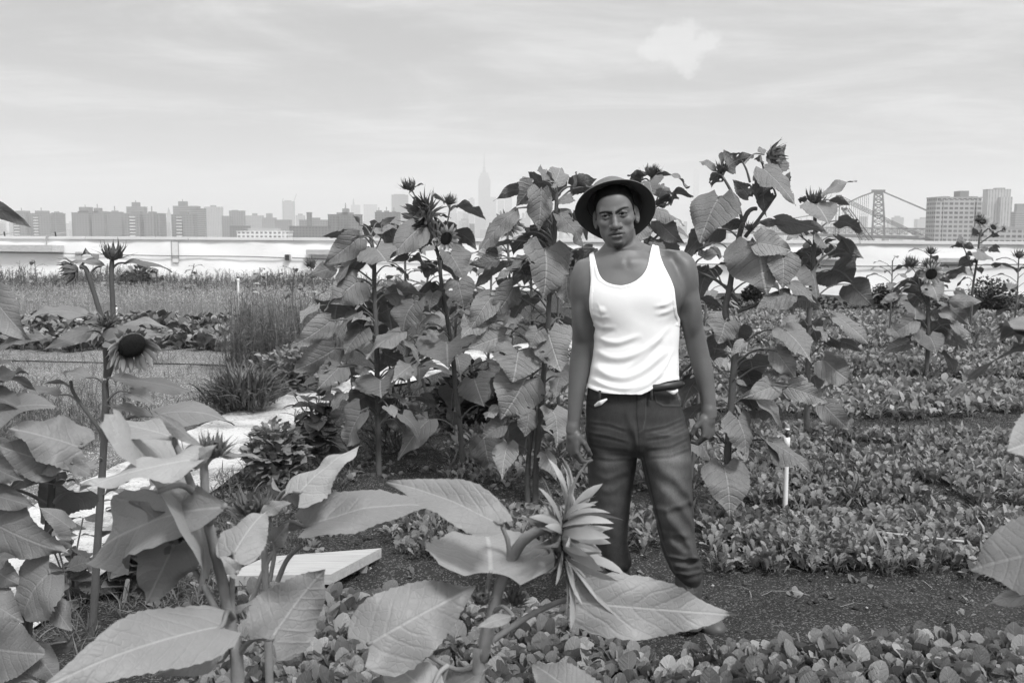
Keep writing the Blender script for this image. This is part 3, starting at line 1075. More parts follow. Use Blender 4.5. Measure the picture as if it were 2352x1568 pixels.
def bracts(mb, c, ax, R, n, length, curl, seed, width=0.28, start=0.0, flare=0.5, tone=1.0):
    """pointed green bracts round a head. curl>0 wraps forward, <0 bends back"""
    r = np.random.default_rng(seed)
    ax, e1, e2 = frame(ax)
    c = np.asarray(c, float)
    for i in range(n):
        ph = 6.283 * i / n + r.uniform(-.15, .15)
        rd = e1 * math.cos(ph) + e2 * math.sin(ph)
        sd = np.cross(ax, rd)
        L = length * r.uniform(0.75, 1.25)
        cu = curl + r.normal(0, 0.55)
        m = 7
        th = flare + r.normal(0, .15)
        pos = c + rd * R * (0.55 + 0.4 * r.random()) + ax * start * R
        pts = [pos]
        for k in range(1, m):
            d = rd * math.cos(th) + ax * math.sin(th)
            pos = pos + d * L / (m - 1)
            pts.append(pos)
            th += cu / (m - 1)
        t = np.linspace(0, 1, m)
        w = R * width * np.interp(t, [0, .2, .45, .7, 1], [.7, 1, .7, .28, .02])
        sdv = np.array([unit(sd + rd * 0.25 * r.normal() * tt) for tt in t])
        strip(mb, pts, sdv, w, tone=tone * r.uniform(.8, 1.2))


def petals(mb, c, ax, R, n, length, lift, seed, width=0.2, tones=(1, 1), droop=0.0, skip=0.0, sig=.22, start=0.1, zmax=9.0):
    r = np.random.default_rng(seed)
    ax, e1, e2 = frame(ax)
    c = np.asarray(c, float)
    for i in range(n):
        ph = 6.283 * i / n + r.uniform(-.12, .12)
        rd = e1 * math.cos(ph) + e2 * math.sin(ph)
        if r.random() < skip or rd[2] > zmax:
            continue
        sd = np.cross(ax, rd)
        L = length * r.uniform(0.7, 1.15)
        m = 8
        th = lift + r.normal(0, sig)
        cu = r.normal(0, .6)
        pos = c + rd * R * 0.85 + ax * start * R
        pts = [pos]
        for k in range(1, m):
            d = rd * math.cos(th) + ax * math.sin(th) + np.array([0, 0, -droop * k / m])
            pos = pos + unit(d) * L / (m - 1)
            pts.append(pos)
            th += cu / (m - 1)
        t = np.linspace(0, 1, m)
        w = L * width * np.interp(t, [0, .15, .45, .75, .92, 1], [.35, .65, 1, .8, .4, .03])
        tw = r.normal(0, .4)
        sdv = np.array([unit(sd * math.cos(tw * tt) + ax * math.sin(tw * tt)) for tt in t])
        strip(mb, pts, sdv, w, tone=np.interp(t, [0, .45, 1], [tones[0], (tones[0] + tones[1]) / 2, tones[1]]) * r.uniform(.85, 1.15), crease=0.3)


def make_head(parent, c, ax, R, style, seed=0):
    ax = unit(ax)
    c = np.asarray(c, float)
    mb = MB()
    if style == 'bud':
        lathe(mb, [(0.02 * R, -.75 * R), (.5 * R, -.6 * R), (.85 * R, -.2 * R), (.95 * R, .2 * R), (.7 * R, .55 * R), (.3 * R, .7 * R), (0.01, .72 * R)], c, ax, 14, 0.75)
        bracts(mb, c, ax, R, 13, 2.2 * R, 0.4, seed, 0.30, -.45, 0.5)
        bracts(mb, c, ax, R, 14, 2.0 * R, 0.9, seed + 1, 0.28, -.1, 0.8, 0.9)
        bracts(mb, c, ax, R * .8, 12, 1.5 * R, 1.0, seed + 2, 0.28, .2, 1.0, .8)
        return mb.build('flower_bud', M_BRACT, parent)
    if style == 'shaggy':
        lathe(mb, [(0.02 * R, -.5 * R), (.6 * R, -.4 * R), (.95 * R, 0), (.8 * R, .25 * R), (0.01, .3 * R)], c, ax, 16, 0.7)
        bracts(mb, c, ax, R, 26, 1.45 * R, -0.3, seed, 0.15, -.2, 0.1)
        bracts(mb, c, ax, R, 26, 1.4 * R, 0.2, seed + 1, 0.15, 0, 0.5)
        h = mb.build('flower_head', M_BRACT, parent)
        mb = MB()
        petals(mb, c, ax, R * .8, 34, 1.1 * R, 0.65, seed + 3, .16, (.3, .65))
        petals(mb, c, ax, R * .6, 20, 0.9 * R, 1.0, seed + 4, .16, (.25, .55))
        mb.build('petals', M_PETALD, h)
        return h
    # open heads
    lathe(mb, [(0.02 * R, -.45 * R), (.5 * R, -.4 * R), (.95 * R, -.05 * R), (1.0 * R, .08 * R), (.9 * R, .1 * R)], c, ax, 22, 0.85)
    back = style in ('side', 'droop')
    bracts(mb, c, ax, R, 20, (1.7 if style == 'side' else .55 if back else .9) * R, -1.0 if style == 'side' else -.2, seed, 0.19, -.35, 0.1)
    bracts(mb, c, ax, R, 18, (1.4 if style == 'side' else .5 if back else .8) * R, -1.9 if style == 'side' else .3, seed + 1, 0.17, -.1, 0.3)
    h = mb.build('flower_head', M_BRACT, parent)
    mb = MB()
    dome = .42 if style == 'droop' else .2
    lathe(mb, [(R * .96, .06 * R), (R * .9, (.06 + dome * .35) * R), (R * .7, (.06 + dome * .75) * R), (R * .4, (.06 + dome * .97) * R), (R * .12, (.06 + dome) * R), (0.0005, (.06 + dome) * R)], c, ax, 26, 1.0)
    mb.build('seed_disc', M_DISC, h)
    mb = MB()
    if style == 'side':
        petals(mb, c, ax, R, 24, 2.6 * R, 0.40, seed + 2, .105, (.6, 1.0), .3, .05, .26)
        petals(mb, c, ax, R, 18, 2.15 * R, 0.72, seed + 3, .10, (.5, 1.05), .3, .05, .28)
        petals(mb, c, ax, R * .9, 12, 1.4 * R, 1.1, seed + 5, .09, (.45, .9), .1, 0, .25)
        mb.build('petals', M_PETAL, h)
    elif style == 'droop':
        petals(mb, c, ax, R, 30, 1.45 * R, 0.15, seed + 2, .15, (.10, 2.6), 1.3, .1, zmax=.15)
        petals(mb, c, ax, R, 26, 1.35 * R, -0.1, seed + 3, .15, (.10, 2.6), 1.6, .1, zmax=.3)
        mb.build('petals', M_PETALD, h)
    else:
        petals(mb, c, ax, R, 18, 1.25 * R, 0.15, seed + 2, .17, (.6, 1.25))
        petals(mb, c, ax, R, 16, 1.15 * R, 0.4, seed + 3, .17, (.55, 1.2))
        mb.build('petals', M_PETAL, h)
    return h


REG = {'w1': (666.4, 490, 4), 'w2': (980, 372.4, 4), 'w3': (940.8, 725.2, 4), 'w4': (666.4, 784, 4), 'w5': (1568, 313.6, 3.5555),
       'w6': (1528.8, 725.2, 3.2), 'w7': (0, 1078, 3.2), 'w8': (0, 833, 5.3333), 'v7': (0, 539, 3.5555), 'z4': (0, 784, 2), 'z5': (588, 784, 2),
       'z6': (1176, 784, 2), 'z7': (1568, 784, 2), 'z1': (0, 294, 3), 'z2': (784, 294, 3), 'z3': (1568, 294, 3), 'f1': (1342.6, 382.2, 7.617), 'd': (0, 0, 1)}


def px(reg, x, y):
    a, b, s = REG[reg]
    return a + x / s, b + y / s


SEED = [100]


def sunflower(label, depth, stems, leaves, heads=(), group=None, srad=(0.017, 0.009), near=False, fill=0, fill_z=(0.3, 1.3), fill_L=(0.16, 0.26), lt=1.0, name='sunflower', lmat=None):
    """stems: list of (region, [(x, y[, dy])...]) top last; leaves: text table; heads: list of (reg,x,y,axis,Rpx,style)"""
    lmat = lmat or (M_LEAFN if near else M_LEAF)
    st3 = []
    for s in stems:
        reg, pts = s[0], s[1]
        q = []
        for p in pts:
            X, Y = px(reg, p[0], p[1])
            q.append(P(X, Y, depth + (p[2] if len(p) > 2 else 0)))
        st3.append((np.array(q), s[2] if len(s) > 2 else None))
    b = st3[0][0][0].copy()
    root = empty(name, (b[0], b[1], min(b[2], 0.0) if b[2] < 0.06 else 0.0), label, 'sunflower', group)
    mbS = MB()
    dense = []
    for i, (q, rr) in enumerate(st3):
        if i == 0 and q[0][2] > 0.02:        # reach the soil
            q = np.vstack([[q[0][0] + (q[0][0] - q[1][0]) * .3, q[0][1], -0.03], q])
        elif i == 0:
            q = q.copy()
            q[0][2] = -0.03
        r0 = rr or srad
        m = max(10, int(np.linalg.norm(q[-1] - q[0]) / 0.03))
        c = catmull(q, m)
        rad = np.linspace(r0[0], r0[1], m)
        rad = rad * (1 + 0.10 * np.sin(np.arange(m) * 0.9) ** 8)
        tube(mbS, q, rad, 10, m, (max(.62, lt * lt * 1.7) if near else .72))
        dense.append(c)
    alls = np.vstack(dense)
    mbS.build('stem', M_STEM, root)
    rows = [l.split() for l in leaves.strip().splitlines() if l.strip()]
    pxm = FPX / depth
    reg = 'd'
    for row in rows:
        if len(row) == 1:
            reg = row[0]
            continue
        bx, by, tx, ty, ratio = [float(z) for z in row[:5]]
        mode = row[5] if len(row) > 5 else 'c'
        dd = float(row[6]) if len(row) > 6 else None
        SEED[0] += 1
        r = np.random.default_rng(SEED[0])
        Xb, Yb = px(reg, bx, by)
        Xt, Yt = px(reg, tx, ty)
        sc = 0.6 if near else 1.0
        if mode == 'c':
            db, dt = -0.11 * sc + r.uniform(-.06, .06) * sc, -0.17 * sc + r.uniform(-.07, .07) * sc
            hint = np.array([r.normal(0, .55), -1.0, 0.65 + r.normal(0, .45)])
        elif mode == 'd':
            db, dt = 0.03 + r.uniform(-.08, .08) * sc, 0.10 * sc + r.uniform(-.10, .10) * sc
            hint = np.array([r.normal(0, .35), 0.75, 0.7 + r.normal(0, .2)])
        elif mode == 'b':        # underside plainly turned to the camera
            db, dt = -0.05 * sc, 0.0
            hint = np.array([r.normal(0, .2), 1.0, 0.35])
        else:
            db, dt = r.uniform(-.1, .06) * sc, r.uniform(-.14, .10) * sc
            hint = np.array([r.normal(0, .2), -0.42, 1.0])
        if dd is not None:
            dt = db + dd
        B = P(Xb, Yb, depth + db)
        T = P(Xt, Yt, depth + dt)
        L = np.linalg.norm(T - B)
        mb = MB()
        fg = near or L > 0.24
        tn = lt * r.uniform(0.72, 1.26) * (0.92 if mode in 'db' else 1.0)
        leaf_mesh(mb, B, T, ratio * (1.14 if not near else 1.0), hint, arch=(0.10 if mode != 'd' else .13) * r.uniform(.4, 1.4), fold=r.uniform(-.14, .3) if mode != 'd' else r.uniform(-.15, .15),
                  wave=r.uniform(.035, .075) * (1.0 if ratio > .4 else .6), twist=r.normal(0, .22), nu=34 if fg else 20, nv=13 if fg else 9,
                  teeth=.022 if fg else .035, tone=tn, narrow=(ratio < (.34 if near else .45)), sag=r.uniform(0, .35) if mode == 'c' else 0.0, seed=SEED[0], quilt=.016 if not near else .006, crumple=.020 if not near else .012, ragged=.45 if not near else .0)
        # petiole from the stem
        hd = np.linalg.norm(alls[:, :2] - B[:2], axis=1)
        want = B[2] - 0.10 * min(L, .3) - 0.35 * np.abs(B[0] - alls[:, 0])
        i = int(np.argmin(np.abs(alls[:, 2] - want) + 0.6 * hd))
        S = alls[i]
        dist = np.linalg.norm(B - S)
        if dist > 0.012:
            mid = (S + B) / 2 + np.array([0, 0, 0.16 * dist])
            a = unit(T - B)
            pr = (0.0036 if not near else 0.0032) * (1 + 1.2 * L)
            tube(mb, [S, mid, B + np.array([0, 0, .001]), B + a * L * .06], [pr * 1.35, pr, pr * .85, pr * .5], 7, 14, tn * 0.95, False)
        mb.build('leaf', lmat, root)
    for k in range(fill):
        SEED[0] += 1
        r = np.random.default_rng(SEED[0])
        z = r.uniform(*fill_z)
        S = alls[int(np.argmin(np.abs(alls[:, 2] - z)))]
        ang = r.uniform(0, 6.283)
        rdv = np.array([math.cos(ang), math.sin(ang), 0])
        if rdv[1] < -0.55:
            rdv[1] *= -1
        pl = r.uniform(.08, .2)
        L = r.uniform(*fill_L)
        B = S + rdv * pl + np.array([0, 0, pl * .5])
        T = B + rdv * L * .6 + np.array([0, 0, -L * r.uniform(.35, .9)])
        mb = MB()
        tn = lt * r.uniform(.75, 1.1)
        leaf_mesh(mb, B, T, r.uniform(.75, 1.0), rdv * .8 + np.array([0, 0, .8]), .12, r.uniform(-.05, .15), r.uniform(.03, .07), r.normal(0, .2), 16, 9, tone=tn, seed=SEED[0])
        tube(mb, [S, (S + B) / 2 + np.array([0, 0, .03]), B], [.005, .0035], 6, 8, tn, False)
        mb.build('leaf', lmat, root)
    for hspec in heads:
        rg, x, y, ax, Rp, style = hspec[:6]
        hd_ = hspec[6] if len(hspec) > 6 else 0.0
        SEED[0] += 5
        X, Y = px(rg, x, y)
        make_head(root, P(X, Y, depth + hd_), ax, Rp / pxm, style, SEED[0])
    return root


# ---- plants behind the man, left group
sunflower('leafy budless sunflower at the left end of the tall group behind the man', 6.05,
          [('w1', [(818, 2560), (812, 2200), (800, 1500), (790, 1100), (775, 780), (770, 420), (745, 250), (742, 200)]),
           ('w1', [(768, 430), (800, 310), (850, 195)], (.006, .004))], """
w1
735 200 665 95 1.2 d
850 190 985 118 .7 d
835 105 980 30 .4 d
640 110 568 22 .4 d
640 220 300 480 .55 c
585 195 285 215 .35 d
790 320 890 450 1.7 c
570 350 300 505 .45 d
622 622 370 835 1.0 c
400 500 140 595 .45 c
915 738 1260 745 .65 d
450 812 410 990 1.0 d
375 985 10 1215 .48 c
240 850 90 1010 .5 c
660 1070 500 1290 1.05 c
415 1240 30 1440 .6 c
1015 1088 695 1335 .52 c
830 920 985 850 .9 d
850 1290 1080 1410 .8 d
1110 1400 930 1545 .6 c
600 600 500 550 .9 d
700 960 560 1000 .5 c
w4
470 215 235 455 .65 c
540 240 450 415 .9 d
835 350 840 525 2.1 c
655 640 530 985 .95 c
700 500 540 640 .9 d
500 480 385 670 .5 c
1060 605 1250 695 .55 d
945 715 1060 855 .9 d
1190 505 1375 640 .45 d
350 240 230 330 .6 c
1110 230 1000 360 .6 c
600 330 560 430 .6 d
600 250 740 300 .35 c
900 600 960 700 .8 c
""", [], 'tall sunflowers behind the man', (.019, .010), fill=26, fill_z=(.35, 1.55))

sunflower('tall sunflower with a shaggy half open head below two raised buds, against the skyline', 6.2,
          [('w3', [(495, 1530), (470, 1100), (425, 700), (400, 400), (350, 60), (290, -320), (275, -500), (225, -700), (210, -880)]),
           ('w2', [(105, 740), (100, 620), (75, 500), (45, 478), (15, 500)], (.010, .008)),
           ('w2', [(150, 730), (180, 600), (205, 480), (215, 395)], (.006, .004)),
           ('w1', [(1350, 250), (1300, 140), (1230, 0), (1120, -210)], (.006, .004))], """
w1
1200 120 905 435 .55 c
1150 815 1045 1085 1.25 c
1430 690 1350 720 .6 d
1080 390 930 450 .6 d
1250 460 1080 440 .5 d
1330 300 1200 350 .4 c
w2
210 832 345 1092 1.25 c
245 650 462 808 .7 d
265 400 545 535 .32 d
155 360 50 315 .35 d
290 1090 345 1342 .95 c
60 1200 30 1375 .95 c
250 640 190 590 .5 d
130 500 230 520 .35 d
400 385 290 395 .2 d
w3
345 252 355 480 1.65 c
600 585 690 838 1.35 c
690 1130 780 1495 .85 c
180 950 -110 1330 .55 c
400 880 380 1030 .7 d
130 80 290 30 .6 c
260 180 120 140 .5 c
w1
1410 200 1470 140 .5 d
1120 -240 1090 -180 .35 d
1150 -245 1230 -260 .25 d
""", [('w1', 1225, 30, (-.35, -.25, .15), 33, 'shaggy'), ('w2', 215, 362, (.1, -.1, 1), 10.5, 'bud'), ('w1', 1092, -245, (-.15, -.1, 1), 11.5, 'bud'),
      ('w2', 175, 700, (.55, -.8, -.25), 17, 'open', -.03)], 'tall sunflowers behind the man', (.018, .009), fill=26, fill_z=(.35, 1.6))

sunflower('tall leafy sunflower with no open flower, closest to the right arm of the man', 5.5,
          [('w3', [(1150, 1840), (1165, 1350), (1200, 950), (1235, 500), (1270, 100), (1285, -200), (1325, -620), (1345, -900), (1350, -1130)]),
           ('w3', [(1085, 1780), (1090, 1350), (1115, 1100), (1140, 850), (1160, 560)], (.016, .012)),
           ('w2', [(1165, 700), (1145, 520), (1110, 380), (1060, 290)], (.009, .006))], """
w2
1040 245 605 362 .36 d
985 225 825 415 1.0 d
1030 190 930 85 .9 d
1150 190 1098 62 .45 d
1180 190 1225 60 .6 d
1160 215 1285 190 .5 c
1340 225 1565 150 .75 d
1340 225 1370 85 .7 d
1080 170 1040 75 .35 d
1050 250 1020 640 .66 c
835 425 488 812 .42 c
1085 798 1060 1275 1.12 c
900 610 785 535 .9 d
915 650 1140 640 .5 d
790 720 545 830 .32 d
735 915 430 1190 .36 d
645 890 385 940 .5 c
800 1150 600 1425 .85 c
600 1230 385 1565 .55 c
1215 480 1435 810 .6 c
1295 1040 1315 1312 1.0 c
1530 790 1330 1010 .5 d
900 1030 705 960 .5 d
1400 230 1300 330 .5 d
1480 230 1380 300 .5 d
1340 330 1200 400 .5 c
1310 560 1420 700 .4 d
740 1000 640 1090 .5 c
w3
880 180 515 308 .6 c
1000 320 950 610 1.3 c
1060 575 840 955 1.05 c
1275 148 1392 515 .85 c
1185 128 1105 295 .95 c
1312 868 1350 1220 .9 c
905 1178 850 1505 .65 c
1090 880 1050 1110 .9 c
860 1000 670 1130 .8 c
1245 1258 1350 1515 .65 c
870 60 1080 40 .5 c
560 130 500 -20 .8 c
820 830 700 960 .7 c
1420 100 1490 240 .6 c
1380 560 1340 760 .5 c
650 60 470 210 .7 c
""", [], 'tall sunflowers behind the man', (.019, .010), fill=30, fill_z=(.35, 1.85))

sunflower('sunflower topped by a spiny bud right behind the hat of the man', 5.9,
          [('f1', [(1090, 5600), (1090, 3000), (1120, 1500), (1130, 1180), (1120, 700), (1170, 200)]),
           ('f1', [(1130, 1190), (1220, 1080), (1340, 950)], (.008, .005)), ('f1', [(1150, 1340), (1290, 1200), (1495, 1090)], (.007, .004)),
           ('f1', [(1130, 800), (1240, 620), (1490, 500)], (.007, .004))], """
f1
1060 150 740 160 .5 d
1150 255 1200 490 1.2 c
1290 540 1400 330 .7 d
1230 650 1400 730 1.0 d
1220 740 1760 1040 .6 c
1320 1130 1495 1060 .7 d
900 1290 1075 1300 .5 d
1380 1160 1470 1265 .45 d
1000 250 800 170 .6 d
1280 170 1340 50 .5 d
1230 830 1380 820 .7 d
d
1520 396 1583 432 .6 u
1541 443 1594 452 .42 d
1510 505 1572 560 .6 c
1480 520 1460 560 .8 c
1500 600 1560 590 .5 c
1535 470 1560 455 .5 d
1500 555 1530 585 .6 c
""", [('f1', 1180, 120, (.05, -.1, 1), 12.5, 'bud')], 'tall sunflowers behind the man', (.014, .008), fill=10, fill_z=(.7, 1.5))

# ---- right group
sunflower('tallest sunflower, its nodding spiny head against the sky right of the man', 5.15,
          [('w6', [(500, 1575), (470, 1300), (455, 1050), (475, 750), (500, 400), (515, 180), (440, -10), (470, -200), (505, -410), (545, -600), (575, -700), (605, -760), (640, -785), (672, -786)]),
           ('w5', [(490, 700), (450, 560), (370, 400), (300, 290)], (.009, .006)), ('w5', [(550, 375), (520, 270), (480, 195)], (.006, .004)),
           ('w5', [(560, 480), (610, 400), (665, 290)], (.007, .005)), ('w5', [(510, 820), (640, 650), (760, 480)], (.010, .006)),
           ('w5', [(450, 1430), (560, 1390), (700, 1330), (870, 1290)], (.010, .006)), ('w5', [(445, 1340), (300, 1190), (80, 1080)], (.009, .006))], """
w5
300 492 140 872 .86 c
292 757 5 1005 .75 d
655 268 928 566 .52 c
668 300 688 662 .5 b
760 230 842 62 .95 b
370 262 582 155 .42 d
275 285 132 208 .26 d
300 312 235 420 .42 d
310 285 410 140 .75 d
540 490 402 352 .62 d
592 868 690 1295 1.05 c
600 870 885 930 .75 c
765 680 1192 785 .45 d
600 705 872 740 .26 d
500 705 290 740 .36 d
820 975 815 1245 .85 c
880 1288 600 1405 .55 c
868 1190 1092 1362 .5 c
920 1340 1150 1430 .5 d
290 1385 120 1325 .85 d
420 1370 280 1330 .6 d
640 210 585 190 .3 d
660 150 620 88 .4 d
730 420 840 400 .8 d
400 1040 280 1055 .35 d
80 1085 20 980 .6 c
160 990 325 985 .5 u
w6
440 40 380 205 1.6 c
875 105 1068 345 1.0 c
810 255 605 245 .5 c
805 255 965 468 .55 c
620 318 650 492 1.15 d
850 505 555 610 .42 c
900 520 1192 640 .5 c
920 500 1115 535 .3 u
645 700 875 765 .65 d
530 742 588 1045 .98 c
430 1102 472 1482 .86 c
768 918 1068 1150 .58 c
440 280 330 320 .6 d
520 470 600 520 .4 c
590 600 650 690 .6 d
180 830 330 1060 .8 c
830 380 930 520 .35 c
580 190 480 300 .5 c
""", [('w5', 735, 160, (.75, -.45, -.1), 17, 'bud', -.02), ('w5', 320, 270, (-.1, -.2, 1), 11, 'bud'), ('w5', 800, 430, (.2, -.2, 1), 9, 'bud'), ('w5', 545, 750, (.2, -.4, .8), 8, 'bud', -.05)], 'tall sunflowers right of the man', (.021, .010), fill=18, fill_z=(.45, 1.7))

sunflower('shorter sunflower with an upright crown shaped bud, in front of the derrick crane', 7.1,
          [('w5', [(1005, 2530), (1020, 2100), (1030, 1500), (1060, 1130), (1070, 1000), (1080, 830), (1080, 680), (1080, 560)]),
           ('w5', [(1065, 1120), (1120, 1010), (1250, 915)], (.009, .006)), ('w5', [(1070, 900), (1010, 850), (930, 790)], (.006, .004))], """
w5
1090 555 1195 722 1.3 c
1140 505 1425 358 .42 u
1195 520 1372 565 .4 d
1262 690 1480 795 .46 d
1255 915 1482 1000 .62 d
1170 870 1255 840 .85 d
1055 1105 1095 1352 1.3 c
1195 1090 1395 1205 .9 d
1370 1208 1562 1395 .75 d
930 790 840 850 .6 c
1050 880 980 890 .4 d
1050 930 1150 960 .5 d
960 500 1010 560 .4 d
1000 1050 1130 1080 .4 d
1380 960 1410 1040 .5 d
1020 800 980 760 .7 d
1130 830 1090 900 .7 c
w6
1250 8 1490 205 .55 c
1160 320 1375 490 .75 c
1160 648 1345 832 .6 c
1290 190 1450 270 .7 d
1100 90 1190 200 .5 c
990 440 1060 490 .6 c
960 20 830 80 .5 c
1380 520 1420 600 .4 c
1180 800 1300 890 .4 d
1190 200 1270 240 .6 d
""", [('w5', 1080, 515, (.03, -.1, 1), 15, 'bud')], 'tall sunflowers right of the man', (.022, .011), fill=16, fill_z=(.4, 1.5))

sunflower('bushy sunflower with one pale open flower with a dark centre, in the right middle beds', 10.4,
          [('z3', [(1675, 1725), (1690, 1500), (1690, 1200), (1680, 1000), (1700, 940)]), ('z3', [(1690, 1230), (1640, 1120), (1620, 1020)], (.012, .008))], """
z3
1720 1080 1760 1200 1.2 c
1600 1240 1600 1320 1.9 c
1660 1080 1480 1100 .5 d
1470 1150 1360 1210 .5 c
1620 1120 1460 1140 .5 d
1820 1030 1940 1000 .5 d
1740 1050 1850 1060 .6 d
1830 1190 2060 1195 .4 c
1840 1240 1990 1370 .5 d
1860 1350 2000 1450 .5 c
1700 1430 1750 1560 1.1 c
1560 1480 1380 1540 .5 d
1600 1320 1420 1430 .6 c
1680 1330 1560 1420 .7 d
1780 1270 1880 1330 .7 c
1500 1400 1380 1420 .5 c
1540 950 1440 990 .5 d
1600 960 1530 960 .5 d
1750 1330 1850 1450 .7 d
1640 1380 1640 1530 .6 c
1790 1460 1990 1540 .5 d
1560 1170 1640 1110 .5 u
1880 1120 1970 1160 .6 c
1850 980 1960 1010 .7 d
1660 1000 1560 1050 .5 d
""", [('z3', 1712, 1005, (-.1, -1, -.25), 14, 'open', -.12), ('z3', 1700, 945, (0, -.2, 1), 10, 'bud'), ('z3', 1570, 935, (.0, -.3, 1), 11, 'bud')], 'sunflowers in the right beds', (.026, .014), fill=14, fill_z=(.2, 1.0), fill_L=(.18, .3))
sunflower('tall thin sunflower with a cluster of small flowers in front of the gridded building', 14.5,
          [('z3', [(1985, 1350), (2000, 1100), (2030, 900), (2045, 760), (2060, 700)]), ('z3', [(2050, 740), (2110, 690), (2140, 690)], (.01, .007)),
           ('z3', [(2040, 800), (2130, 740), (2210, 700)], (.01, .007)), ('z3', [(2000, 1020), (1960, 880), (1930, 810)], (.01, .007))], """
z3
2030 850 2140 920 1.0 c
2010 830 1860 810 .4 d
1930 800 1840 830 .5 d
2110 830 2190 860 .4 d
2130 810 2190 830 .4 d
1980 910 1890 960 .9 d
2000 920 2080 900 .5 d
2120 940 2290 970 .3 d
2040 720 1990 740 1.0 d
2130 730 2190 750 .7 d
1960 860 2000 880 .6 d
1900 760 1960 800 .5 c
2090 820 2060 870 .7 c
1990 1000 1890 1010 .5 c
""", [('z3', 2065, 645, (-.2, -.8, .5), 9, 'open'), ('z3', 2140, 685, (.2, -.8, .5), 8, 'open'), ('z3', 2215, 695, (.6, -.6, .3), 6, 'open'), ('z3', 2040, 630, (-.4, -.5, .6), 6, 'bud')],
          'sunflowers in the right beds', (.02, .012), fill=6, fill_z=(.3, 1.0))


def bg_sunflower(label, X, Ytop, depth, n, seed, head=None, spread=1.0, group='young sunflowers along the parapet', L=(.14, .24), zlo=.35):
    """small far sunflower built whole, with its own leaves"""
    r = np.random.default_rng(seed)
    top = P(X, Ytop, depth)
    root = empty('sunflower', (top[0], depth, 0), label, 'sunflower', group)
    mb = MB()
    st = [(top[0] + r.normal(0, .05), depth, -.03), (top[0] + r.normal(0, .03), depth, top[2] * .5), tuple(top)]
    tube(mb, st, [.014, .008], 7, 12)
    c = catmull(st, 40)
    mb.build('stem', M_STEM, root)
    for k in range(n):
        t = zlo + (1 - zlo) * (k + r.random() * .5) / n
        S = c[min(39, int(t * 39))]
        ang = k * 2.4 + r.uniform(-.4, .4)
        rd = np.array([math.cos(ang), math.sin(ang), 0])
        pl = r.uniform(.06, .16) * spread * (1.15 - t * .5)
        ll = r.uniform(*L) * (1.1 - .45 * t)
        B = S + rd * pl + np.array([0, 0, pl * .6])
        T = B + rd * ll * .8 + np.array([0, 0, -ll * r.uniform(.05, .6)])
        mb = MB()
        tn = r.uniform(.8, 1.15)
        leaf_mesh(mb, B, T, r.uniform(.6, .9), rd * .4 + np.array([0, 0, .9]), .12, r.uniform(0, .2), .04, 0, 9, 7, tone=tn, seed=seed * 31 + k, quilt=0)
        tube(mb, [S, (S + B) / 2 + np.array([0, 0, .02]), B], [.005, .004], 5, 5, tn, False)
        mb.build('leaf', M_LEAF, root)
    if head:
        make_head(root, np.array(top) + np.array([0, 0, .03]), head[0], head[1], head[2], seed)
    return root


bg_sunflower('small broad topped sunflower against the white wall, leftmost of those along the parapet', 79, 598, 20.5, 11, 1)
bg_sunflower('small sunflower against the wall half hidden behind the tall nodding bud at left', 247, 606, 20.0, 8, 2)
bg_sunflower('small umbrella topped sunflower below the upright drain guard', 446, 606, 19.5, 10, 3)
bg_sunflower('small sunflower against the wall left of the junction box', 597, 614, 19.0, 12, 4)
bg_sunflower('leafy low sunflower under the junction box', 676, 618, 17.0, 13, 5, spread=1.4)
bg_sunflower('young sunflower with a spiny bud left of the first tall sunflower', 714, 612, 13.0, 12, 6, ((-.2, -.4, .9), .05, 'bud'))
bg_sunflower('low sunflower behind the two dark round bushes at right, left of the flowering one', 2050, 598, 14.0, 16, 7, None, 1.7, 'sunflowers in the right beds', (.2, .3))
bg_sunflower('sunflower with spreading pale leaves just behind the open dark centred flower', 2138, 584, 13.0, 18, 8, ((0, -.3, 1), .045, 'bud'), 1.8, 'sunflowers in the right beds', (.2, .32))
bg_sunflower('sunflower at the right edge in front of the white wall', 2340, 592, 13.5, 16, 9, ((0, -.5, 1), .05, 'bud'), 1.7, 'sunflowers in the right beds', (.2, .32))
bg_sunflower('leafy sunflower behind the gap between the second and third tall ones', 1130, 590, 8.2, 18, 10, ((-.2, -.9, .3), .06, 'open'), 1.6, 'tall sunflowers behind the man', (.2, .3))
bg_sunflower('sunflower with an open pale flower peeping between leaves left of the hat', 1165, 524, 6.9, 15, 12, ((-.15, -.9, -.5), .055, 'open'), 1.4, 'tall sunflowers behind the man', (.2, .3), .55)
bg_sunflower('low leafy sunflower behind the stems of the second tall one', 985, 625, 7.6, 20, 13, None, 1.6, 'tall sunflowers behind the man', (.2, .3))
bg_sunflower('leafy sunflower filling the gap left of the right arm of the man', 1290, 600, 6.6, 20, 14, None, 1.5, 'tall sunflowers behind the man', (.2, .3))
bg_sunflower('leafy sunflower between the first and second tall stems, its top just over the parapet line', 930, 578, 7.0, 20, 17, None, 1.6, 'tall sunflowers behind the man', (.2, .3), .4)
bg_sunflower('leafy sunflower close behind the second tall stem', 1055, 585, 6.9, 20, 18, None, 1.6, 'tall sunflowers behind the man', (.2, .3), .4)
bg_sunflower('leafy sunflower crowding the third tall stem from behind', 1215, 540, 6.7, 22, 19, None, 1.6, 'tall sunflowers behind the man', (.2, .3), .4)
bg_sunflower('low sunflower behind the stem of the tallest one', 1625, 655, 8.5, 18, 15, None, 1.5, 'tall sunflowers right of the man', (.2, .3))
bg_sunflower('low leafy sunflower between the man and the tallest one', 1600, 760, 5.8, 14, 16, None, 1.3, 'tall sunflowers right of the man', (.18, .28), .25)
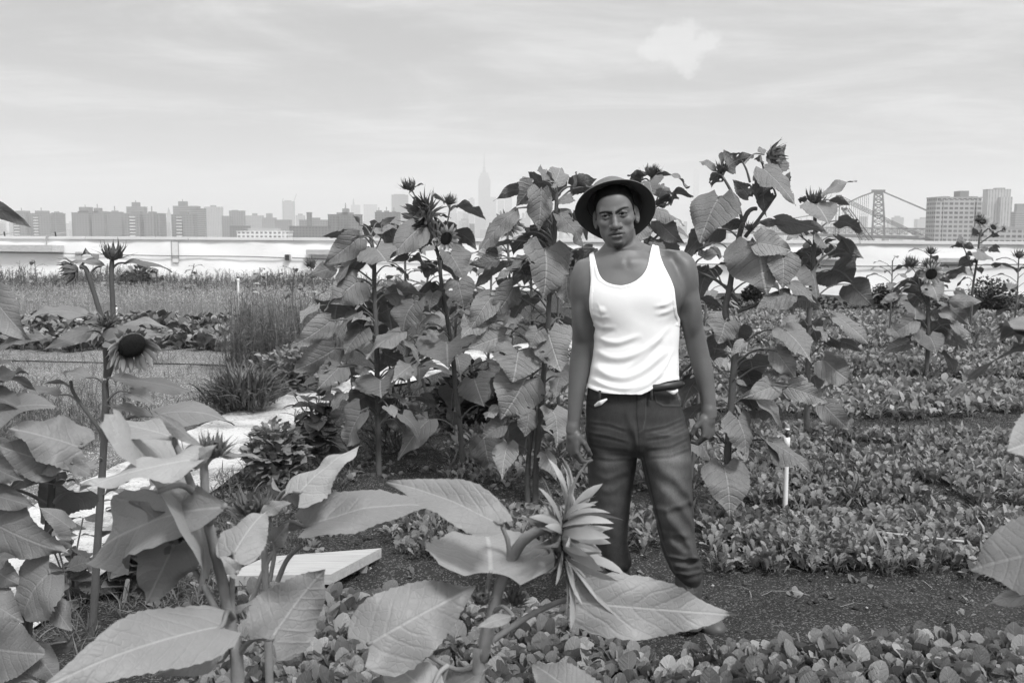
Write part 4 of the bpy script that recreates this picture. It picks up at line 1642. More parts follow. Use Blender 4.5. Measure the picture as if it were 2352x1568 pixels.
# ================================================================== foreground sunflowers
sunflower('tall sunflower with a big drooping dark disc head and two spiny top buds', 3.70,
          [('z4', [(418, 1440), (430, 1250), (450, 900), (470, 600), (485, 300), (482, 180)]),
           ('v7', [(868, 1170), (872, 1050), (860, 900), (866, 770), (905, 740), (925, 700), (918, 500), (910, 330), (915, 210)], (.0115, .008)),
           ('v7', [(850, 720), (825, 660), (760, 450), (715, 310), (690, 268), (655, 262)], (.009, .008)),
           ('v7', [(880, 1160), (905, 1080), (925, 980), (960, 850), (990, 800)], (.010, .012)),
           ('z4', [(470, 430), (440, 380), (340, 240), (325, 180)], (.007, .006))], """
v7
1010 232 1410 305 .2 u
830 258 580 225 .4 u
770 195 660 165 .5 d
700 660 180 710 .36 u
720 790 345 945 .36 c
860 862 1355 805 .36 c
1000 740 1395 775 .26 u
900 1170 1580 1292 .32 u
1060 1290 1270 1390 .7 c
710 1168 515 1130 .5 u
480 1310 165 1275 .35 u
600 1240 350 1215 .25 d
760 690 670 725 .3 u
830 740 680 735 .3 u
z4
700 345 1080 385 .5 u
690 345 470 300 .35 u
440 560 330 640 .5 c
480 700 600 640 .3 d
""", [('v7', 1072, 900, (.60, -.68, -.42), 32, 'droop', -.20), ('v7', 925, 165, (.05, -.1, 1), 18, 'bud'), ('v7', 590, 285, (-.85, -.3, -.25), 18, 'bud'),
      ('v7', 865, 715, (.0, -.5, .8), 14, 'bud', -.04)], 'foreground sunflowers', (.0155, .0115), near=True, lt=.60)

sunflower('foreground sunflower with broad pale upper leaves and one small top bud, left of the plank', 1.42,
          [('z4', [(1095, 1640), (1070, 1390), (1040, 1180), (985, 950), (945, 780), (940, 640), (936, 540)]),
           ('z4', [(950, 800), (880, 660), (835, 540), (805, 470)], (.0062, .004)), ('z4', [(1070, 1300), (1065, 1150), (1072, 980)], (.005, .0035)),
           ('z4', [(1010, 1270), (930, 1110), (860, 1000), (800, 935)], (.0048, .003))], """
z4
905 540 362 690 .42 c -.05
795 442 455 385 .33 u
925 490 700 318 .22 c
990 530 1212 540 .2 u
800 935 665 1215 .72 b
790 932 596 725 .5 b
1035 760 432 1030 .3 c .25
1072 978 1225 780 .62 c .1
1245 1370 1495 1045 .85 b .06
1060 1250 1310 1185 .25 u
1020 1310 195 1590 .40 c -.18
1000 1400 690 1540 .5 c -.1
1110 1400 880 1600 .3 d -.1
1090 1060 1010 985 .5 c
880 560 1000 470 .4 c
730 690 900 720 .9 c .3
""", [('z4', 985, 500, (.12, -.1, 1), 24, 'bud'), ('z4', 850, 880, (-.3, -.4, .7), 22, 'bud', .05), ('z4', 1075, 910, (.1, -.3, 1), 20, 'bud', .05)], 'foreground sunflowers', (.0105, .0055), near=True, lt=.95)

sunflower('foreground sunflower whose half open flower faces right across the legs of the man', 1.5,
          [('z5', [(1020, 1640), (1040, 1450), (1080, 1280), (1120, 1120), (1200, 950), (1265, 885), (1335, 858), (1385, 860)]),
           ('z5', [(1090, 1370), (1250, 1262), (1390, 1195), (1462, 1180)], (.0052, .0036)), ('z5', [(1060, 1200), (1065, 1120), (1078, 1065)], (.005, .0035)),
           ('z5', [(1165, 1030), (1158, 920), (1125, 840)], (.0045, .003)), ('z5', [(1030, 1480), (900, 1500), (640, 1340)], (.0045, .003))], """
z6
285 1195 1042 1257 .355 c .06
z5
1078 1062 1052 880 1.7 u .12
1125 838 598 645 .34 c .10
515 1392 1012 1120 .66 c .08
1060 1290 1280 1115 .35 d .05
1180 1260 1000 1320 .3 c
800 1620 560 1440 .75 u .05
850 1640 1090 1490 .6 u .0
1560 1700 1270 1480 .62 c .1
""", [('z6', 238, 912, (.93, -.24, .12), 59, 'side', -.01), ('z5', 1040, 1185, (-.1, -.2, 1), 17, 'bud', -.01), ('z5', 1190, 1190, (.25, -.2, 1), 17, 'bud', .02)], 'foreground sunflowers', (.0105, .0075), near=True, lt=.92)

sunflower('low foreground sunflower behind the pale leaves, holding two closed buds above the timber plank', 1.75,
          [('z5', [(60, 1500), (45, 1150), (40, 1000), (30, 900), (45, 830)]), ('z4', [(1240, 1100), (1262, 960), (1250, 880), (1240, 800)], (.004, .003)),
           ('z4', [(1140, 1230), (1230, 1010), (1290, 930)], (.005, .003)), ('z4', [(1275, 1100), (1320, 1000), (1390, 930)], (.005, .004))], """
z5
195 695 478 478 .78 c .05
140 700 30 760 .6 d
225 852 845 760 .40 c .08
120 860 420 870 .25 d
z4
1200 800 1340 740 .45 c
1230 880 1040 830 .5 c
1260 920 1330 830 .5 c
""", [('z4', 1150, 770, (-.1, -.1, 1), 26, 'bud', -.03), ('z4', 1240, 770, (.2, -.2, .8), 20, 'bud', .0)], 'foreground sunflowers', (.008, .005), near=True, lt=.95)

sunflower('wide leaved sunflower crowding the left edge of the picture beside the path', 2.35,
          [('z4', [(120, 1700), (130, 1300), (215, 900), (240, 640), (245, 600)]), ('z4', [(130, 1300), (-140, 1000), (-300, 600), (-320, 0)], (.009, .006))], """
v7
-120 420 272 885 .5 c
-60 960 435 835 .24 c
-100 1080 120 1060 .5 u
-80 1200 230 1130 .45 u
z4
-60 340 262 296 .6 u
375 490 35 398 .8 c
255 565 -15 475 .75 c
250 600 30 690 .6 d
-70 560 110 640 .6 c
-90 800 315 972 .62 c
-60 700 165 760 .5 c
228 1058 115 1275 1.35 c
-70 1400 208 1432 1.1 c
335 690 185 832 .75 d
0 1280 200 1400 .5 d
300 1380 180 1500 .7 d
190 480 385 470 .35 u
200 560 330 600 .5 c
-20 1490 190 1580 .6 c
290 640 420 700 .5 d
60 940 -60 1080 .7 c
330 560 430 620 .6 c
-80 470 150 560 .7 u
-60 640 230 600 .4 u
330 860 180 760 .6 c
-90 1000 120 1130 .7 c
250 1210 330 1330 .7 c
-80 1180 110 1290 .9 c
150 1420 270 1565 .8 c
-100 250 120 330 .5 u
-60 180 180 240 .5 d
z1
-90 530 218 690 .40 b
""", [], 'foreground sunflowers', (.013, .007), near=True, lt=.56)

sunflower('sunflower leaning in from the right edge, only its big veined leaves in view', 1.32,
          [('z7', [(1900, 1750), (1850, 1300), (1800, 900), (1780, 500), (1770, 100)])], """
z7
1760 960 1322 1050 1.12 c .05
1740 1150 1385 1215 .35 d
1700 430 1488 500 .85 c
1640 10 1228 248 .15 u .1
z3
2520 1360 2120 1400 .38 u .1
2500 1450 2180 1470 .4 c .15
2480 1530 2230 1560 .3 d .1
2560 1440 2330 1480 .5 d .2
""", [], 'foreground sunflowers', (.010, .006), near=True, lt=.7)
# ================================================================== the man (signed distance body, surface nets)
YM = 3.75


def surface_nets(Fv, org, h):
    """Fv: sdf on grid (nx,ny,nz). returns verts, quads"""
    s = Fv < 0
    c = np.zeros(tuple(np.array(Fv.shape) - 1), np.int8)
    for dx in (0, 1):
        for dy in (0, 1):
            for dz in (0, 1):
                c += s[dx:s.shape[0] - 1 + dx, dy:s.shape[1] - 1 + dy, dz:s.shape[2] - 1 + dz]
    act = (c > 0) & (c < 8)
    ix = np.argwhere(act)
    idm = np.full(act.shape, -1, np.int64)
    idm[act] = np.arange(len(ix))
    acc = np.zeros((len(ix), 3))
    cnt = np.zeros(len(ix))
    corners = [(a, b, d) for a in (0, 1) for b in (0, 1) for d in (0, 1)]
    for p in corners:
        for ax in range(3):
            if p[ax] == 0:
                q = list(p)
                q[ax] = 1
                va = Fv[ix[:, 0] + p[0], ix[:, 1] + p[1], ix[:, 2] + p[2]]
                vb = Fv[ix[:, 0] + q[0], ix[:, 1] + q[1], ix[:, 2] + q[2]]
                m = (va < 0) != (vb < 0)
                t = va[m] / (va[m] - vb[m])
                pos = np.tile(np.array(p, float), (m.sum(), 1))
                pos[:, ax] = t
                acc[m] += pos
                cnt[m] += 1
    V = org + (ix + acc / cnt[:, None]) * h
    Q = []
    for ax in range(3):
        sl0 = [slice(None)] * 3
        sl1 = [slice(None)] * 3
        sl0[ax] = slice(0, -1)
        sl1[ax] = slice(1, None)
        a, b = s[tuple(sl0)], s[tuple(sl1)]
        e = np.argwhere(a != b)
        o1, o2 = (ax + 1) % 3, (ax + 2) % 3
        ok = (e[:, o1] > 0) & (e[:, o2] > 0) & (e[:, o1] < s.shape[o1] - 1) & (e[:, o2] < s.shape[o2] - 1)
        e = e[ok]
        flip = a[e[:, 0], e[:, 1], e[:, 2]]

        def cell(d1, d2):
            k = e.copy()
            k[:, o1] += d1
            k[:, o2] += d2
            return idm[k[:, 0], k[:, 1], k[:, 2]]
        q = np.stack([cell(-1, -1), cell(0, -1), cell(0, 0), cell(-1, 0)], 1)
        q[~flip] = q[~flip][:, ::-1]
        Q.append(q)
    return V, np.concatenate(Q)


class Field:
    def __init__(self, lo, hi, h):
        self.h = h
        self.lo = np.array(lo, float)
        n = np.ceil((np.array(hi) - self.lo) / h).astype(int) + 1
        self.n = n
        self.F = np.full(tuple(n), 0.5, np.float32)
        self.ax = [self.lo[i] + h * np.arange(n[i]) for i in range(3)]

    def win(self, lo, hi):
        a = np.clip(np.floor((np.array(lo) - self.lo) / self.h).astype(int), 0, self.n - 1)
        b = np.clip(np.ceil((np.array(hi) - self.lo) / self.h).astype(int) + 1, 1, self.n)
        sl = tuple(slice(a[i], b[i]) for i in range(3))
        return sl, (self.ax[0][sl[0]][:, None, None], self.ax[1][sl[1]][None, :, None], self.ax[2][sl[2]][None, None, :])

    def union(self, sl, d, k):
        f = self.F[sl]
        if k <= 0:
            self.F[sl] = np.minimum(f, d)
        else:
            hh = np.clip(0.5 + 0.5 * (f - d) / k, 0, 1)
            self.F[sl] = f * (1 - hh) + d * hh - k * hh * (1 - hh)

    def carve(self, sl, d, k):
        f = self.F[sl]
        d = -d
        hh = np.clip(0.5 - 0.5 * (f - d) / k, 0, 1)
        self.F[sl] = f * (1 - hh) + d * hh + k * hh * (1 - hh)

    def capsule(self, a, b, ra, rb, k=0.01, sub=False, m=0.03):
        a, b = np.asarray(a, float), np.asarray(b, float)
        R = max(ra, rb) + m + k
        sl, (x, y, z) = self.win(np.minimum(a, b) - R, np.maximum(a, b) + R)
        ab = b - a
        L2 = ab @ ab + 1e-12
        t = np.clip(((x - a[0]) * ab[0] + (y - a[1]) * ab[1] + (z - a[2]) * ab[2]) / L2, 0, 1)
        d = np.sqrt((x - a[0] - ab[0] * t) ** 2 + (y - a[1] - ab[1] * t) ** 2 + (z - a[2] - ab[2] * t) ** 2) - (ra + (rb - ra) * t)
        (self.carve if sub else self.union)(sl, d, k)

    def ellipsoid(self, c, axes, rad, k=0.01, sub=False, m=0.03):
        """axes: 3x3 rows = local unit axes"""
        c, A, rad = np.asarray(c, float), np.asarray(axes, float), np.asarray(rad, float)
        R = rad.max() + m + k
        sl, (x, y, z) = self.win(c - R, c + R)
        dx, dy, dz = x - c[0], y - c[1], z - c[2]
        q = [dx * A[i, 0] + dy * A[i, 1] + dz * A[i, 2] for i in range(3)]
        k0 = np.sqrt(sum((q[i] / rad[i]) ** 2 for i in range(3)))
        k1 = np.sqrt(sum((q[i] / rad[i] ** 2) ** 2 for i in range(3))) + 1e-9
        d = k0 * (k0 - 1.0) / k1
        (self.carve if sub else self.union)(sl, d, k)

    def loft(self, T, k=0.01, p=2.0, m=0.05, disp=None, only=False):
        """T: dict z(desc) cx cy a b arrays"""
        z = T['z']
        lo = (min(T['cx'] - T['a']) - m, min(T['cy'] - T['b']) - m, z.min() - m)
        hi = (max(T['cx'] + T['a']) + m, max(T['cy'] + T['b']) + m, z.max() + m)
        sl, (x, y, zz) = self.win(lo, hi)
        zc = np.clip(zz, z.min(), z.max())
        g = {n: np.interp(zc.ravel(), z[::-1], T[n][::-1])[None, None, :] for n in ('cx', 'cy', 'a', 'b')}
        qx, qy = np.abs(x - g['cx']) / g['a'], np.abs(y - g['cy']) / g['b']
        r = (qx ** p + qy ** p) ** (1.0 / p)
        g1 = np.sqrt((qx / g['a']) ** 2 + (qy / g['b']) ** 2) / np.maximum(np.sqrt(qx ** 2 + qy ** 2), 1e-4)
        d = (r - 1.0) / np.maximum(g1, 1e-3)
        d = np.minimum(d, 0.25)
        cap = np.maximum(z.min() - zz, zz - z.max())
        d = np.where(cap > 0, np.sqrt(np.maximum(d, 0) ** 2 + cap ** 2), np.maximum(d, -0.2))
        d = np.maximum(d, cap)
        if disp is not None:
            d = d - disp(x, y, zz)
        if only:
            return sl, d
        self.union(sl, d, k)

    def mesh(self):
        pad = np.pad(self.F, 1, constant_values=0.5)
        return surface_nets(pad, self.lo - self.h, self.h)


def rows(tab, y0=YM, n=90):
    """table of (Ypx, xl, xr, dy, halfdepth[, ydepthshift]) -> smooth loft arrays"""
    out = []
    for r in tab:
        Y, xl, xr, dy, hd = r
        a, b = P(xl, Y, y0 + dy), P(xr, Y, y0 + dy)
        out.append(((a[2] + b[2]) / 2, (a[0] + b[0]) / 2, y0 + dy, (b[0] - a[0]) / 2, hd))
    out = np.array(out)
    zs = np.linspace(out[0, 0], out[-1, 0], n)
    T = {'z': zs}
    for i, nme in enumerate(('cx', 'cy', 'a', 'b')):
        v = np.interp(zs, out[::-1, 0], out[::-1, i + 1])
        for _ in range(2):
            vv = np.pad(v, 2, mode='edge')
            v = np.convolve(vv, np.array([1, 2, 3, 2, 1]) / 9.0, 'valid')
        T[nme] = v
    return T


def vproj(x, y, z):
    dx, dy, dz = x, y, z - CAM_H
    a = dx * CM[0, 0] + dy * CM[1, 0] + dz * CM[2, 0]
    b = dx * CM[0, 1] + dy * CM[1, 1] + dz * CM[2, 1]
    c = dx * CM[0, 2] + dy * CM[1, 2] + dz * CM[2, 2]
    return 1176 + FPX * a / -c, 784 - FPX * b / -c


def nz3(x, y, z, f, seed=0):
    """cheap smooth noise from sines"""
    r = np.random.default_rng(seed)
    s = 0
    for _ in range(5):
        k = r.normal(0, 1, 3)
        k = k / np.linalg.norm(k) * f * r.uniform(.7, 1.4)
        s = s + np.sin(x * k[0] + y * k[1] + z * k[2] + r.uniform(0, 6.28))
    return s / 3.2


MPX = 1.64e-3     # metres per picture unit at the man
TORSO = [(574, 1398, 1468, .0, .055), (584, 1386, 1492, .0, .065), (594, 1368, 1528, .0, .075), (606, 1346, 1556, .0, .088), (625, 1338, 1566, .0, .10),
         (655, 1340, 1564, .0, .112), (690, 1347, 1560, .0, .116), (725, 1358, 1557, .0, .114), (780, 1365, 1555, .0, .108), (830, 1363, 1554, .0, .106),
         (870, 1358, 1553, .0, .107), (900, 1364, 1544, .0, .09), (960, 1368, 1548, .0, .088), (1010, 1372, 1552, .0, .085)]
ARM_L = [(606, 1338, 1372, .0, .030), (618, 1326, 1376, .0, .042), (640, 1315, 1374, .0, .050), (670, 1310, 1370, .0, .052), (710, 1312, 1366, .0, .046), (760, 1315, 1362, .01, .041),
         (800, 1313, 1361, .01, .039), (826, 1309, 1357, .01, .040), (860, 1306, 1352, .0, .038), (900, 1305, 1344, -.015, .033), (940, 1304, 1337, -.03, .026), (975, 1303, 1331, -.04, .022), (990, 1301, 1331, -.045, .021)]
ARM_R = [(578, 1535, 1562, .0, .026), (590, 1538, 1580, .0, .042), (610, 1543, 1592, .0, .05), (640, 1548, 1600, .0, .053), (690, 1554, 1607, .0, .05), (740, 1564, 1614, .01, .043),
         (780, 1573, 1622, .01, .040), (815, 1581, 1630, .01, .041), (850, 1592, 1638, .0, .039), (890, 1603, 1642, -.015, .033), (920, 1610, 1644, -.03, .027), (945, 1611, 1646, -.04, .022), (956, 1610, 1647, -.045, .021)]
NECK = [(525, 1400, 1458, .035, .052), (548, 1395, 1461, .033, .053), (564, 1391, 1466, .028, .056), (578, 1387, 1476, .018, .062), (594, 1376, 1496, .008, .072)]

lo = P(1285, 1060, YM)
hi = P(1670, 395, YM)
FB = Field((lo[0] - .01, 3.50, 0.62), (hi[0] + .01, 3.95, 1.80), 0.0025)
FB.loft(rows(TORSO), 0, 2.3)
FB.loft(rows(NECK), .03)
FB.loft(rows(ARM_L), .028)
FB.loft(rows(ARM_R), .028)
# trapezius and collar bones
FB.capsule(P(1400, 586, YM + .03), P(1342, 618, YM + .01), .034, .030, .035)
FB.capsule(P(1466, 578, YM + .03), P(1560, 604, YM + .01), .034, .030, .035)
FB.capsule(P(1427, 608, YM - .074), P(1358, 612, YM - .028), .005, .005, .026)
FB.capsule(P(1450, 606, YM - .074), P(1536, 600, YM - .028), .005, .005, .026)
FB.capsule(P(1406, 566, YM - .012), P(1430, 606, YM - .066), .005, .006, .022)
FB.capsule(P(1458, 560, YM + .005), P(1446, 606, YM - .066), .005, .006, .022)
# deltoid, biceps
FB.ellipsoid(P(1340, 650, YM - .005), np.eye(3), (.042, .048, .075), .03)
FB.ellipsoid(P(1574, 632, YM - .005), np.eye(3), (.042, .048, .075), .03)
FB.ellipsoid(P(1338, 735, YM - .02), np.eye(3), (.030, .034, .075), .025)
FB.ellipsoid(P(1588, 720, YM - .02), np.eye(3), (.030, .034, .075), .025)
# pectorals
FB.ellipsoid(P(1405, 690, YM - .070), np.eye(3), (.085, .040, .07), .05)
FB.ellipsoid(P(1512, 680, YM - .070), np.eye(3), (.085, .040, .07), .05)

# --- head
roll = math.radians(8.5)
yaw = math.radians(-9.0)
up = np.array([-math.sin(roll), 0, math.cos(roll)])
rt = np.array([math.cos(roll), 0, math.sin(roll)])
fw = np.array([0, -1.0, 0])
cy_, sy_ = math.cos(yaw), math.sin(yaw)
hr = rt * cy_ - fw * sy_                 # local right (image right)
hf = rt * sy_ + fw * cy_                 # local forward
HA = np.stack([hr, up, hf])
HO = P(1411.0, 493.5, YM - .075)         # between the eyes


def hl(x, y, z):
    return HO + (hr * x + up * y + hf * z) * 0.001


E3 = np.stack([hr, up, hf])


def hell(c, rad, k=8, sub=False):
    FB.ellipsoid(hl(*c), E3, np.array(rad) * .001, k * .001, sub)


def hcap(a, b, ra, rb, k=6, sub=False):
    FB.capsule(hl(*a), hl(*b), ra * .001, rb * .001, k * .001, sub)


hell((0, 38, -92), (75, 88, 96), 0)                    # skull
hell((0, 28, -52), (64, 66, 50), 20)                   # forehead
hell((0, -42, -58), (59, 80, 58), 22)                  # face
hell((0, -76, -50), (44, 41, 50), 18)                  # jaw
hell((0, -103, -13), (23, 18, 19), 14)                 # chin
for sx in (-1, 1):
    hcap((44 * sx, -24, -22), (60 * sx, -14, -60), 17, 14, 20)      # cheekbone
    hcap((8 * sx, 13, -4), (44 * sx, 17, -18), 8, 9, 18)           # brow
    hcap((43 * sx, -56, -42), (41 * sx, -78, -62), 17, 13, 20)      # jaw corner
    hell((33 * sx, -2, 6), (17, 11, 13), 9, True)                   # eye socket
    hell((32 * sx, -1, -13), (13.5, 12.5, 13.0), 3)                  # eyeball with lids
    hcap((20 * sx, 5.2, -2.0), (32 * sx, 7.6, -.6), 3.2, 3.4, 4)       # upper lid
    hcap((32 * sx, 7.6, -.6), (46 * sx, 3.4, -8), 3.4, 3.0, 4)
    hcap((20 * sx, -6.0, -3), (33 * sx, -9.2, -2), 2.4, 2.6, 5)
    hcap((33 * sx, -9.2, -2), (45 * sx, -5.5, -9), 2.6, 2.4, 5)
    hell((15.5 * sx, -43, 4), (10.5, 9, 11), 5)                       # wing of the nose
    hell((8.5 * sx, -51.5, 9), (5, 3.2, 5.5), 3, True)                  # nostril
hcap((0, 8, 0), (0, -22, 10), 8.5, 9.0, 9)
hcap((0, -22, 10), (0, -41, 19), 9, 11.5, 7)
hell((0, -42, 17), (13, 10.5, 11), 6)
hell((0, -70, -14), (36, 24, 21), 16)                   # muzzle
for sx in (-1, 1):
    hcap((0, -65.5, 8.2), (13 * sx, -65.5, 6.6), 5.6, 5.8, 4)
    hcap((13 * sx, -65.5, 6.6), (31 * sx, -71.5, -5), 5.8, 2.2, 4)
    hcap((0, -79.5, 7.2), (13 * sx, -78.5, 5.4), 6.4, 5.8, 4)
    hcap((13 * sx, -78.8, 5.4), (30 * sx, -73, -5), 6.0, 2.2, 4)
    hcap((6 * sx, -57, 9), (7 * sx, -62, 9), 1.8, 2, 4)
hell((0, -72.4, 13), (29, .8, 6), 2.5, True)           # mouth line
hell((0, -93, 8), (20, 5, 7), 8, True)                # under the lip
for sx in (-1, 1):                                     # ears
    ea = unit(hr * sx * .82 + hf * .45)
    eb = up
    ec = np.cross(ea, eb)
    A = np.stack([ea, unit(up * .98 - hf * .15), unit(np.cross(ea, up))])
    c = hl(77 * sx, -10, -88)
    FB.ellipsoid(c, A, (.0075, .032, .019), .006)
    FB.ellipsoid(c + ea * .006 + up * .003, A, (.005, .021, .011), .004, True)
    FB.capsule(c - up * .026 + hf * .006, c - up * .020 + hf * .004, .007, .008, .006)


# --- hands
def hand(W, d, pn, ci, curl, thumb, s=1.0):
    """W wrist, d towards the fingers, pn palm facing, ci towards the index side"""
    d, pn = unit(d), unit(pn)
    ci = unit(ci - d * (ci @ d))
    pn = unit(np.cross(ci, d)) * (1 if np.cross(ci, d) @ pn > 0 else -1)
    W = np.asarray(W, float)
    A = np.stack([ci, d, pn])
    FB.capsule(W - d * .01, W + d * .025 * s, .021 * s, .025 * s, .015)
    FB.ellipsoid(W + d * .055 * s - pn * .002, A, np.array([.040, .048, .0155]) * s, .012)
    FB.ellipsoid(W + d * .035 * s + ci * .022 * s + pn * .008, A, np.array([.017, .030, .016]) * s, .012)
    for i, (off, fl, r0) in enumerate(((.030, .98, .0092), (.0105, 1.08, .0096), (-.0095, 1.0, .0091), (-.028, .80, .0080))):
        q = W + d * (.092 - .006 * abs(i - 1)) * s + ci * off * s
        FB.capsule(W + d * .05 * s + ci * off * .8 * s, q, r0 * s, r0 * 1.1 * s, .008)
        ang = 0
        for j, (sl_, cl) in enumerate(zip((.044, .027, .021), curl)):
            ang += cl * (1 + .10 * i) + (0.08 * i if j == 0 else 0)
            dirn = d * math.cos(ang) + pn * math.sin(ang) + ci * (.05 * (1.5 - i))
            q2 = q + unit(dirn) * sl_ * fl * s
            FB.capsule(q, q2, r0 * (1 - .08 * j) * s, r0 * (.93 - .1 * j) * s, .0025)
            q = q2
    t0 = W + d * .022 * s + ci * .026 * s + pn * .008 * s
    t1 = t0 + unit(d * .75 + ci * thumb[0] + pn * thumb[1]) * .040 * s
    t2 = t1 + unit(d * 1.0 + ci * thumb[0] * .25 + pn * thumb[1] * 1.1) * .032 * s
    t3 = t2 + unit(d * .95 - ci * .15 + pn * thumb[1] * 1.3) * .026 * s
    FB.capsule(t0, t1, .0145 * s, .0115 * s, .010)
    FB.capsule(t1, t2, .0112 * s, .0100 * s, .003)
    FB.capsule(t2, t3, .0100 * s, .0078 * s, .003)


hand(P(1315, 988, YM - .045), np.array([.02, -.05, -1.0]), np.array([.85, .53, 0]), np.array([.53, -.85, 0]), (.55, .75, .5), (.35, .55), .93)
hand(P(1628, 950, YM - .045), np.array([-.02, -.06, -1.0]), np.array([-.70, .72, 0]), np.array([-.72, -.70, 0]), (.75, .95, .6), (.55, .45), .95)

V, Q = FB.mesh()
# paint: skin, hair, lips and eyes, with some light and shade put in
q = (V - HO) @ HA.T * 1000.0
lx, ly, lz = q[:, 0], q[:, 1], q[:, 2]
tone = 1.0 + 0.10 * nz3(V[:, 0], V[:, 1], V[:, 2], 60, 3) * .5
ishead = (ly > -135) & (np.abs(lx) < 100)
ax_ = np.abs(lx)


def sm(a, b, v):
    t = np.clip((v - a) / (b - a), 0, 1)
    return t * t * (3 - 2 * t)


hairline = -24 + 93 * np.clip(1 - (ax_ / 70.0) ** 3.0, 0, 1) ** (1 / 3.0) + np.where(lz < -42, -(-lz - 42) * 1.5, 0)
hair = sm(-3, 5, ly - np.maximum(hairline, np.where(lz < -100, -60, -14))) * (lz < 10) * ishead
ear = ishead & (ax_ > 72) & (ly < 28) & (ly > -46) & (lz > -112) & (lz < -66)
hair = np.where(ear, 0, hair)
tone = tone * (1 - hair) + 0.085 * hair
# eyebrows: high outer tails, low and close over the nose
bx = (ax_ - 8) / 46.0
bry = np.where(lx > 0, 6.5 + 12.0 * np.sin(np.clip(bx, 0, 1) * 2.05), 7.5 + 7.5 * np.sin(np.clip(bx, 0, 1) * 2.1)) + np.where(lx > 0, 2.2 * np.clip(bx, 0, 1), -1.0 * np.clip(bx, 0, 1))
bw_ = 7.6 * np.clip(1.05 - bx * .62, .2, 1)
brow = (1 - sm(.55, 1.2, np.abs(ly - bry) / bw_)) * ((ax_ > 5) & (ax_ < 55) & (lz > -42)) * ishead
tone = tone * (1 - .84 * brow)
# eyes
for sx in (-1, 1):
    ex, ey = lx - 32.0 * sx, ly + 0.6
    op = 3.1 * (1 - (ex / 14.5) ** 2) + 0.15
    inside = (np.abs(ex) < 14.5) & (ey < op * 1.0) & (ey > -op * .95) & (lz > -25) & ishead
    white = inside
    ir = np.hypot(ex + 2.0, ey - .6)
    tone = np.where(white, 1.2, tone)
    tone = np.where(inside & (ir < 6.2), 0.10, tone)
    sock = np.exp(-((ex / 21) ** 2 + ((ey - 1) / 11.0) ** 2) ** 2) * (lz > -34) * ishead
    tone = tone * (1 - .30 * sock)  # eye hollows: socket shade painted into the skin tone
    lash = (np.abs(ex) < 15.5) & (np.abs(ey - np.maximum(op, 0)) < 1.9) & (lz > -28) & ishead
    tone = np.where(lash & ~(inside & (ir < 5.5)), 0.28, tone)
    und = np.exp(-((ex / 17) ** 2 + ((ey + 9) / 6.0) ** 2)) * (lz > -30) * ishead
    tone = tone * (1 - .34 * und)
# lips
mxx = ax_ / 31.0
ul = (ly < -60.5 - 6.5 * mxx ** 2 + 2.0 * np.exp(-((ax_ - 7) / 5.0) ** 2)) & (ly > -73.5 + 1.0 * mxx)
ll = (ly <= -73) & (ly > -87 + 13 * mxx ** 2)
tone = np.where((ul & (ax_ < 31.5) & (lz > -14)) & ishead, tone * .50, tone)
tone = np.where((ll & (ax_ < 30) & (lz > -14)) & ishead, tone * .86, tone)
ml = np.exp(-((ly + 72.6) / 1.9) ** 2) * (ax_ < 32) * (lz > -14) * ishead
tone = tone * (1 - .7 * ml)
# chin beard and faint moustache
bd = np.exp(-((lx / 24.0) ** 2) ** 2) * sm(-93, -104, ly) * (lz > -46) * ishead
tone = tone * (1 - .84 * bd * (0.75 + .25 * np.sin(lx * 1.7) * np.sin(ly * 1.3)))
ms = np.exp(-((ly + 57) / 4.5) ** 2) * (ax_ < 30) * (lz > -14) * ishead
tone = tone * (1 - .22 * ms)
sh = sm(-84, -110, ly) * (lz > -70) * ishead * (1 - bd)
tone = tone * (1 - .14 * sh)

tone = tone * (1 + .30 * sm(-190, -120, ly) * (np.abs(lx) < 150) + .18 * sm(-420, -200, ly))  # stronger light on head and upper chest, put into the skin tone
m_, N_ = mat('brown_skin')
p = obj_pos(N_)
c = N_.m('MULTIPLY', N_.m('MULTIPLY', attr(N_), 0.095), N_.m('ADD', 0.86, N_.m('MULTIPLY', N_.noise(p, 25.0, 5.0, .6), .28)))
M_SKIN = finish(m_, N_, c, 0.45, 0.40, N_.noise(p, 380.0, 4.0, .7), 0.3, 0.002)

pos = P(1462, 900, YM)
bs_ = [q for q in m_.node_tree.nodes if q.type == 'BSDF_PRINCIPLED'][0]
N_.put(bs_, 'Specular IOR Level', N_.m('MULTIPLY', N_.ramp(attr(N_), .1, .75), .42))      # cropped hair is matt
man = empty('person', (pos[0], YM, 0), 'man in white tank top, faded jeans and wide brimmed dark hat, standing among sunflowers', 'person')
mb = MB()
mb.add(V, Q, None, tone)
mb.build('body', M_SKIN, man)

# --- tank top
FS = Field((lo[0] - .01, 3.52, 0.98), (hi[0] + .01, 3.92, 1.66), 0.0025)


def polyd(tab, v):
    t = np.array(tab, float)
    fx = np.arange(t[0, 0], t[-1, 0], 1.0)
    fy = np.interp(fx, t[:, 0], t[:, 1])
    for _ in range(3):
        fy = np.convolve(np.pad(fy, 3, mode='edge'), np.ones(7) / 7, 'valid')
    val = np.interp(v, fx, fy)
    sl = (np.interp(v + 2, fx, fy) - np.interp(v - 2, fx, fy)) / 4
    return val, np.sqrt(1 + sl ** 2)


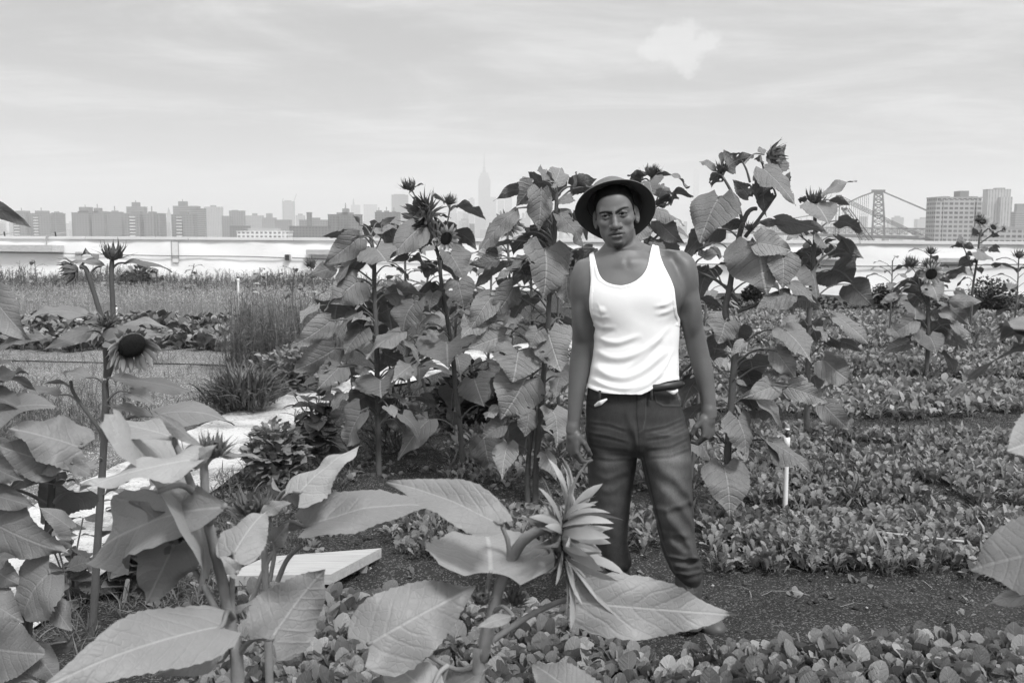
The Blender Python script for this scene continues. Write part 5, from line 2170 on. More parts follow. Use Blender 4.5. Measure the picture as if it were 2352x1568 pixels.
FOLDS = [  # curve points (X, Y), amplitude mm, width px : ridges in the cloth
    ([(1366, 768), (1385, 783), (1420, 788), (1470, 770)], 4.5, 7), ([(1364, 800), (1388, 820), (1430, 824), (1480, 806), (1520, 770)], 5.5, 9),
    ([(1362, 838), (1392, 862), (1440, 868), (1490, 845), (1535, 800)], 6.0, 10), ([(1356, 866), (1390, 886), (1440, 893), (1490, 880), (1530, 850)], 4.5, 7),
    ([(1364, 742), (1380, 752), (1410, 752)], 4.0, 6), ([(1362, 722), (1378, 730), (1396, 728)], 4.0, 5), ([(1430, 850), (1490, 810), (1540, 745)], 3.0, 8),
    ([(1546, 690), (1530, 700), (1505, 704)], 3.0, 5), ([(1552, 706), (1535, 716), (1510, 722)], 2.5, 5), ([(1500, 872), (1530, 840), (1548, 800)], 4.0, 8),
    ([(1440, 905), (1490, 886), (1520, 866)], 3.0, 6), ([(1372, 695), (1380, 715), (1384, 740)], 3.0, 6), ([(1358, 892), (1380, 897), (1420, 904)], 2.5, 4)]


def cloth_disp(X, Y, front):
    s = 0.0
    for pts, am, w in FOLDS:
        t = np.array(pts, float)
        x0, x1 = t[:, 0].min(), t[:, 0].max()
        o = np.argsort(t[:, 0])
        cx = np.linspace(x0, x1, 30)
        yv = np.interp(cx, t[o, 0], t[o, 1])
        for _ in range(3):
            yv = np.convolve(np.pad(yv, 2, mode='edge'), np.ones(5) / 5, 'valid')
        yc = np.interp(X, cx, yv)
        fade = np.clip((X - x0 + 8) / 22, 0, 1) * np.clip((x1 + 8 - X) / 30, 0, 1)
        e = (Y - yc) / w
        s = s + am * fade * (np.exp(-e * e) - 0.55 * np.exp(-((e - 1.6) / 1.1) ** 2))
    return s * 0.001 * front


def shirt_region(X, Y):
    v, g = polyd([(1300, 500), (1361, 560), (1366, 592), (1374, 626), (1382, 640), (1394, 649), (1410, 654), (1428, 656), (1445, 652), (1459, 646), (1473, 635), (1484, 621), (1491, 600), (1496, 558), (1700, 500)], X)
    nk = (v - Y) / g
    v, g = polyd([(540, 1352), (600, 1354), (641, 1357), (690, 1353), (712, 1354), (732, 1359), (748, 1345), (765, 1200), (1000, 1200)], Y)
    al = (v - X) / g
    v, g = polyd([(540, 1510), (564, 1513), (585, 1516), (608, 1524), (641, 1541), (662, 1549), (690, 1552), (722, 1556), (745, 1568), (765, 1700), (1000, 1700)], Y)
    ar = (X - v) / g
    v, g = polyd([(1300, 885), (1349, 889), (1372, 899), (1394, 906), (1415, 911), (1438, 914), (1463, 911), (1492, 898), (1513, 882), (1535, 876), (1553, 873), (1620, 872)], X)
    hm = (Y - v) / g
    return nk, al, ar, hm


SHT = [(574, 1398, 1468, .0, .055), (584, 1386, 1492, .0, .065), (594, 1366, 1530, .0, .075), (606, 1346, 1552, .0, .090), (625, 1340, 1562, .0, .102),
       (655, 1341, 1562, .0, .114), (690, 1347, 1560, .0, .119), (725, 1361, 1557, .0, .118), (760, 1366, 1555, .0, .114), (800, 1366, 1554, .0, .113), (830, 1363, 1554, .0, .115),
       (870, 1354, 1554, .0, .124), (895, 1348, 1557, .0, .130), (960, 1346, 1565, .0, .132)]
FSb = Field((lo[0] - .01, 3.52, 0.98), (hi[0] + .01, 3.92, 1.66), 0.0025)
FSb.loft(rows(SHT), 0, 2.3)
FSb.capsule(P(1400, 586, YM + .03), P(1342, 618, YM + .01), .034, .030, .035)
FSb.capsule(P(1466, 578, YM + .03), P(1560, 604, YM + .01), .034, .030, .035)
FSb.ellipsoid(P(1405, 690, YM - .070), np.eye(3), (.085, .041, .07), .05)
FSb.ellipsoid(P(1512, 680, YM - .070), np.eye(3), (.085, .041, .07), .05)
FSb.ellipsoid(P(1384, 712, YM - .108), np.eye(3), (.004, .004, .004), .014)
FSb.ellipsoid(P(1521, 694, YM - .110), np.eye(3), (.005, .005, .005), .014)
x, y, z = FS.ax[0][:, None, None], FS.ax[1][None, :, None], FS.ax[2][None, None, :]
xx, yy, zz = np.broadcast_arrays(x, y, z)
near_ = np.abs(FSb.F) < 0.04
X, Y = vproj(xx[near_], yy[near_], zz[near_])
front = np.clip((YM + .02 - yy[near_]) / .06, 0, 1)
nk, al, ar, hm = shirt_region(X, Y)
reg = np.maximum(np.maximum(nk, np.maximum(al, ar)), hm) * MPX
rim = np.maximum(nk, np.maximum(al, ar))
d0 = FSb.F[near_]
body = np.full(FS.F.shape, .5, np.float32)
disp = cloth_disp(X, Y, front) + .0012 * nz3(xx[near_], yy[near_], zz[near_], 45, 9)
rib = .0016 * ((rim > -6.5) & (rim < 0)) + .0014 * ((hm > -8) & (hm < 0))
dd = np.maximum(np.maximum(d0 - .0065 - disp - rib, reg), -(d0 + .0005 - np.minimum(disp, 0)))
FS.F[near_] = dd
V, Q = FS.mesh()
M_SHIRT = simple('white_ribbed_cotton', 0.80, 0.9, 0.1, 40, 0.03, 0.25, 900, 0.0008)
mb = MB()
mb.add(V, Q)
top = mb.build('tank_top', M_SHIRT, man)

# --- jeans
PELV = [(872, 1356, 1548, .0, .104), (890, 1351, 1552, .0, .110), (910, 1348, 1557, .0, .114), (940, 1346, 1568, .0, .118), (980, 1346, 1578, .0, .120), (1005, 1350, 1580, .0, .116), (1025, 1368, 1566, .0, .100), (1040, 1410, 1520, .0, .07)]
LEG_L = [(985, 1346, 1464, .02, .112), (1040, 1349, 1464, .03, .105), (1080, 1351, 1458, .05, .100), (1120, 1354, 1451, .07, .094), (1160, 1357, 1447, .09, .090), (1200, 1361, 1443, .11, .088),
         (1240, 1366, 1441, .13, .086), (1268, 1372, 1447, .14, .086), (1285, 1376, 1453, .14, .084), (1298, 1384, 1450, .14, .076), (1306, 1392, 1440, .14, .06)]
LEG_R = [(985, 1466, 1582, -.02, .112), (1035, 1468, 1586, -.03, .107), (1080, 1480, 1588, -.04, .100), (1120, 1489, 1590, -.045, .095), (1160, 1499, 1592, -.05, .090), (1200, 1508, 1594, -.05, .087),
         (1240, 1516, 1597, -.05, .084), (1272, 1524, 1601, -.05, .083), (1296, 1534, 1611, -.05, .082), (1314, 1544, 1614, -.05, .077), (1326, 1554, 1611, -.05, .068), (1334, 1563, 1606, -.05, .055)]
loj = P(1330, 1345, YM)
FJ = Field((loj[0] - .02, 3.50, loj[2] - .05), (hi[0], 4.06, 1.16), 0.003)
JF = [  # crease ridges of the denim (X, Y list), mm, px
    ([(1352, 965), (1400, 972), (1440, 985)], 2.2, 5), ([(1350, 990), (1400, 1000), (1445, 1012)], 2.2, 5), ([(1352, 1015), (1400, 1026), (1450, 1030)], 2.2, 5), ([(1354, 1045), (1400, 1052), (1445, 1048)], 2.0, 5),
    ([(1480, 985), (1530, 975), (1575, 955)], 2.2, 5), ([(1480, 1005), (1530, 998), (1582, 975)], 2.4, 5), ([(1485, 1028), (1540, 1022), (1586, 1000)], 2.4, 5), ([(1490, 1046), (1540, 1044), (1588, 1025)], 2.4, 5),
    ([(1505, 1070), (1545, 1095), (1582, 1135), (1592, 1160)], 6, 12), ([(1510, 1120), (1555, 1150), (1585, 1190), (1597, 1215)], 5, 12), ([(1525, 1185), (1560, 1215), (1590, 1262), (1602, 1275)], 8, 12),
    ([(1535, 1245), (1570, 1268), (1610, 1290)], 7, 10), ([(1545, 1300), (1580, 1302), (1612, 1300)], 5, 7), ([(1380, 1195), (1405, 1220), (1440, 1262), (1452, 1275)], 8, 11), ([(1372, 1240), (1410, 1275), (1448, 1285)], 6, 9),
    ([(1372, 1272), (1410, 1280), (1450, 1276)], 5, 5), ([(1380, 1290), (1410, 1295), (1450, 1290)], 5, 5), ([(1530, 1276), (1570, 1284), (1612, 1280)], 5, 5), ([(1545, 1314), (1580, 1320), (1612, 1312)], 5, 5), ([(1350, 1085), (1390, 1100), (1450, 1080)], 3, 8), ([(1495, 1165), (1530, 1172), (1592, 1150)], 3, 7), ([(1512, 1222), (1540, 1228), (1590, 1230)], 3, 7), ([(1360, 1120), (1400, 1130), (1440, 1110)], 3, 9), ([(1365, 1165), (1400, 1180), (1440, 1160)], 3, 9), ([(1440, 965), (1456, 990), (1466, 1030)], 5, 8), ([(1482, 1000), (1474, 1020), (1468, 1040)], 3, 8)]


def jean_disp(x, y, z):
    x, y, z = np.broadcast_arrays(x, y, z)
    X, Y = vproj(x, y, z)
    s = np.zeros_like(X)
    for ij, (pts, am, w) in enumerate(JF):
        am = am * (.55 if ij < 8 else 1.0)
        t = np.array(pts, float)
        o = np.argsort(t[:, 0])
        yc = np.interp(X, t[o, 0], t[o, 1])
        sl = abs((t[o[-1], 1] - t[o[0], 1]) / (t[o[-1], 0] - t[o[0], 0]))
        x0, x1 = t[:, 0].min(), t[:, 0].max()
        fade = np.clip((X - x0 + 6) / 14, 0, 1) * np.clip((x1 + 6 - X) / 14, 0, 1)
        e = (Y - yc) / (w * math.sqrt(1 + sl * sl))
        s += 1.5 * am * fade * (np.exp(-e * e) - .6 * np.exp(-((e - 1.7) / 1.2) ** 2))
    return s * .001 * np.clip((y.min() + .17 - y) / .12, 0, 1) + .0025 * nz3(x, y, z * .8, 30, 5) + .0011 * nz3(x * .6, y * .6, z, 110, 6)


for tab, kk in ((PELV, 0), (LEG_L, .02), (LEG_R, .02)):
    FJ.loft(rows(tab), kk, 2.15, disp=jean_disp)
V, Q = FJ.mesh()
X, Y = vproj(V[:, 0], V[:, 1], V[:, 2])
tone = np.ones(len(V))
frontv = np.clip((YM + .02 - V[:, 1]) / .05, 0, 1) if False else np.ones(len(V))
# worn, faded zones of the cloth
for (cx, cyy, rx, ry, am) in ((1400, 1120, 34, 75, .9), (1540, 1110, 36, 85, 1.1), (1548, 1052, 40, 14, 1.2), (1400, 1062, 40, 12, .8), (1570, 1250, 30, 60, .5), (1415, 1225, 25, 50, .4)):
    tone += 1.7 * am * 1.15 * np.exp(-((X - cx) / rx) ** 2 - ((Y - cyy) / ry) ** 2)
for pts, am, w in JF[:8]:
    t = np.array(pts, float)
    for dy_ in (0, 11):
        yc = np.interp(X, t[:, 0], t[:, 1]) + dy_
        fade = np.clip((X - t[0, 0]) / 14, 0, 1) * np.clip((t[-1, 0] - X) / 14, 0, 1)
        tone += .6 * fade * np.exp(-((Y - yc) / 2.6) ** 2)
# fly, pockets and side seams as dark/pale stitch lines
def line_d(pts):
    best = np.full(len(V), 1e9)
    t = np.array(pts, float)
    for i in range(len(t) - 1):
        a_, b_ = t[i], t[i + 1]
        ab = b_ - a_
        k = np.clip(((X - a_[0]) * ab[0] + (Y - a_[1]) * ab[1]) / (ab @ ab), 0, 1)
        best = np.minimum(best, np.hypot(X - a_[0] - ab[0] * k, Y - a_[1] - ab[1] * k))
    return best


for pts, am, w in (([(1463, 905), (1462, 950), (1467, 1000), (1468, 1038)], -.55, 1.6), ([(1484, 905), (1483, 960), (1478, 985), (1467, 992)], .7, 1.3), ([(1503, 905), (1508, 922), (1524, 930), (1572, 931)], .9, 1.4),
                   ([(1501, 903), (1506, 925), (1522, 934), (1572, 935)], -.5, 1.6), ([(1352, 930), (1366, 938), (1384, 930), (1394, 912)], -.45, 2.0), ([(1475, 1050), (1500, 1160), (1520, 1240), (1552, 1318)], .5, 1.4),
                   ([(1478, 1046), (1504, 1158), (1525, 1240)], -.4, 1.6), ([(1450, 1100), (1440, 1240), (1446, 1285)], .35, 1.4), ([(1352, 918), (1400, 922)], -.3, 1.6)):
    tone *= 1 + am * np.exp(-(line_d(pts) / w) ** 2)
tone = np.clip(tone, .25, 5)
m_, N_ = mat('faded_denim')
p = obj_pos(N_)
tw = N_.m('SINE', N_.m('MULTIPLY', N_.m('ADD', N_.sep(p)[0], N_.sep(p)[2]), 1800.0))
n1 = N_.noise(N_.mapping(p, (45, 45, 22)), 1.0, 7.0, .72)
n2 = N_.noise(p, 260.0, 4.0, .7)
c = N_.m('MULTIPLY', N_.m('MULTIPLY', attr(N_), 0.038), N_.m('ADD', .12, N_.m('ADD', N_.m('MULTIPLY', n1, .85), N_.m('MULTIPLY', n2, .9))))
M_DENIM = finish(m_, N_, c, 0.85, 0.2, N_.m('ADD', n2, N_.m('MULTIPLY', tw, .2)), 0.25, 0.0015)
mb = MB()
mb.add(V, Q, None, tone)
jeans = mb.build('jeans', M_DENIM, man)
M_LINING = simple('pocket_lining', 0.62, 0.9, 0.1, 60, .1)
M_STITCH = simple('denim_trim', 0.035, 0.85, 0.2, 90, .3)
for bx in (1378, 1496):
    a, b = P(bx, 897 if bx < 1400 else 893, YM - .122), P(bx - (2 if bx < 1400 else 0), 922 if bx < 1400 else 918, YM - .126)
    mb = MB()
    tube(mb, [a, (a + b) / 2 + np.array([0, -.006, 0]), b], .0055, 6, 8)
    mb.build('belt_loop', M_STITCH, jeans)
mb = MB()
c0_ = P(1379, 924, YM - .118)
for k in range(3):
    pts = [c0_ + np.array([-.022 + .018 * k * .4, -.004, -.012 + .003 * k]), c0_ + np.array([.0, -.012 - .002 * k, .002]), c0_ + np.array([.024, -.006, .014])]
    strip(mb, catmull(pts, 8), np.tile(unit([-.5, -.2, 1.0]), (8, 1)), np.interp(np.linspace(0, 1, 8), [0, .4, 1], [.004, .010, .003]), tone=1.0, crease=.6)
mb.build('pocket_lining', M_LINING, jeans)

# --- belt, only its loose end shows at the side, with a bit of pale cloth below
M_LEATHER = simple('dark_leather', 0.028, 0.45, 0.45, 60, .25, .3, 200, .001)
mb = MB()
zc = P(1500, 889, YM - .11)[2]
bp_ = [P(1490, 892, YM - .118), P(1512, 890, YM - .126), P(1535, 887, YM - .124), P(1556, 884, YM - .108), P(1571, 881, YM - .085)]
bc = catmull(bp_, 14)
T_ = np.gradient(bc, axis=0)
wv = np.array([.0135] * 12 + [.011, .003])
Vb = []
for i in range(14):
    n_ = unit(np.cross(T_[i], [0, 0, 1.0]))
    u_ = unit(np.cross(n_, T_[i]))
    for (a, b) in ((-1, 0), (-1, 1), (1, 1), (1, 0)):
        Vb.append(bc[i] + u_ * a * wv[i] + n_ * b * .004)
F_ = []
for i in range(13):
    for k in range(4):
        F_.append([i * 4 + k, i * 4 + (k + 1) % 4, (i + 1) * 4 + (k + 1) % 4, (i + 1) * 4 + k])
F_ += [[0, 1, 2, 3], [52, 55, 54, 53]]
mb.add(Vb, F_)
mb.build('belt', M_LEATHER, man, False)
mb = MB()
c1_ = P(1546, 900, YM - .112)
pts = catmull([c1_ + np.array([-.026, -.004, .006]), c1_ + np.array([0, -.006, -.001]), c1_ + np.array([.017, .002, .005])], 8)
strip(mb, pts, np.tile([0, -.2, 1.0], (8, 1)), np.interp(np.linspace(0, 1, 8), [0, .5, 1], [.002, .0085, .006]), tone=1.0, crease=.6)
mb.build('shirt_tail', M_SHIRT, man)

# --- rubber boots
M_RUBBER = simple('dark_rubber', 0.062, 0.5, 0.4, 30, .25, .15, 80, .003)
M_SOLE = simple('rubber_sole', 0.030, 0.8, 0.2, 60, .3)


def boot(tab, heel, toe, yshift, tabpos=None):
    gl = min(heel[2], toe[2]) - .12
    FBt = Field((min(heel[0], toe[0]) - .14, min(heel[1], toe[1]) - .12, -.02), (max(heel[0], toe[0]) + .12, max(heel[1], toe[1]) + .16, .45), .003)
    FBt.loft(rows(tab), 0)
    d = unit(toe - heel)
    sdn = np.array([-d[1], d[0], 0])
    A = np.stack([d, sdn, [0, 0, 1.0]])
    FBt.ellipsoid(heel + d * .02 + [0, 0, .055], A, (.058, .042, .062), .03)
    FBt.ellipsoid((heel + toe) / 2 + [0, 0, .050], A, (.10, .044, .052), .03)
    FBt.ellipsoid(toe - d * .055 + [0, 0, .040], A, (.075, .051, .043), .03)
    sl, (x, y, z) = FBt.win(FBt.lo, FBt.lo + FBt.n * FBt.h)
    FBt.F = np.maximum(FBt.F, (.014 - z) * np.ones_like(FBt.F)).astype(np.float32)
    V, Q = FBt.mesh()
    mb = MB()
    mb.add(V, Q)
    bt = mb.build('boot', M_RUBBER, man)
    # sole
    mb = MB()
    n = 28
    ringv, rt_ = [], []
    for k in range(n):
        th = 6.283 * k / n
        c_, s_ = math.cos(th), math.sin(th)
        L = .150
        wd_ = .050 - .010 * c_ * 0 + (.006 if c_ > 0 else -.004) * 1
        pnt = (heel + toe) / 2 + d * (c_ * L * (1 if abs(c_) < .9 else 1.0)) + sdn * s_ * wd_ * (abs(s_) ** -.25 if abs(s_) > .05 else 1)
        ringv.append((pnt[0], pnt[1], .0))
        rt_.append((pnt[0], pnt[1], .019))
    Vv = np.array(ringv + rt_ + [((heel + toe) / 2)[0:2].tolist() + [0.0], ((heel + toe) / 2)[0:2].tolist() + [.019]])
    mb.add(Vv, [[k, (k + 1) % n, n + (k + 1) % n, n + k] for k in range(n)])
    mb.add(Vv, [[(k + 1) % n, k, 2 * n] for k in range(n)] + [[n + k, n + (k + 1) % n, 2 * n + 1] for k in range(n)])
    mb.build('sole', M_SOLE, bt)
    return bt


toe_r = G(1652, 1474)
heel_r = toe_r + unit([-.30, .55, 0]) * .27
bt = boot([(1318, 1551, 1613, -.05, .055), (1345, 1550, 1613, -.05, .056), (1400, 1553, 1607, -.05, .052), (1440, 1562, 1612, -.05, .05)], heel_r, toe_r, 0)
a = P(1588, 1340, YM - .05 - .058)
mb = MB()
tabv = []
for (dx, dz) in ((-.020, .020), (.030, .030), (.031, -.015), (.024, -.036), (.006, -.044), (-.010, -.036), (-.020, -.014)):
    tabv.append(a + np.array([dx, 0 + .012 * (dx / .03) ** 2, dz]))
tabv = np.array(tabv)
cen = tabv.mean(0) + np.array([0, -.004, 0])
n = len(tabv)
back = tabv + np.array([0, .012, 0])
mb.add(np.vstack([tabv, [cen]]), [[(k + 1) % n, k, n] for k in range(n)])
mb.add(np.vstack([tabv, back]), [[k, (k + 1) % n, n + (k + 1) % n, n + k] for k in range(n)])
mb.build('pull_tab', simple('boot_tab', .085, .5, .4, 50, .15), bt, False)
toe_l = toe_r + np.array([-.36, .20, 0])
heel_l = toe_l + unit([.10, .62, 0]) * .27
boot([(1290, 1390, 1446, .14, .052), (1330, 1390, 1446, .15, .053), (1380, 1392, 1444, .16, .05), (1410, 1394, 1442, .17, .05)], heel_l, toe_l, 0)

# --- hat, tipped back on the head
HC = P(1412, 474, YM + .015)
tip = math.radians(48)
hax = unit(up * math.sin(math.radians(42)) + np.array([0, 1.0, 0]) * math.cos(math.radians(42)) + rt * .06)
M_FELT = simple('dark_felt', 0.045, 0.95, 0.1, 300, .2, .3, 400, .001)
M_CROWN = simple('grey_cloth_crown', 0.16, 0.9, 0.15, 120, .12, .25, 300, .001)
he1 = unit(rt - hax * (rt @ hax))
he2 = np.cross(hax, he1)
hat = None
mb = MB()
n = 72
prof = [(.0985, .012), (.104, .004), (.118, -.008), (.134, -.017), (.1485, -.022), (.1505, -.021), (.1495, -.018), (.134, -.012), (.118, -.003), (.104, .009), (.099, .018)]
Vh, Fh = [], []
for r_, h_ in prof:
    for k in range(n):
        th = 6.283185 * k / n
        wob = 1 + .018 * math.sin(2 * th + .6) + .008 * math.sin(5 * th)
        lift = .010 * math.sin(2 * th + 2.2) * (r_ - .098) / .05 + .004 * math.sin(3 * th) * (r_ - .098) / .05
        Vh.append(HC + hax * (h_ + lift) + (he1 * math.cos(th) * 1.0 + he2 * math.sin(th) * 1.0) * r_ * wob)
for i in range(len(prof) - 1):
    for k in range(n):
        Fh.append([i * n + k, i * n + (k + 1) % n, (i + 1) * n + (k + 1) % n, (i + 1) * n + k])
Vh = np.array(Vh)
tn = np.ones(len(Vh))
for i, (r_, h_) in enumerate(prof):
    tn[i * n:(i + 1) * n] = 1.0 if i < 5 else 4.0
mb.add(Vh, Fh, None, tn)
hat = mb.build('hat', M_FELT, man)
mb = MB()
n = 48
prof = [(.102, .004), (.100, .025), (.096, .048), (.088, .068), (.074, .083), (.052, .091), (.02, .090), (.001, .089)]
Vh, Fh = [], []
for r_, h_ in prof:
    for k in range(n):
        th = 6.283185 * k / n
        dent = 1 + .03 * math.sin(3 * th + 1) * (h_ / .1) + .015 * math.sin(7 * th)
        Vh.append(HC + hax * (h_ + .006 * math.sin(2 * th) * h_ / .1) + (he1 * math.cos(th) + he2 * math.sin(th)) * r_ * dent)
for i in range(len(prof) - 1):
    for k in range(n):
        Fh.append([i * n + k, i * n + (k + 1) % n, (i + 1) * n + (k + 1) % n, (i + 1) * n + k])
mb.add(Vh, Fh)
mb.build('crown', M_CROWN, hat)
# ================================================================== beds, ground cover and the small things of the garden
def tmpl(wid, cup=0.25, bend=0.35, nv=3, ripple=0.0):
    """leaf template along +y of length 1: rows of half widths"""
    m = len(wid)
    V, F = [], []
    for i, w in enumerate(wid):
        u = i / (m - 1)
        for k in range(nv):
            s = -1 + 2 * k / (nv - 1)
            V.append((w * s, u, cup * w * abs(s) + bend * (u - u * u * 1.1) + ripple * math.sin(i * 2.3 + k)))
    for i in range(m - 1):
        for k in range(nv - 1):
            F.append([i * nv + k, i * nv + k + 1, (i + 1) * nv + k + 1, (i + 1) * nv + k])
    return np.array(V), np.array(F)


T_SPOON = tmpl([.05, .06, .08, .15, .27, .35, .38, .36, .27, .10], .12, .16, 5, .012)
T_OVAL = tmpl([.05, .08, .26, .36, .34, .22, .03], .2, .4, 3)
T_JAG = tmpl([.03, .04, .09, .17, .10, .28, .17, .38, .22, .32, .20, .05], .14, .32, 3, .02)
T_JAG2 = tmpl([.03, .10, .26, .16, .36, .20, .03], .15, .35, 3, .03)
T_BLADE = tmpl([.022, .028, .024, .014, .002], .0, .6, 2)
T_THIN = tmpl([.012, .012, .006], .0, .3, 2)
T_BLADE3 = tmpl([.05, .08, .12, .16, .14, .08, .01], .1, .5, 3, .02)
T_PETAL = tmpl([.08, .25, .3, .18], .1, .1, 3)


def scatter(mb, T, pos, size, yaw, pitch, tone, roll=None, wsc=1.0):
    V0, F0 = T
    n = len(pos)
    if n == 0:
        return
    size = np.broadcast_to(size, (n,))
    v = V0[None] * size[:, None, None]
    v = v * np.array([wsc, 1, 1])
    x, y, z = v[..., 0], v[..., 1], v[..., 2]
    if roll is not None:
        c, s = np.cos(roll)[:, None], np.sin(roll)[:, None]
        x, z = x * c - z * s, x * s + z * c
    c, s = np.cos(pitch)[:, None], np.sin(pitch)[:, None]
    y, z = y * c - z * s, y * s + z * c
    c, s = np.cos(yaw)[:, None], np.sin(yaw)[:, None]
    x, y = x * c - y * s, x * s + y * c
    P3 = np.stack([x, y, z], -1) + pos[:, None, :]
    F = (F0[None] + (np.arange(n) * len(V0))[:, None, None]).reshape(-1, F0.shape[1])
    u = np.tile(V0[:, 1], n)
    w_ = np.tile(V0[:, 0] / (np.abs(V0[:, 0]).max() + 1e-9), n)
    mb.add(P3.reshape(-1, 3), F, np.stack([u, w_], -1), np.repeat(tone, len(V0)))


def clumps(region, n, seed, per=6, spread=.05, patch=-.42):
    """n plants inside region(x0,x1,y0,y1[,test]); returns leaf root points and outward yaw"""
    r = np.random.default_rng(seed)
    x0, x1, y0, y1 = region[:4]
    x = r.uniform(x0, x1, n)
    y = r.uniform(y0, y1, n)
    k = nz3(x, y, 0 * x, 5.5, seed + 900) + .5 * nz3(x, y, 0 * x, 13.0, seed + 901) > patch      # bare patches
    if len(region) > 4:
        k &= region[4](x, y)
    x, y = x[k], y[k]
    n = len(x)
    ang = r.uniform(0, 6.283, (n, per))
    d = r.uniform(0, spread, (n, per))
    px_ = (x[:, None] - np.sin(ang) * d).ravel()
    py_ = (y[:, None] + np.cos(ang) * d).ravel()
    return np.stack([px_, py_, bed_h(px_, py_)], -1), ang.ravel(), r, np.repeat(r.uniform(.75, 1.2, n), per)


def fill_bed(name, label, cat, regions, T, per, size, pitch, matl, seed, tone=(.7, 1.25), spread=.05, lift=0.0, layers=1, wsc=1.0, parts=None, mix=None, patch=-.62):
    mb = MB()
    for i, (reg, n) in enumerate(regions):
        pos, ang, r, pt = clumps(reg, n, seed + i, per, spread, patch)
        m = len(pos)
        for L in range(layers):
            q = pos.copy()
            q[:, 2] += lift * r.uniform(0, 1, m) * (L + 1) / layers - .004
            sz_, ya, pi_, to, ro = r.uniform(size[0], size[1], m), ang + r.normal(0, .5, m), r.uniform(pitch[0], pitch[1], m), r.uniform(tone[0], tone[1], m) * pt, r.normal(0, .35, m)
            big = r.random(m)
            sz_ = sz_ * np.where(big > .93, 1.45, 1.0)
            g1 = big < .72
            g2 = ~g1
            for TT, g, ws in ((T, g1, wsc), (mix or T, g2, wsc * .85)):
                scatter(mb, TT, q[g], sz_[g], ya[g], pi_[g], to[g], ro[g], ws)
    if parts:
        parts(mb)
    o = mb.build(name, matl)
    return tag(o, label, cat, None, 'stuff')


M_LETT = m_leaf('lettuce_leaf', 0.22, 0.25, 0.35, 1.1)
M_MUST = m_leaf('mustard_leaf', 0.21, 0.22, 0.3, 1.1)
M_MUST2 = m_leaf('pale_green_leaf', 0.24, 0.25, 0.25, 1.1)
M_KALE = m_leaf('kale_leaf', 0.15, 0.12, 0.4, 1.0)
M_DARKL = m_leaf('dark_small_leaf', 0.055, 0.08, 0.3, 1.1)
M_GRASS = simple('grass_blade', 0.11, 0.7, 0.25, 30, .3, trans=.2)
M_DILL = simple('feathery_leaf', 0.15, 0.8, 0.2, 30, .3, trans=.25)
M_DILLP = simple('pale_feathery_leaf', 0.30, 0.8, 0.2, 30, .3, trans=.25)
M_FLW = simple('white_petal', 0.75, 0.7, 0.2, 30, .1, trans=.15)

away = lambda m: (lambda x, y: path_dist(x, y) > m)
# lettuce in front
lett = fill_bed('lettuce_bed', 'band of young round leaved lettuce along the bottom of the picture', 'lettuce bed',
                [((-1.1, 4.6, 2.92, 3.40), 1500), ((1.0, 4.6, 3.36, 3.50), 200), ((-1.1, .40, 3.38, 3.82), 420), ((-1.1, 0.0, 3.8, 4.1), 130)], T_SPOON, 7, (.038, .092), (.85, 1.5), M_LETT, 40, (.4, 1.4), .03, wsc=.82, patch=-1.1)
fill_bed('mixed_salad_bed', 'ragged bed of frilly salad leaves between the lettuce leaves and the soil path', 'salad bed',
         [((.3, 4.6, 3.05, 3.40), 300), ((-1.0, .4, 3.3, 3.8), 200)], T_JAG, 6, (.045, .09), (.5, 1.4), M_MUST2, 41, (.7, 1.3), .03)
fill_bed('mustard_bed', 'beds of low mustard greens in rows at right', 'mustard bed',
         [((.95, 5.2, 4.40, 5.32), 2000), ((-.6, .85, 4.55, 5.3), 240), ((1.3, 6.2, 5.52, 7.5), 4000), ((-.4, 1.3, 5.8, 7.4), 320)], T_JAG, 8, (.03, .078), (.4, 1.45), M_MUST, 42, (.55, 1.5), .04, .05, wsc=.8, mix=T_BLADE3)
fill_bed('far_salad_bed', 'paler rows of salad greens running back to the parapet at right', 'salad bed',
         [((-.2, 7.5, 8.2, 9.75, away(.25)), 3000), ((0.4, 9.0, 10.3, 12.35, away(.25)), 3600), ((1.6, 10.5, 12.95, 15.3, away(.3)), 3300), ((2, 12.5, 15.8, 18.3), 2600)], T_JAG2, 6, (.04, .09), (.35, 1.45), M_MUST2, 43, (.45, 1.6), .055, .06, wsc=.85, mix=T_OVAL)
fill_bed('dark_low_bed', 'dark band of small leaved plants before the parapet at right', 'plant bed',
         [((1.5, 14.5, 18.6, 21.0), 2000)], T_OVAL, 7, (.05, .10), (.3, 1.2), M_DARKL, 44, (.8, 2.0), .08, .12)
# small weeds on the soil
fill_bed('weeds', 'scattered small weeds on the dark soil', 'weeds',
         [((-1.7, 4.5, 3.9, 4.5), 45), ((-1.7, 1.2, 5.0, 9.0, away(.02)), 420), ((-1.8, -.9, 4.2, 6.6, away(-.02)), 260), ((1.0, 6, 7.4, 8.2), 120), ((-.9, 1.6, 5.8, 8.5), 260)], T_OVAL, 5, (.02, .05), (.2, 1.2), M_MUST, 45, (.55, 1.2), .03)
# left side
fill_bed('kale_bed', 'row of crinkled kale like greens left of the path', 'kale bed',
         [((-9, -2.6, 12.6, 14.3, away(.5)), 620), ((-11, -3.2, 14.7, 16.4, away(.5)), 620)], T_OVAL, 9, (.09, .18), (.4, 1.4), M_KALE, 46, (.4, 1.7), .05, .08)
mbx = MB()
r = np.random.default_rng(50)


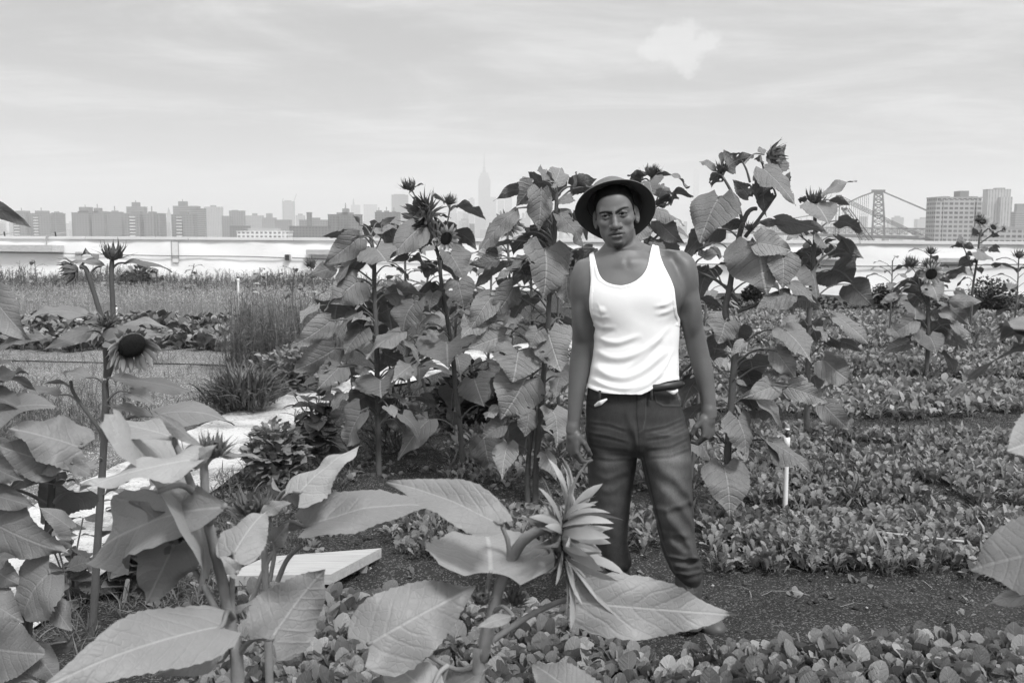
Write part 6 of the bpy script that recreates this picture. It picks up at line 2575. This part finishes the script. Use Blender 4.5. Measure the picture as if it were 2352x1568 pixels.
def stems_bed(name, label, cat, region, n, h, matl, fl=None, seed=0, leafn=3, leafT=T_BLADE, leafs=(.05, .12), lean=.14, tone=(.7, 1.3), w=.006, lump=.1):
    r = np.random.default_rng(seed)
    mb = MB()
    x, y = r.uniform(region[0], region[1], n), r.uniform(region[2], region[3], n)
    if len(region) > 4:
        k = region[4](x, y)
        x, y = x[k], y[k]
    n = len(x)
    H = r.uniform(h[0], h[1], n)
    H = H * (1 - lump + lump * nz3(x, y, 0 * x, 2.2, seed))
    z = bed_h(x, y)
    base = np.stack([x, y, z], -1)
    yaw, pit = r.uniform(0, 6.283, n), np.pi / 2 - np.abs(r.normal(0, lean, n))
    tn = r.uniform(tone[0], tone[1], n)
    scatter(mb, (T_THIN[0] * np.array([w / .012, 1, .3]), T_THIN[1]), base, H, yaw, pit, tn)
    scatter(mb, (T_THIN[0] * np.array([w / .012, 1, .3]), T_THIN[1]), base, H, yaw + 1.57, pit, tn)
    dirv = np.stack([-np.sin(yaw) * np.cos(pit), np.cos(yaw) * np.cos(pit), np.sin(pit)], -1)
    for L in range(leafn):
        t = r.uniform(.15, 1.0, n)
        p = base + dirv * (H * t)[:, None]
        scatter(mb, leafT, p, r.uniform(leafs[0], leafs[1], n), r.uniform(0, 6.283, n), r.uniform(-.1, 1.1, n), tn * r.uniform(.8, 1.2, n), r.normal(0, .4, n))
    o = tag(mb.build(name, matl), label, cat, None, 'stuff')
    if fl:
        mb = MB()
        for q in range(fl[0]):
            p = base + dirv * (H * r.uniform(.85, 1.02, n))[:, None] + r.normal(0, .018, (n, 3))
            for a in (0, 2.1, 4.2):
                scatter(mb, T_PETAL, p, np.full(n, fl[1]), np.full(n, a), np.full(n, .3), r.uniform(.7, 1.1, n))
        c = mb.build('blossoms', M_FLW, o)
        c['kind'] = 'stuff'
    return o


stems_bed('arugula_bed', 'tall flowering arugula with tiny pale blossoms left of the path', 'flower bed', (-13, -3.0, 17.0, 21.5, away(.4)), 5200, (.22, .52), M_DILLP, (2, .017), 51, 5, T_BLADE, (.04, .10), .16)
stems_bed('dill_hedge', 'feathery row of tall dill in front of the white parapet at left', 'dill row', (-15, -2.6, 21.8, 24.0), 3200, (.34, .76), M_DILL, None, 52, 26, T_BLADE, (.06, .16), .24, (.6, 1.3), .006, .26)
stems_bed('fennel_clump', 'misty fennel like plants at the far side of the path bend', 'fennel', (-3.15, -2.15, 10.6, 12.6, away(.05)), 520, (.35, .95), M_DILL, None, 53, 26, T_BLADE, (.05, .13), .25, (.7, 1.35), .005)
stems_bed('cosmos_foliage', 'fine feathery foliage between the path and the left sunflowers', 'foliage', (-4.8, -2.9, 5.4, 8.2, away(.12)), 620, (.2, .5), M_DILL, None, 54, 24, T_BLADE, (.04, .11), .25, (.55, 1.2), .005)
stems_bed('gravel_weeds', 'thin weeds on the pale gravel at left', 'weeds', (-9, -2.8, 8.5, 12.0, away(.1)), 850, (.05, .22), M_DILL, None, 55, 8, T_BLADE, (.03, .09), .35)
stems_bed('path_edge_grass', 'rough grass along the left edge of the white path', 'grass', (-3.2, -1.4, 7.6, 10.6, lambda x, y: (path_dist(x, y) > .02) & (path_dist(x, y) < .55)), 900, (.06, .2), M_GRASS, None, 56, 4, T_BLADE, (.08, .2), .5)
stems_bed('lower_grass', 'thin grass at the foot of the left sunflowers', 'grass', (-2.0, -1.0, 3.4, 6.3, lambda x, y: path_dist(x, y) > -.06), 800, (.03, .12), M_GRASS, None, 57, 4, T_BLADE, (.05, .11), .5)
stems_bed('bed_grass', 'stray grass blades among the greens at right', 'grass', (1.2, 5.2, 4.3, 7.6), 500, (.06, .17), M_GRASS, None, 58, 3, T_BLADE, (.06, .14), .5)

# gravel crumbs on the near soil
mb = MB()
r = np.random.default_rng(60)
n = 9000
x, y = r.uniform(-1.8, 4.8, n), r.uniform(3.2, 9.0, n) ** 1.0
k = path_dist(x, y) > -.05
x, y = x[k], y[k]
n = len(x)
O = np.array([[1, 0, 0], [-1, 0, 0], [0, 1, 0], [0, -1, 0], [0, 0, .7], [0, 0, -.7]], float)
OF = np.array([[0, 2, 4], [2, 1, 4], [1, 3, 4], [3, 0, 4], [2, 0, 5], [1, 2, 5], [3, 1, 5], [0, 3, 5]])
sz = r.uniform(.0018, .0055, n) * (1 + (r.random(n) < .06) * 1.3)
V = O[None] * sz[:, None, None] * r.uniform(.7, 1.3, (n, 6, 1)) + np.stack([x, y, bed_h(x, y) + sz * .4], -1)[:, None, :]
mb.add(V.reshape(-1, 3), (OF[None] + (np.arange(n) * 6)[:, None, None]).reshape(-1, 3), None, np.repeat(r.choice([.3, .6, 1.0, 2.2], n, p=[.3, .3, .25, .15]), 6))
n = 420
x, y = r.uniform(-1.6, 4.6, n), r.uniform(3.6, 5.8, n)
sz = r.uniform(.006, .016, n)
V = O[None] * sz[:, None, None] * r.uniform(.6, 1.4, (n, 6, 1)) + np.stack([x, y, bed_h(x, y) + sz * .3], -1)[:, None, :]
mb.add(V.reshape(-1, 3), (OF[None] + (np.arange(n) * 6)[:, None, None]).reshape(-1, 3), None, np.repeat(r.uniform(.15, .5, n), 6))
n = 160
x, y = r.uniform(-1.6, 4.6, n), r.uniform(3.5, 6.5, n)
scatter(mb, T_THIN, np.stack([x, y, bed_h(x, y) + .006], -1), r.uniform(.04, .16, n), r.uniform(0, 6.28, n), r.uniform(-.05, .12, n), r.uniform(1.0, 2.8, n), None, .9)
tag(mb.build('gravel', simple('shale_gravel', .13, .9, .2, 200, .4), None, False), 'crumbs of pale shale and bits of straw on the dark soil', 'gravel', None, 'stuff')


# ---- individual shrubs and plants
def bush(name, label, cat, c, rx, rz, n, matl, T, ls, seed, group=None, flowers=0, pitch=(-.2, 1.2)):
    r = np.random.default_rng(seed)
    c = np.asarray(c, float)
    root = empty(name, (c[0], c[1], 0), label, cat, group)
    mb = MB()
    for k in range(14):
        a = r.uniform(0, 6.283)
        e = c + np.array([math.cos(a) * rx * .7, math.sin(a) * rx * .7, rz * r.uniform(.8, 1.5)])
        tube(mb, [(c[0], c[1], -.02), (c + e) / 2 + [0, 0, .02], e], [.006, .003], 5, 7)
    mb.build('stems', M_STEM, root)
    mb = MB()
    d = r.normal(0, 1, (n, 3))
    d /= np.linalg.norm(d, axis=1)[:, None]
    lump = 1 + .22 * nz3(d[:, 0], d[:, 1], d[:, 2], 5, seed)
    rad = (r.random(n) ** .45) * lump
    pos = np.stack([c[0] + d[:, 0] * rx * rad, c[1] + d[:, 1] * rx * rad, np.maximum(.03, rz + d[:, 2] * rz * rad)], -1)
    scatter(mb, T, pos, r.uniform(ls[0], ls[1], n), np.arctan2(-d[:, 0], d[:, 1]) + r.normal(0, .7, n), r.uniform(pitch[0], pitch[1], n), r.uniform(.6, 1.4, n), r.normal(0, .4, n))
    mb.build('foliage', matl, root)
    for k in range(flowers):
        a, b = r.uniform(0, 6.283), r.uniform(.1, .9)
        p = np.array([c[0] + math.cos(a) * rx * .95 * math.cos(b), c[1] - abs(math.sin(a)) * rx * .95 * math.cos(b), rz + rz * math.sin(b)])
        mb = MB()
        for q in range(7):
            scatter(mb, T_PETAL, p[None], np.array([.028]), np.array([q * .9]), np.array([.35]), np.array([1.0]))
        mb.build('flower', M_FLW, root)
    return root


def gxy(X, Y):
    q = G(X, Y)
    return q


for (X, Y, rx, rz, lab, s_) in ((2030, 716, .25, .27, 'round dark marigold bush, the left one of two before the white wall at right', 70),
                                (2278, 722, .46, .34, 'wide dark marigold bush, the larger right one of two before the white wall', 71),
                                (1728, 702, .19, .22, 'dark marigold bush glimpsed behind the stem of the tallest sunflower', 72)):
    g = gxy(X, Y)
    bush('marigold_bush', lab, 'bush', (g[0], g[1], 0), rx, rz, 1700, M_DARKL, T_OVAL, (.035, .075), s_, 'dark marigold bushes', 4)
g = gxy(893, 1085)
bush('dark_leafy_plant', 'dark bushy plant behind the foot of the leftmost tall sunflower', 'plant', (g[0] + .02, g[1] + .35, 0), .26, .26, 900, M_DARKL, T_BLADE, (.08, .16), 73)
g = gxy(632, 1112)
bush('parsley_plant', 'leafy parsley like plant standing at the right edge of the white path', 'plant', (g[0], g[1], 0), .17, .18, 700, M_MUST, T_JAG2, (.05, .10), 74)
g = gxy(1085, 985)
bush('dark_undergrowth', 'dark leafy plant in the shade behind the second and third tall stems', 'plant', (g[0], g[1], 0), .32, .24, 700, M_DARKL, T_OVAL, (.06, .12), 75)
g = gxy(330, 682)
bush('crinkled_leaf_plant', 'broad leaved dark plant in the dill row left of the drain guard', 'plant', (g[0], g[1] - .2, 0), .40, .34, 260, M_KALE, T_OVAL, (.12, .22), 76)
g = gxy(560, 945)
bush('grass_tuft', 'drooping dark grass tuft left of the bend of the path', 'grass tuft', (g[0], g[1], 0), .30, .10, 900, M_GRASS, T_BLADE, (.16, .34), 77, None, 0, (.2, 1.4))
g = gxy(675, 905)
bush('leafy_weed_clump', 'low leafy clump where the path meets the tall sunflowers', 'plant', (g[0], g[1] + .25, 0), .42, .2, 900, M_MUST, T_OVAL, (.05, .11), 78)


def basil(label, X, Y, h, n, seed, spread=.12, ls=(.08, .14), group='broad leaved herbs along the path'):
    r = np.random.default_rng(seed)
    g = G(X, Y)
    root = empty('herb_plant', (g[0], g[1], 0), label, 'herb', group)
    mb, ml = MB(), MB()
    for b in range(4):
        a = r.uniform(0, 6.283)
        top = g + np.array([math.cos(a) * spread * r.uniform(.3, 1), math.sin(a) * spread * r.uniform(.3, 1), h * r.uniform(.7, 1.05)])
        pts = catmull([g - [0, 0, .02], (g + top) / 2 + r.normal(0, .015, 3), top], 14)
        tube(mb, pts, [.005, .003], 6, 14)
        m = n // 4
        t = np.linspace(.2, 1, m)
        p = pts[(t * 13).astype(int)]
        yaw = np.arange(m) * 1.57 + r.uniform(0, 6) + r.normal(0, .3, m)
        scatter(ml, T_OVAL, p, r.uniform(ls[0], ls[1], m) * (1.15 - .4 * t), yaw, r.uniform(-.55, .5, m), r.uniform(.7, 1.25, m), r.normal(0, .3, m), 1.15)
        scatter(ml, T_OVAL, p, r.uniform(ls[0], ls[1], m) * (1.15 - .4 * t), yaw + 3.14, r.uniform(-.55, .5, m), r.uniform(.7, 1.25, m), r.normal(0, .3, m), 1.15)
    mb.build('stems', M_STEM, root)
    ml.build('foliage', M_LEAFD, root)
    return root


basil('tall broad leaved herb plant in front of the path beside the leftmost tall sunflower', 742, 1062, .62, 44, 80, .2, (.11, .19))
basil('herb plant on the path edge below the pale foreground leaves, farther one', 392, 1166, .26, 28, 81, .12, (.07, .12))
basil('herb plant on the path edge, the one nearest behind the left dark headed stem', 300, 1235, .26, 26, 82, .12, (.07, .12))
basil('glossy herb plant by the wooden plant marker', 300, 1370, .36, 30, 83, .13, (.1, .16))
basil('slender herb shoots left of the dark headed sunflower stem', 165, 1395, .34, 22, 84, .12, (.08, .13))

# white zinnias
k = 0
for (X, Y, dep, lab) in ((182, 737, 9.5, 'white round flower under the left nodding bud, larger one'), (256, 742, 9.8, 'white flower just right of the larger white one, by the dark headed plant'),
                         (411, 966, 6.9, 'white double flower beside the path behind the pale foreground leaf'), (590, 653, 15.0, 'white poppy like flower above the sprinkler pipe at left'),
                         (587, 673, 14.6, 'white poppy like flower lower beside the sprinkler pipe at left'), (708, 674, 13.0, 'white daisy in a group of three left of the first tall sunflower, outer left'),
                         (722, 673, 13.0, 'white daisy in the middle of the group of three'), (732, 678, 13.2, 'white daisy at the right of the group of three, lowest'), (717, 701, 12.6, 'single white daisy below the group of three')):
    p = P(X, Y, dep)
    root = empty('white_flower', (p[0], p[1], 0), lab, 'flower', 'white flowers at left')
    mb = MB()
    tube(mb, [(p[0] + .03, p[1], -.02), (p[0] + .01, p[1], p[2] * .5), tuple(p)], .003, 5, 8)
    mb.build('stem', M_STEM, root)
    mb = MB()
    rad = .045 if dep < 10 else .055
    for ring_, (n_, pt) in enumerate(((12, .15), (10, .6), (7, 1.0))):
        scatter(mb, T_PETAL, np.repeat(p[None], n_, 0), np.full(n_, rad * (1 - .2 * ring_)), np.arange(n_) * 6.283 / n_ + ring_, np.full(n_, pt), np.full(n_, 1.0))
    mb.build('petals', M_FLW, root)

# sprinkler risers: white pipes with a black and white head
M_PVC = simple('white_pvc', .74, .45, .4, 12, .06)


def riser(label, X, Yb, Yt, depth=None, r0=.0135):
    g = G(X, Yb)
    top = P(X, Yt, g[1])
    root = empty('sprinkler_riser', (g[0], g[1], 0), label, 'sprinkler', 'sprinkler risers')
    h = top[2]
    mb = MB()
    tube(mb, [(g[0], g[1], -.05), (g[0] - .004, g[1], h)], r0, 14, 6)
    lathe(mb, [(r0 * 1.01, h - .05), (r0 * 1.25, h - .048), (r0 * 1.25, h + .004), (r0 * .6, h + .005)], (g[0] - .004, g[1], 0), (0, 0, 1), 14)
    mb.build('pipe', M_PVC, root)
    mb = MB()
    lathe(mb, [(r0 * .62, h + .002), (r0 * .62, h + .022), (r0 * .85, h + .024), (r0 * .85, h + .032), (r0 * .45, h + .034), (r0 * .45, h + .045), (.001, h + .045)], (g[0] - .004, g[1], 0), (0, 0, 1), 12)
    mb.build('nozzle', M_DARKM, root)
    mb = MB()
    lathe(mb, [(.001, h + .046), (r0 * .95, h + .046), (r0 * .95, h + .054), (.001, h + .055)], (g[0] - .004, g[1], 0), (0, 0, 1), 12)
    mb.build('cap', M_PVC, root)
    return root


riser('white sprinkler riser pipe among the greens right of the man', 1803, 1184, 1006)
riser('thin white sprinkler pipe in the flowering bed at left', 549, 712, 640, r0=.02)
riser('white sprinkler pipe half hidden by the stem of the dark headed sunflower', 268, 742, 706, r0=.02)
riser('white sprinkler pipe just visible between leaves of the tallest sunflower', 1716, 800, 758, r0=.02)

# hoop rod lying on the soil
a, b = G(1990, 1219, .11), G(2214, 1244, .11)
root = empty('metal_rod', tuple((a + b) / 2), 'thin shiny metal rod lying on the greens at right', 'rod')
mb = MB()
tube(mb, [a, b], .008, 10, 4)
mb.build('rod', simple('bare_metal_tube', .45, .3, .5, 40, .15, metal=.7), root)
mb = MB()
tube(mb, [a, a + (b - a) * .04], .0095, 10, 2)
mb.build('end_cap', M_DARKM, root)

# plank on the soil
g0, g1, g2, g3 = G(515, 1322, .10), G(758, 1322, .10), G(876, 1258, .10), G(610, 1278, .10)
root = empty('timber_plank', tuple((g0 + g2) / 2), 'weathered grey timber plank on the soil between the foreground sunflowers', 'plank')
mb = MB()
top = np.array([g0, g1 + [0, .02, 0], g2, g3])
low = top - np.array([0, 0, .045])
Vp = np.vstack([low, top])
for f in BOXF:
    mb.add(Vp[f], [[0, 1, 2, 3]], None, .8)
mb.build('board', M_WOOD, root, False)
for (s, t) in ((.15, .85), (.85, .15)):
    mb = MB()
    m = top[0] * (1 - s) + top[2] * s
    box(mb, m[0] - .04, m[0] + .04, m[1] - .05, m[1] + .05, -.02, m[2] - .047, .6)
    mb.build('bearer', M_WOOD, root, False)

# wooden plant marker
g = G(283, 1392)
t = P(296, 1318, g[1] - .03)
root = empty('plant_marker', tuple(g), 'flat wooden plant marker stick with faint dark writing, stuck in the soil at lower left', 'marker')
mb = MB()
ax_ = unit(t - g)
sd_ = np.array([1.0, .15, 0])
sd_ = unit(sd_ - ax_ * (sd_ @ ax_))
nn_ = np.cross(ax_, sd_)
outl = [(-.008, -.05), (.008, -.05), (.0095, .10), (.0088, .128), (.005, .136), (-.005, .136), (-.0088, .128), (-.0095, .10)]
fr = np.array([g + sd_ * a_ + ax_ * b_ for a_, b_ in outl])
bk = fr + nn_ * .002
n = len(outl)
mb.add(np.vstack([fr, [fr.mean(0)]]), [[k, (k + 1) % n, n] for k in range(n)], None, 1.0)
mb.add(np.vstack([bk, [bk.mean(0)]]), [[(k + 1) % n, k, n] for k in range(n)], None, 1.0)
mb.add(np.vstack([fr, bk]), [[k, (k + 1) % n, n + (k + 1) % n, n + k] for k in range(n)], None, .8)
mb.build('stick', simple('marker_wood', .34, .8, .2, 90, .15), root, False)
mb = MB()
rr = np.random.default_rng(5)
for k in range(16):
    h0 = .035 + k * .0042
    a0 = rr.uniform(-.003, .001)
    p0 = g + sd_ * a0 + ax_ * h0 + nn_ * (-.0008 if nn_[1] > 0 else .0028)
    p1 = p0 + sd_ * rr.uniform(.002, .005) + ax_ * rr.uniform(-.002, .003)
    tube(mb, [p0, p1], .0005, 4, 2, 1.0)
mb.build('handwriting', M_DARKM, root)

# drip hoses
M_HOSE = simple('black_drip_hose', .02, .6, .3, 40, .2)
for (pts, lab) in (([(-60, 826), (200, 832), (420, 836), (600, 843)], 'black drip hose along the pale gravel at left'),
                   ([(60, 692), (240, 697), (420, 695), (700, 706)], 'dark drip hose across the flowering bed at left')):
    q = [G(x, y, .02) for x, y in pts]
    root = empty('drip_hose', tuple(q[1]), lab, 'hose')
    mb = MB()
    tube(mb, q, .008 if lab.startswith('black') else .018, 6, 40)
    mb.build('hose', M_HOSE, root)
# ================================================================== haze
mb = MB()
box(mb, -12200, 12200, -12200, 12200, ROOF - 1.5, 440.0)
hm, HN = mat('haze_air')
pv = HN.new('ShaderNodeVolumePrincipled')
pv.inputs['Color'].default_value = (0.995, 0.995, 0.995, 1)
pv.inputs['Density'].default_value = 2.55e-4
pv.inputs['Anisotropy'].default_value = 0.15
ho = HN.new('ShaderNodeOutputMaterial')
HN.t.links.new(pv.outputs[0], ho.inputs['Volume'])
tag(mb.build('haze', hm, None, False), 'thin summer haze over the city', 'haze', kind='stuff')
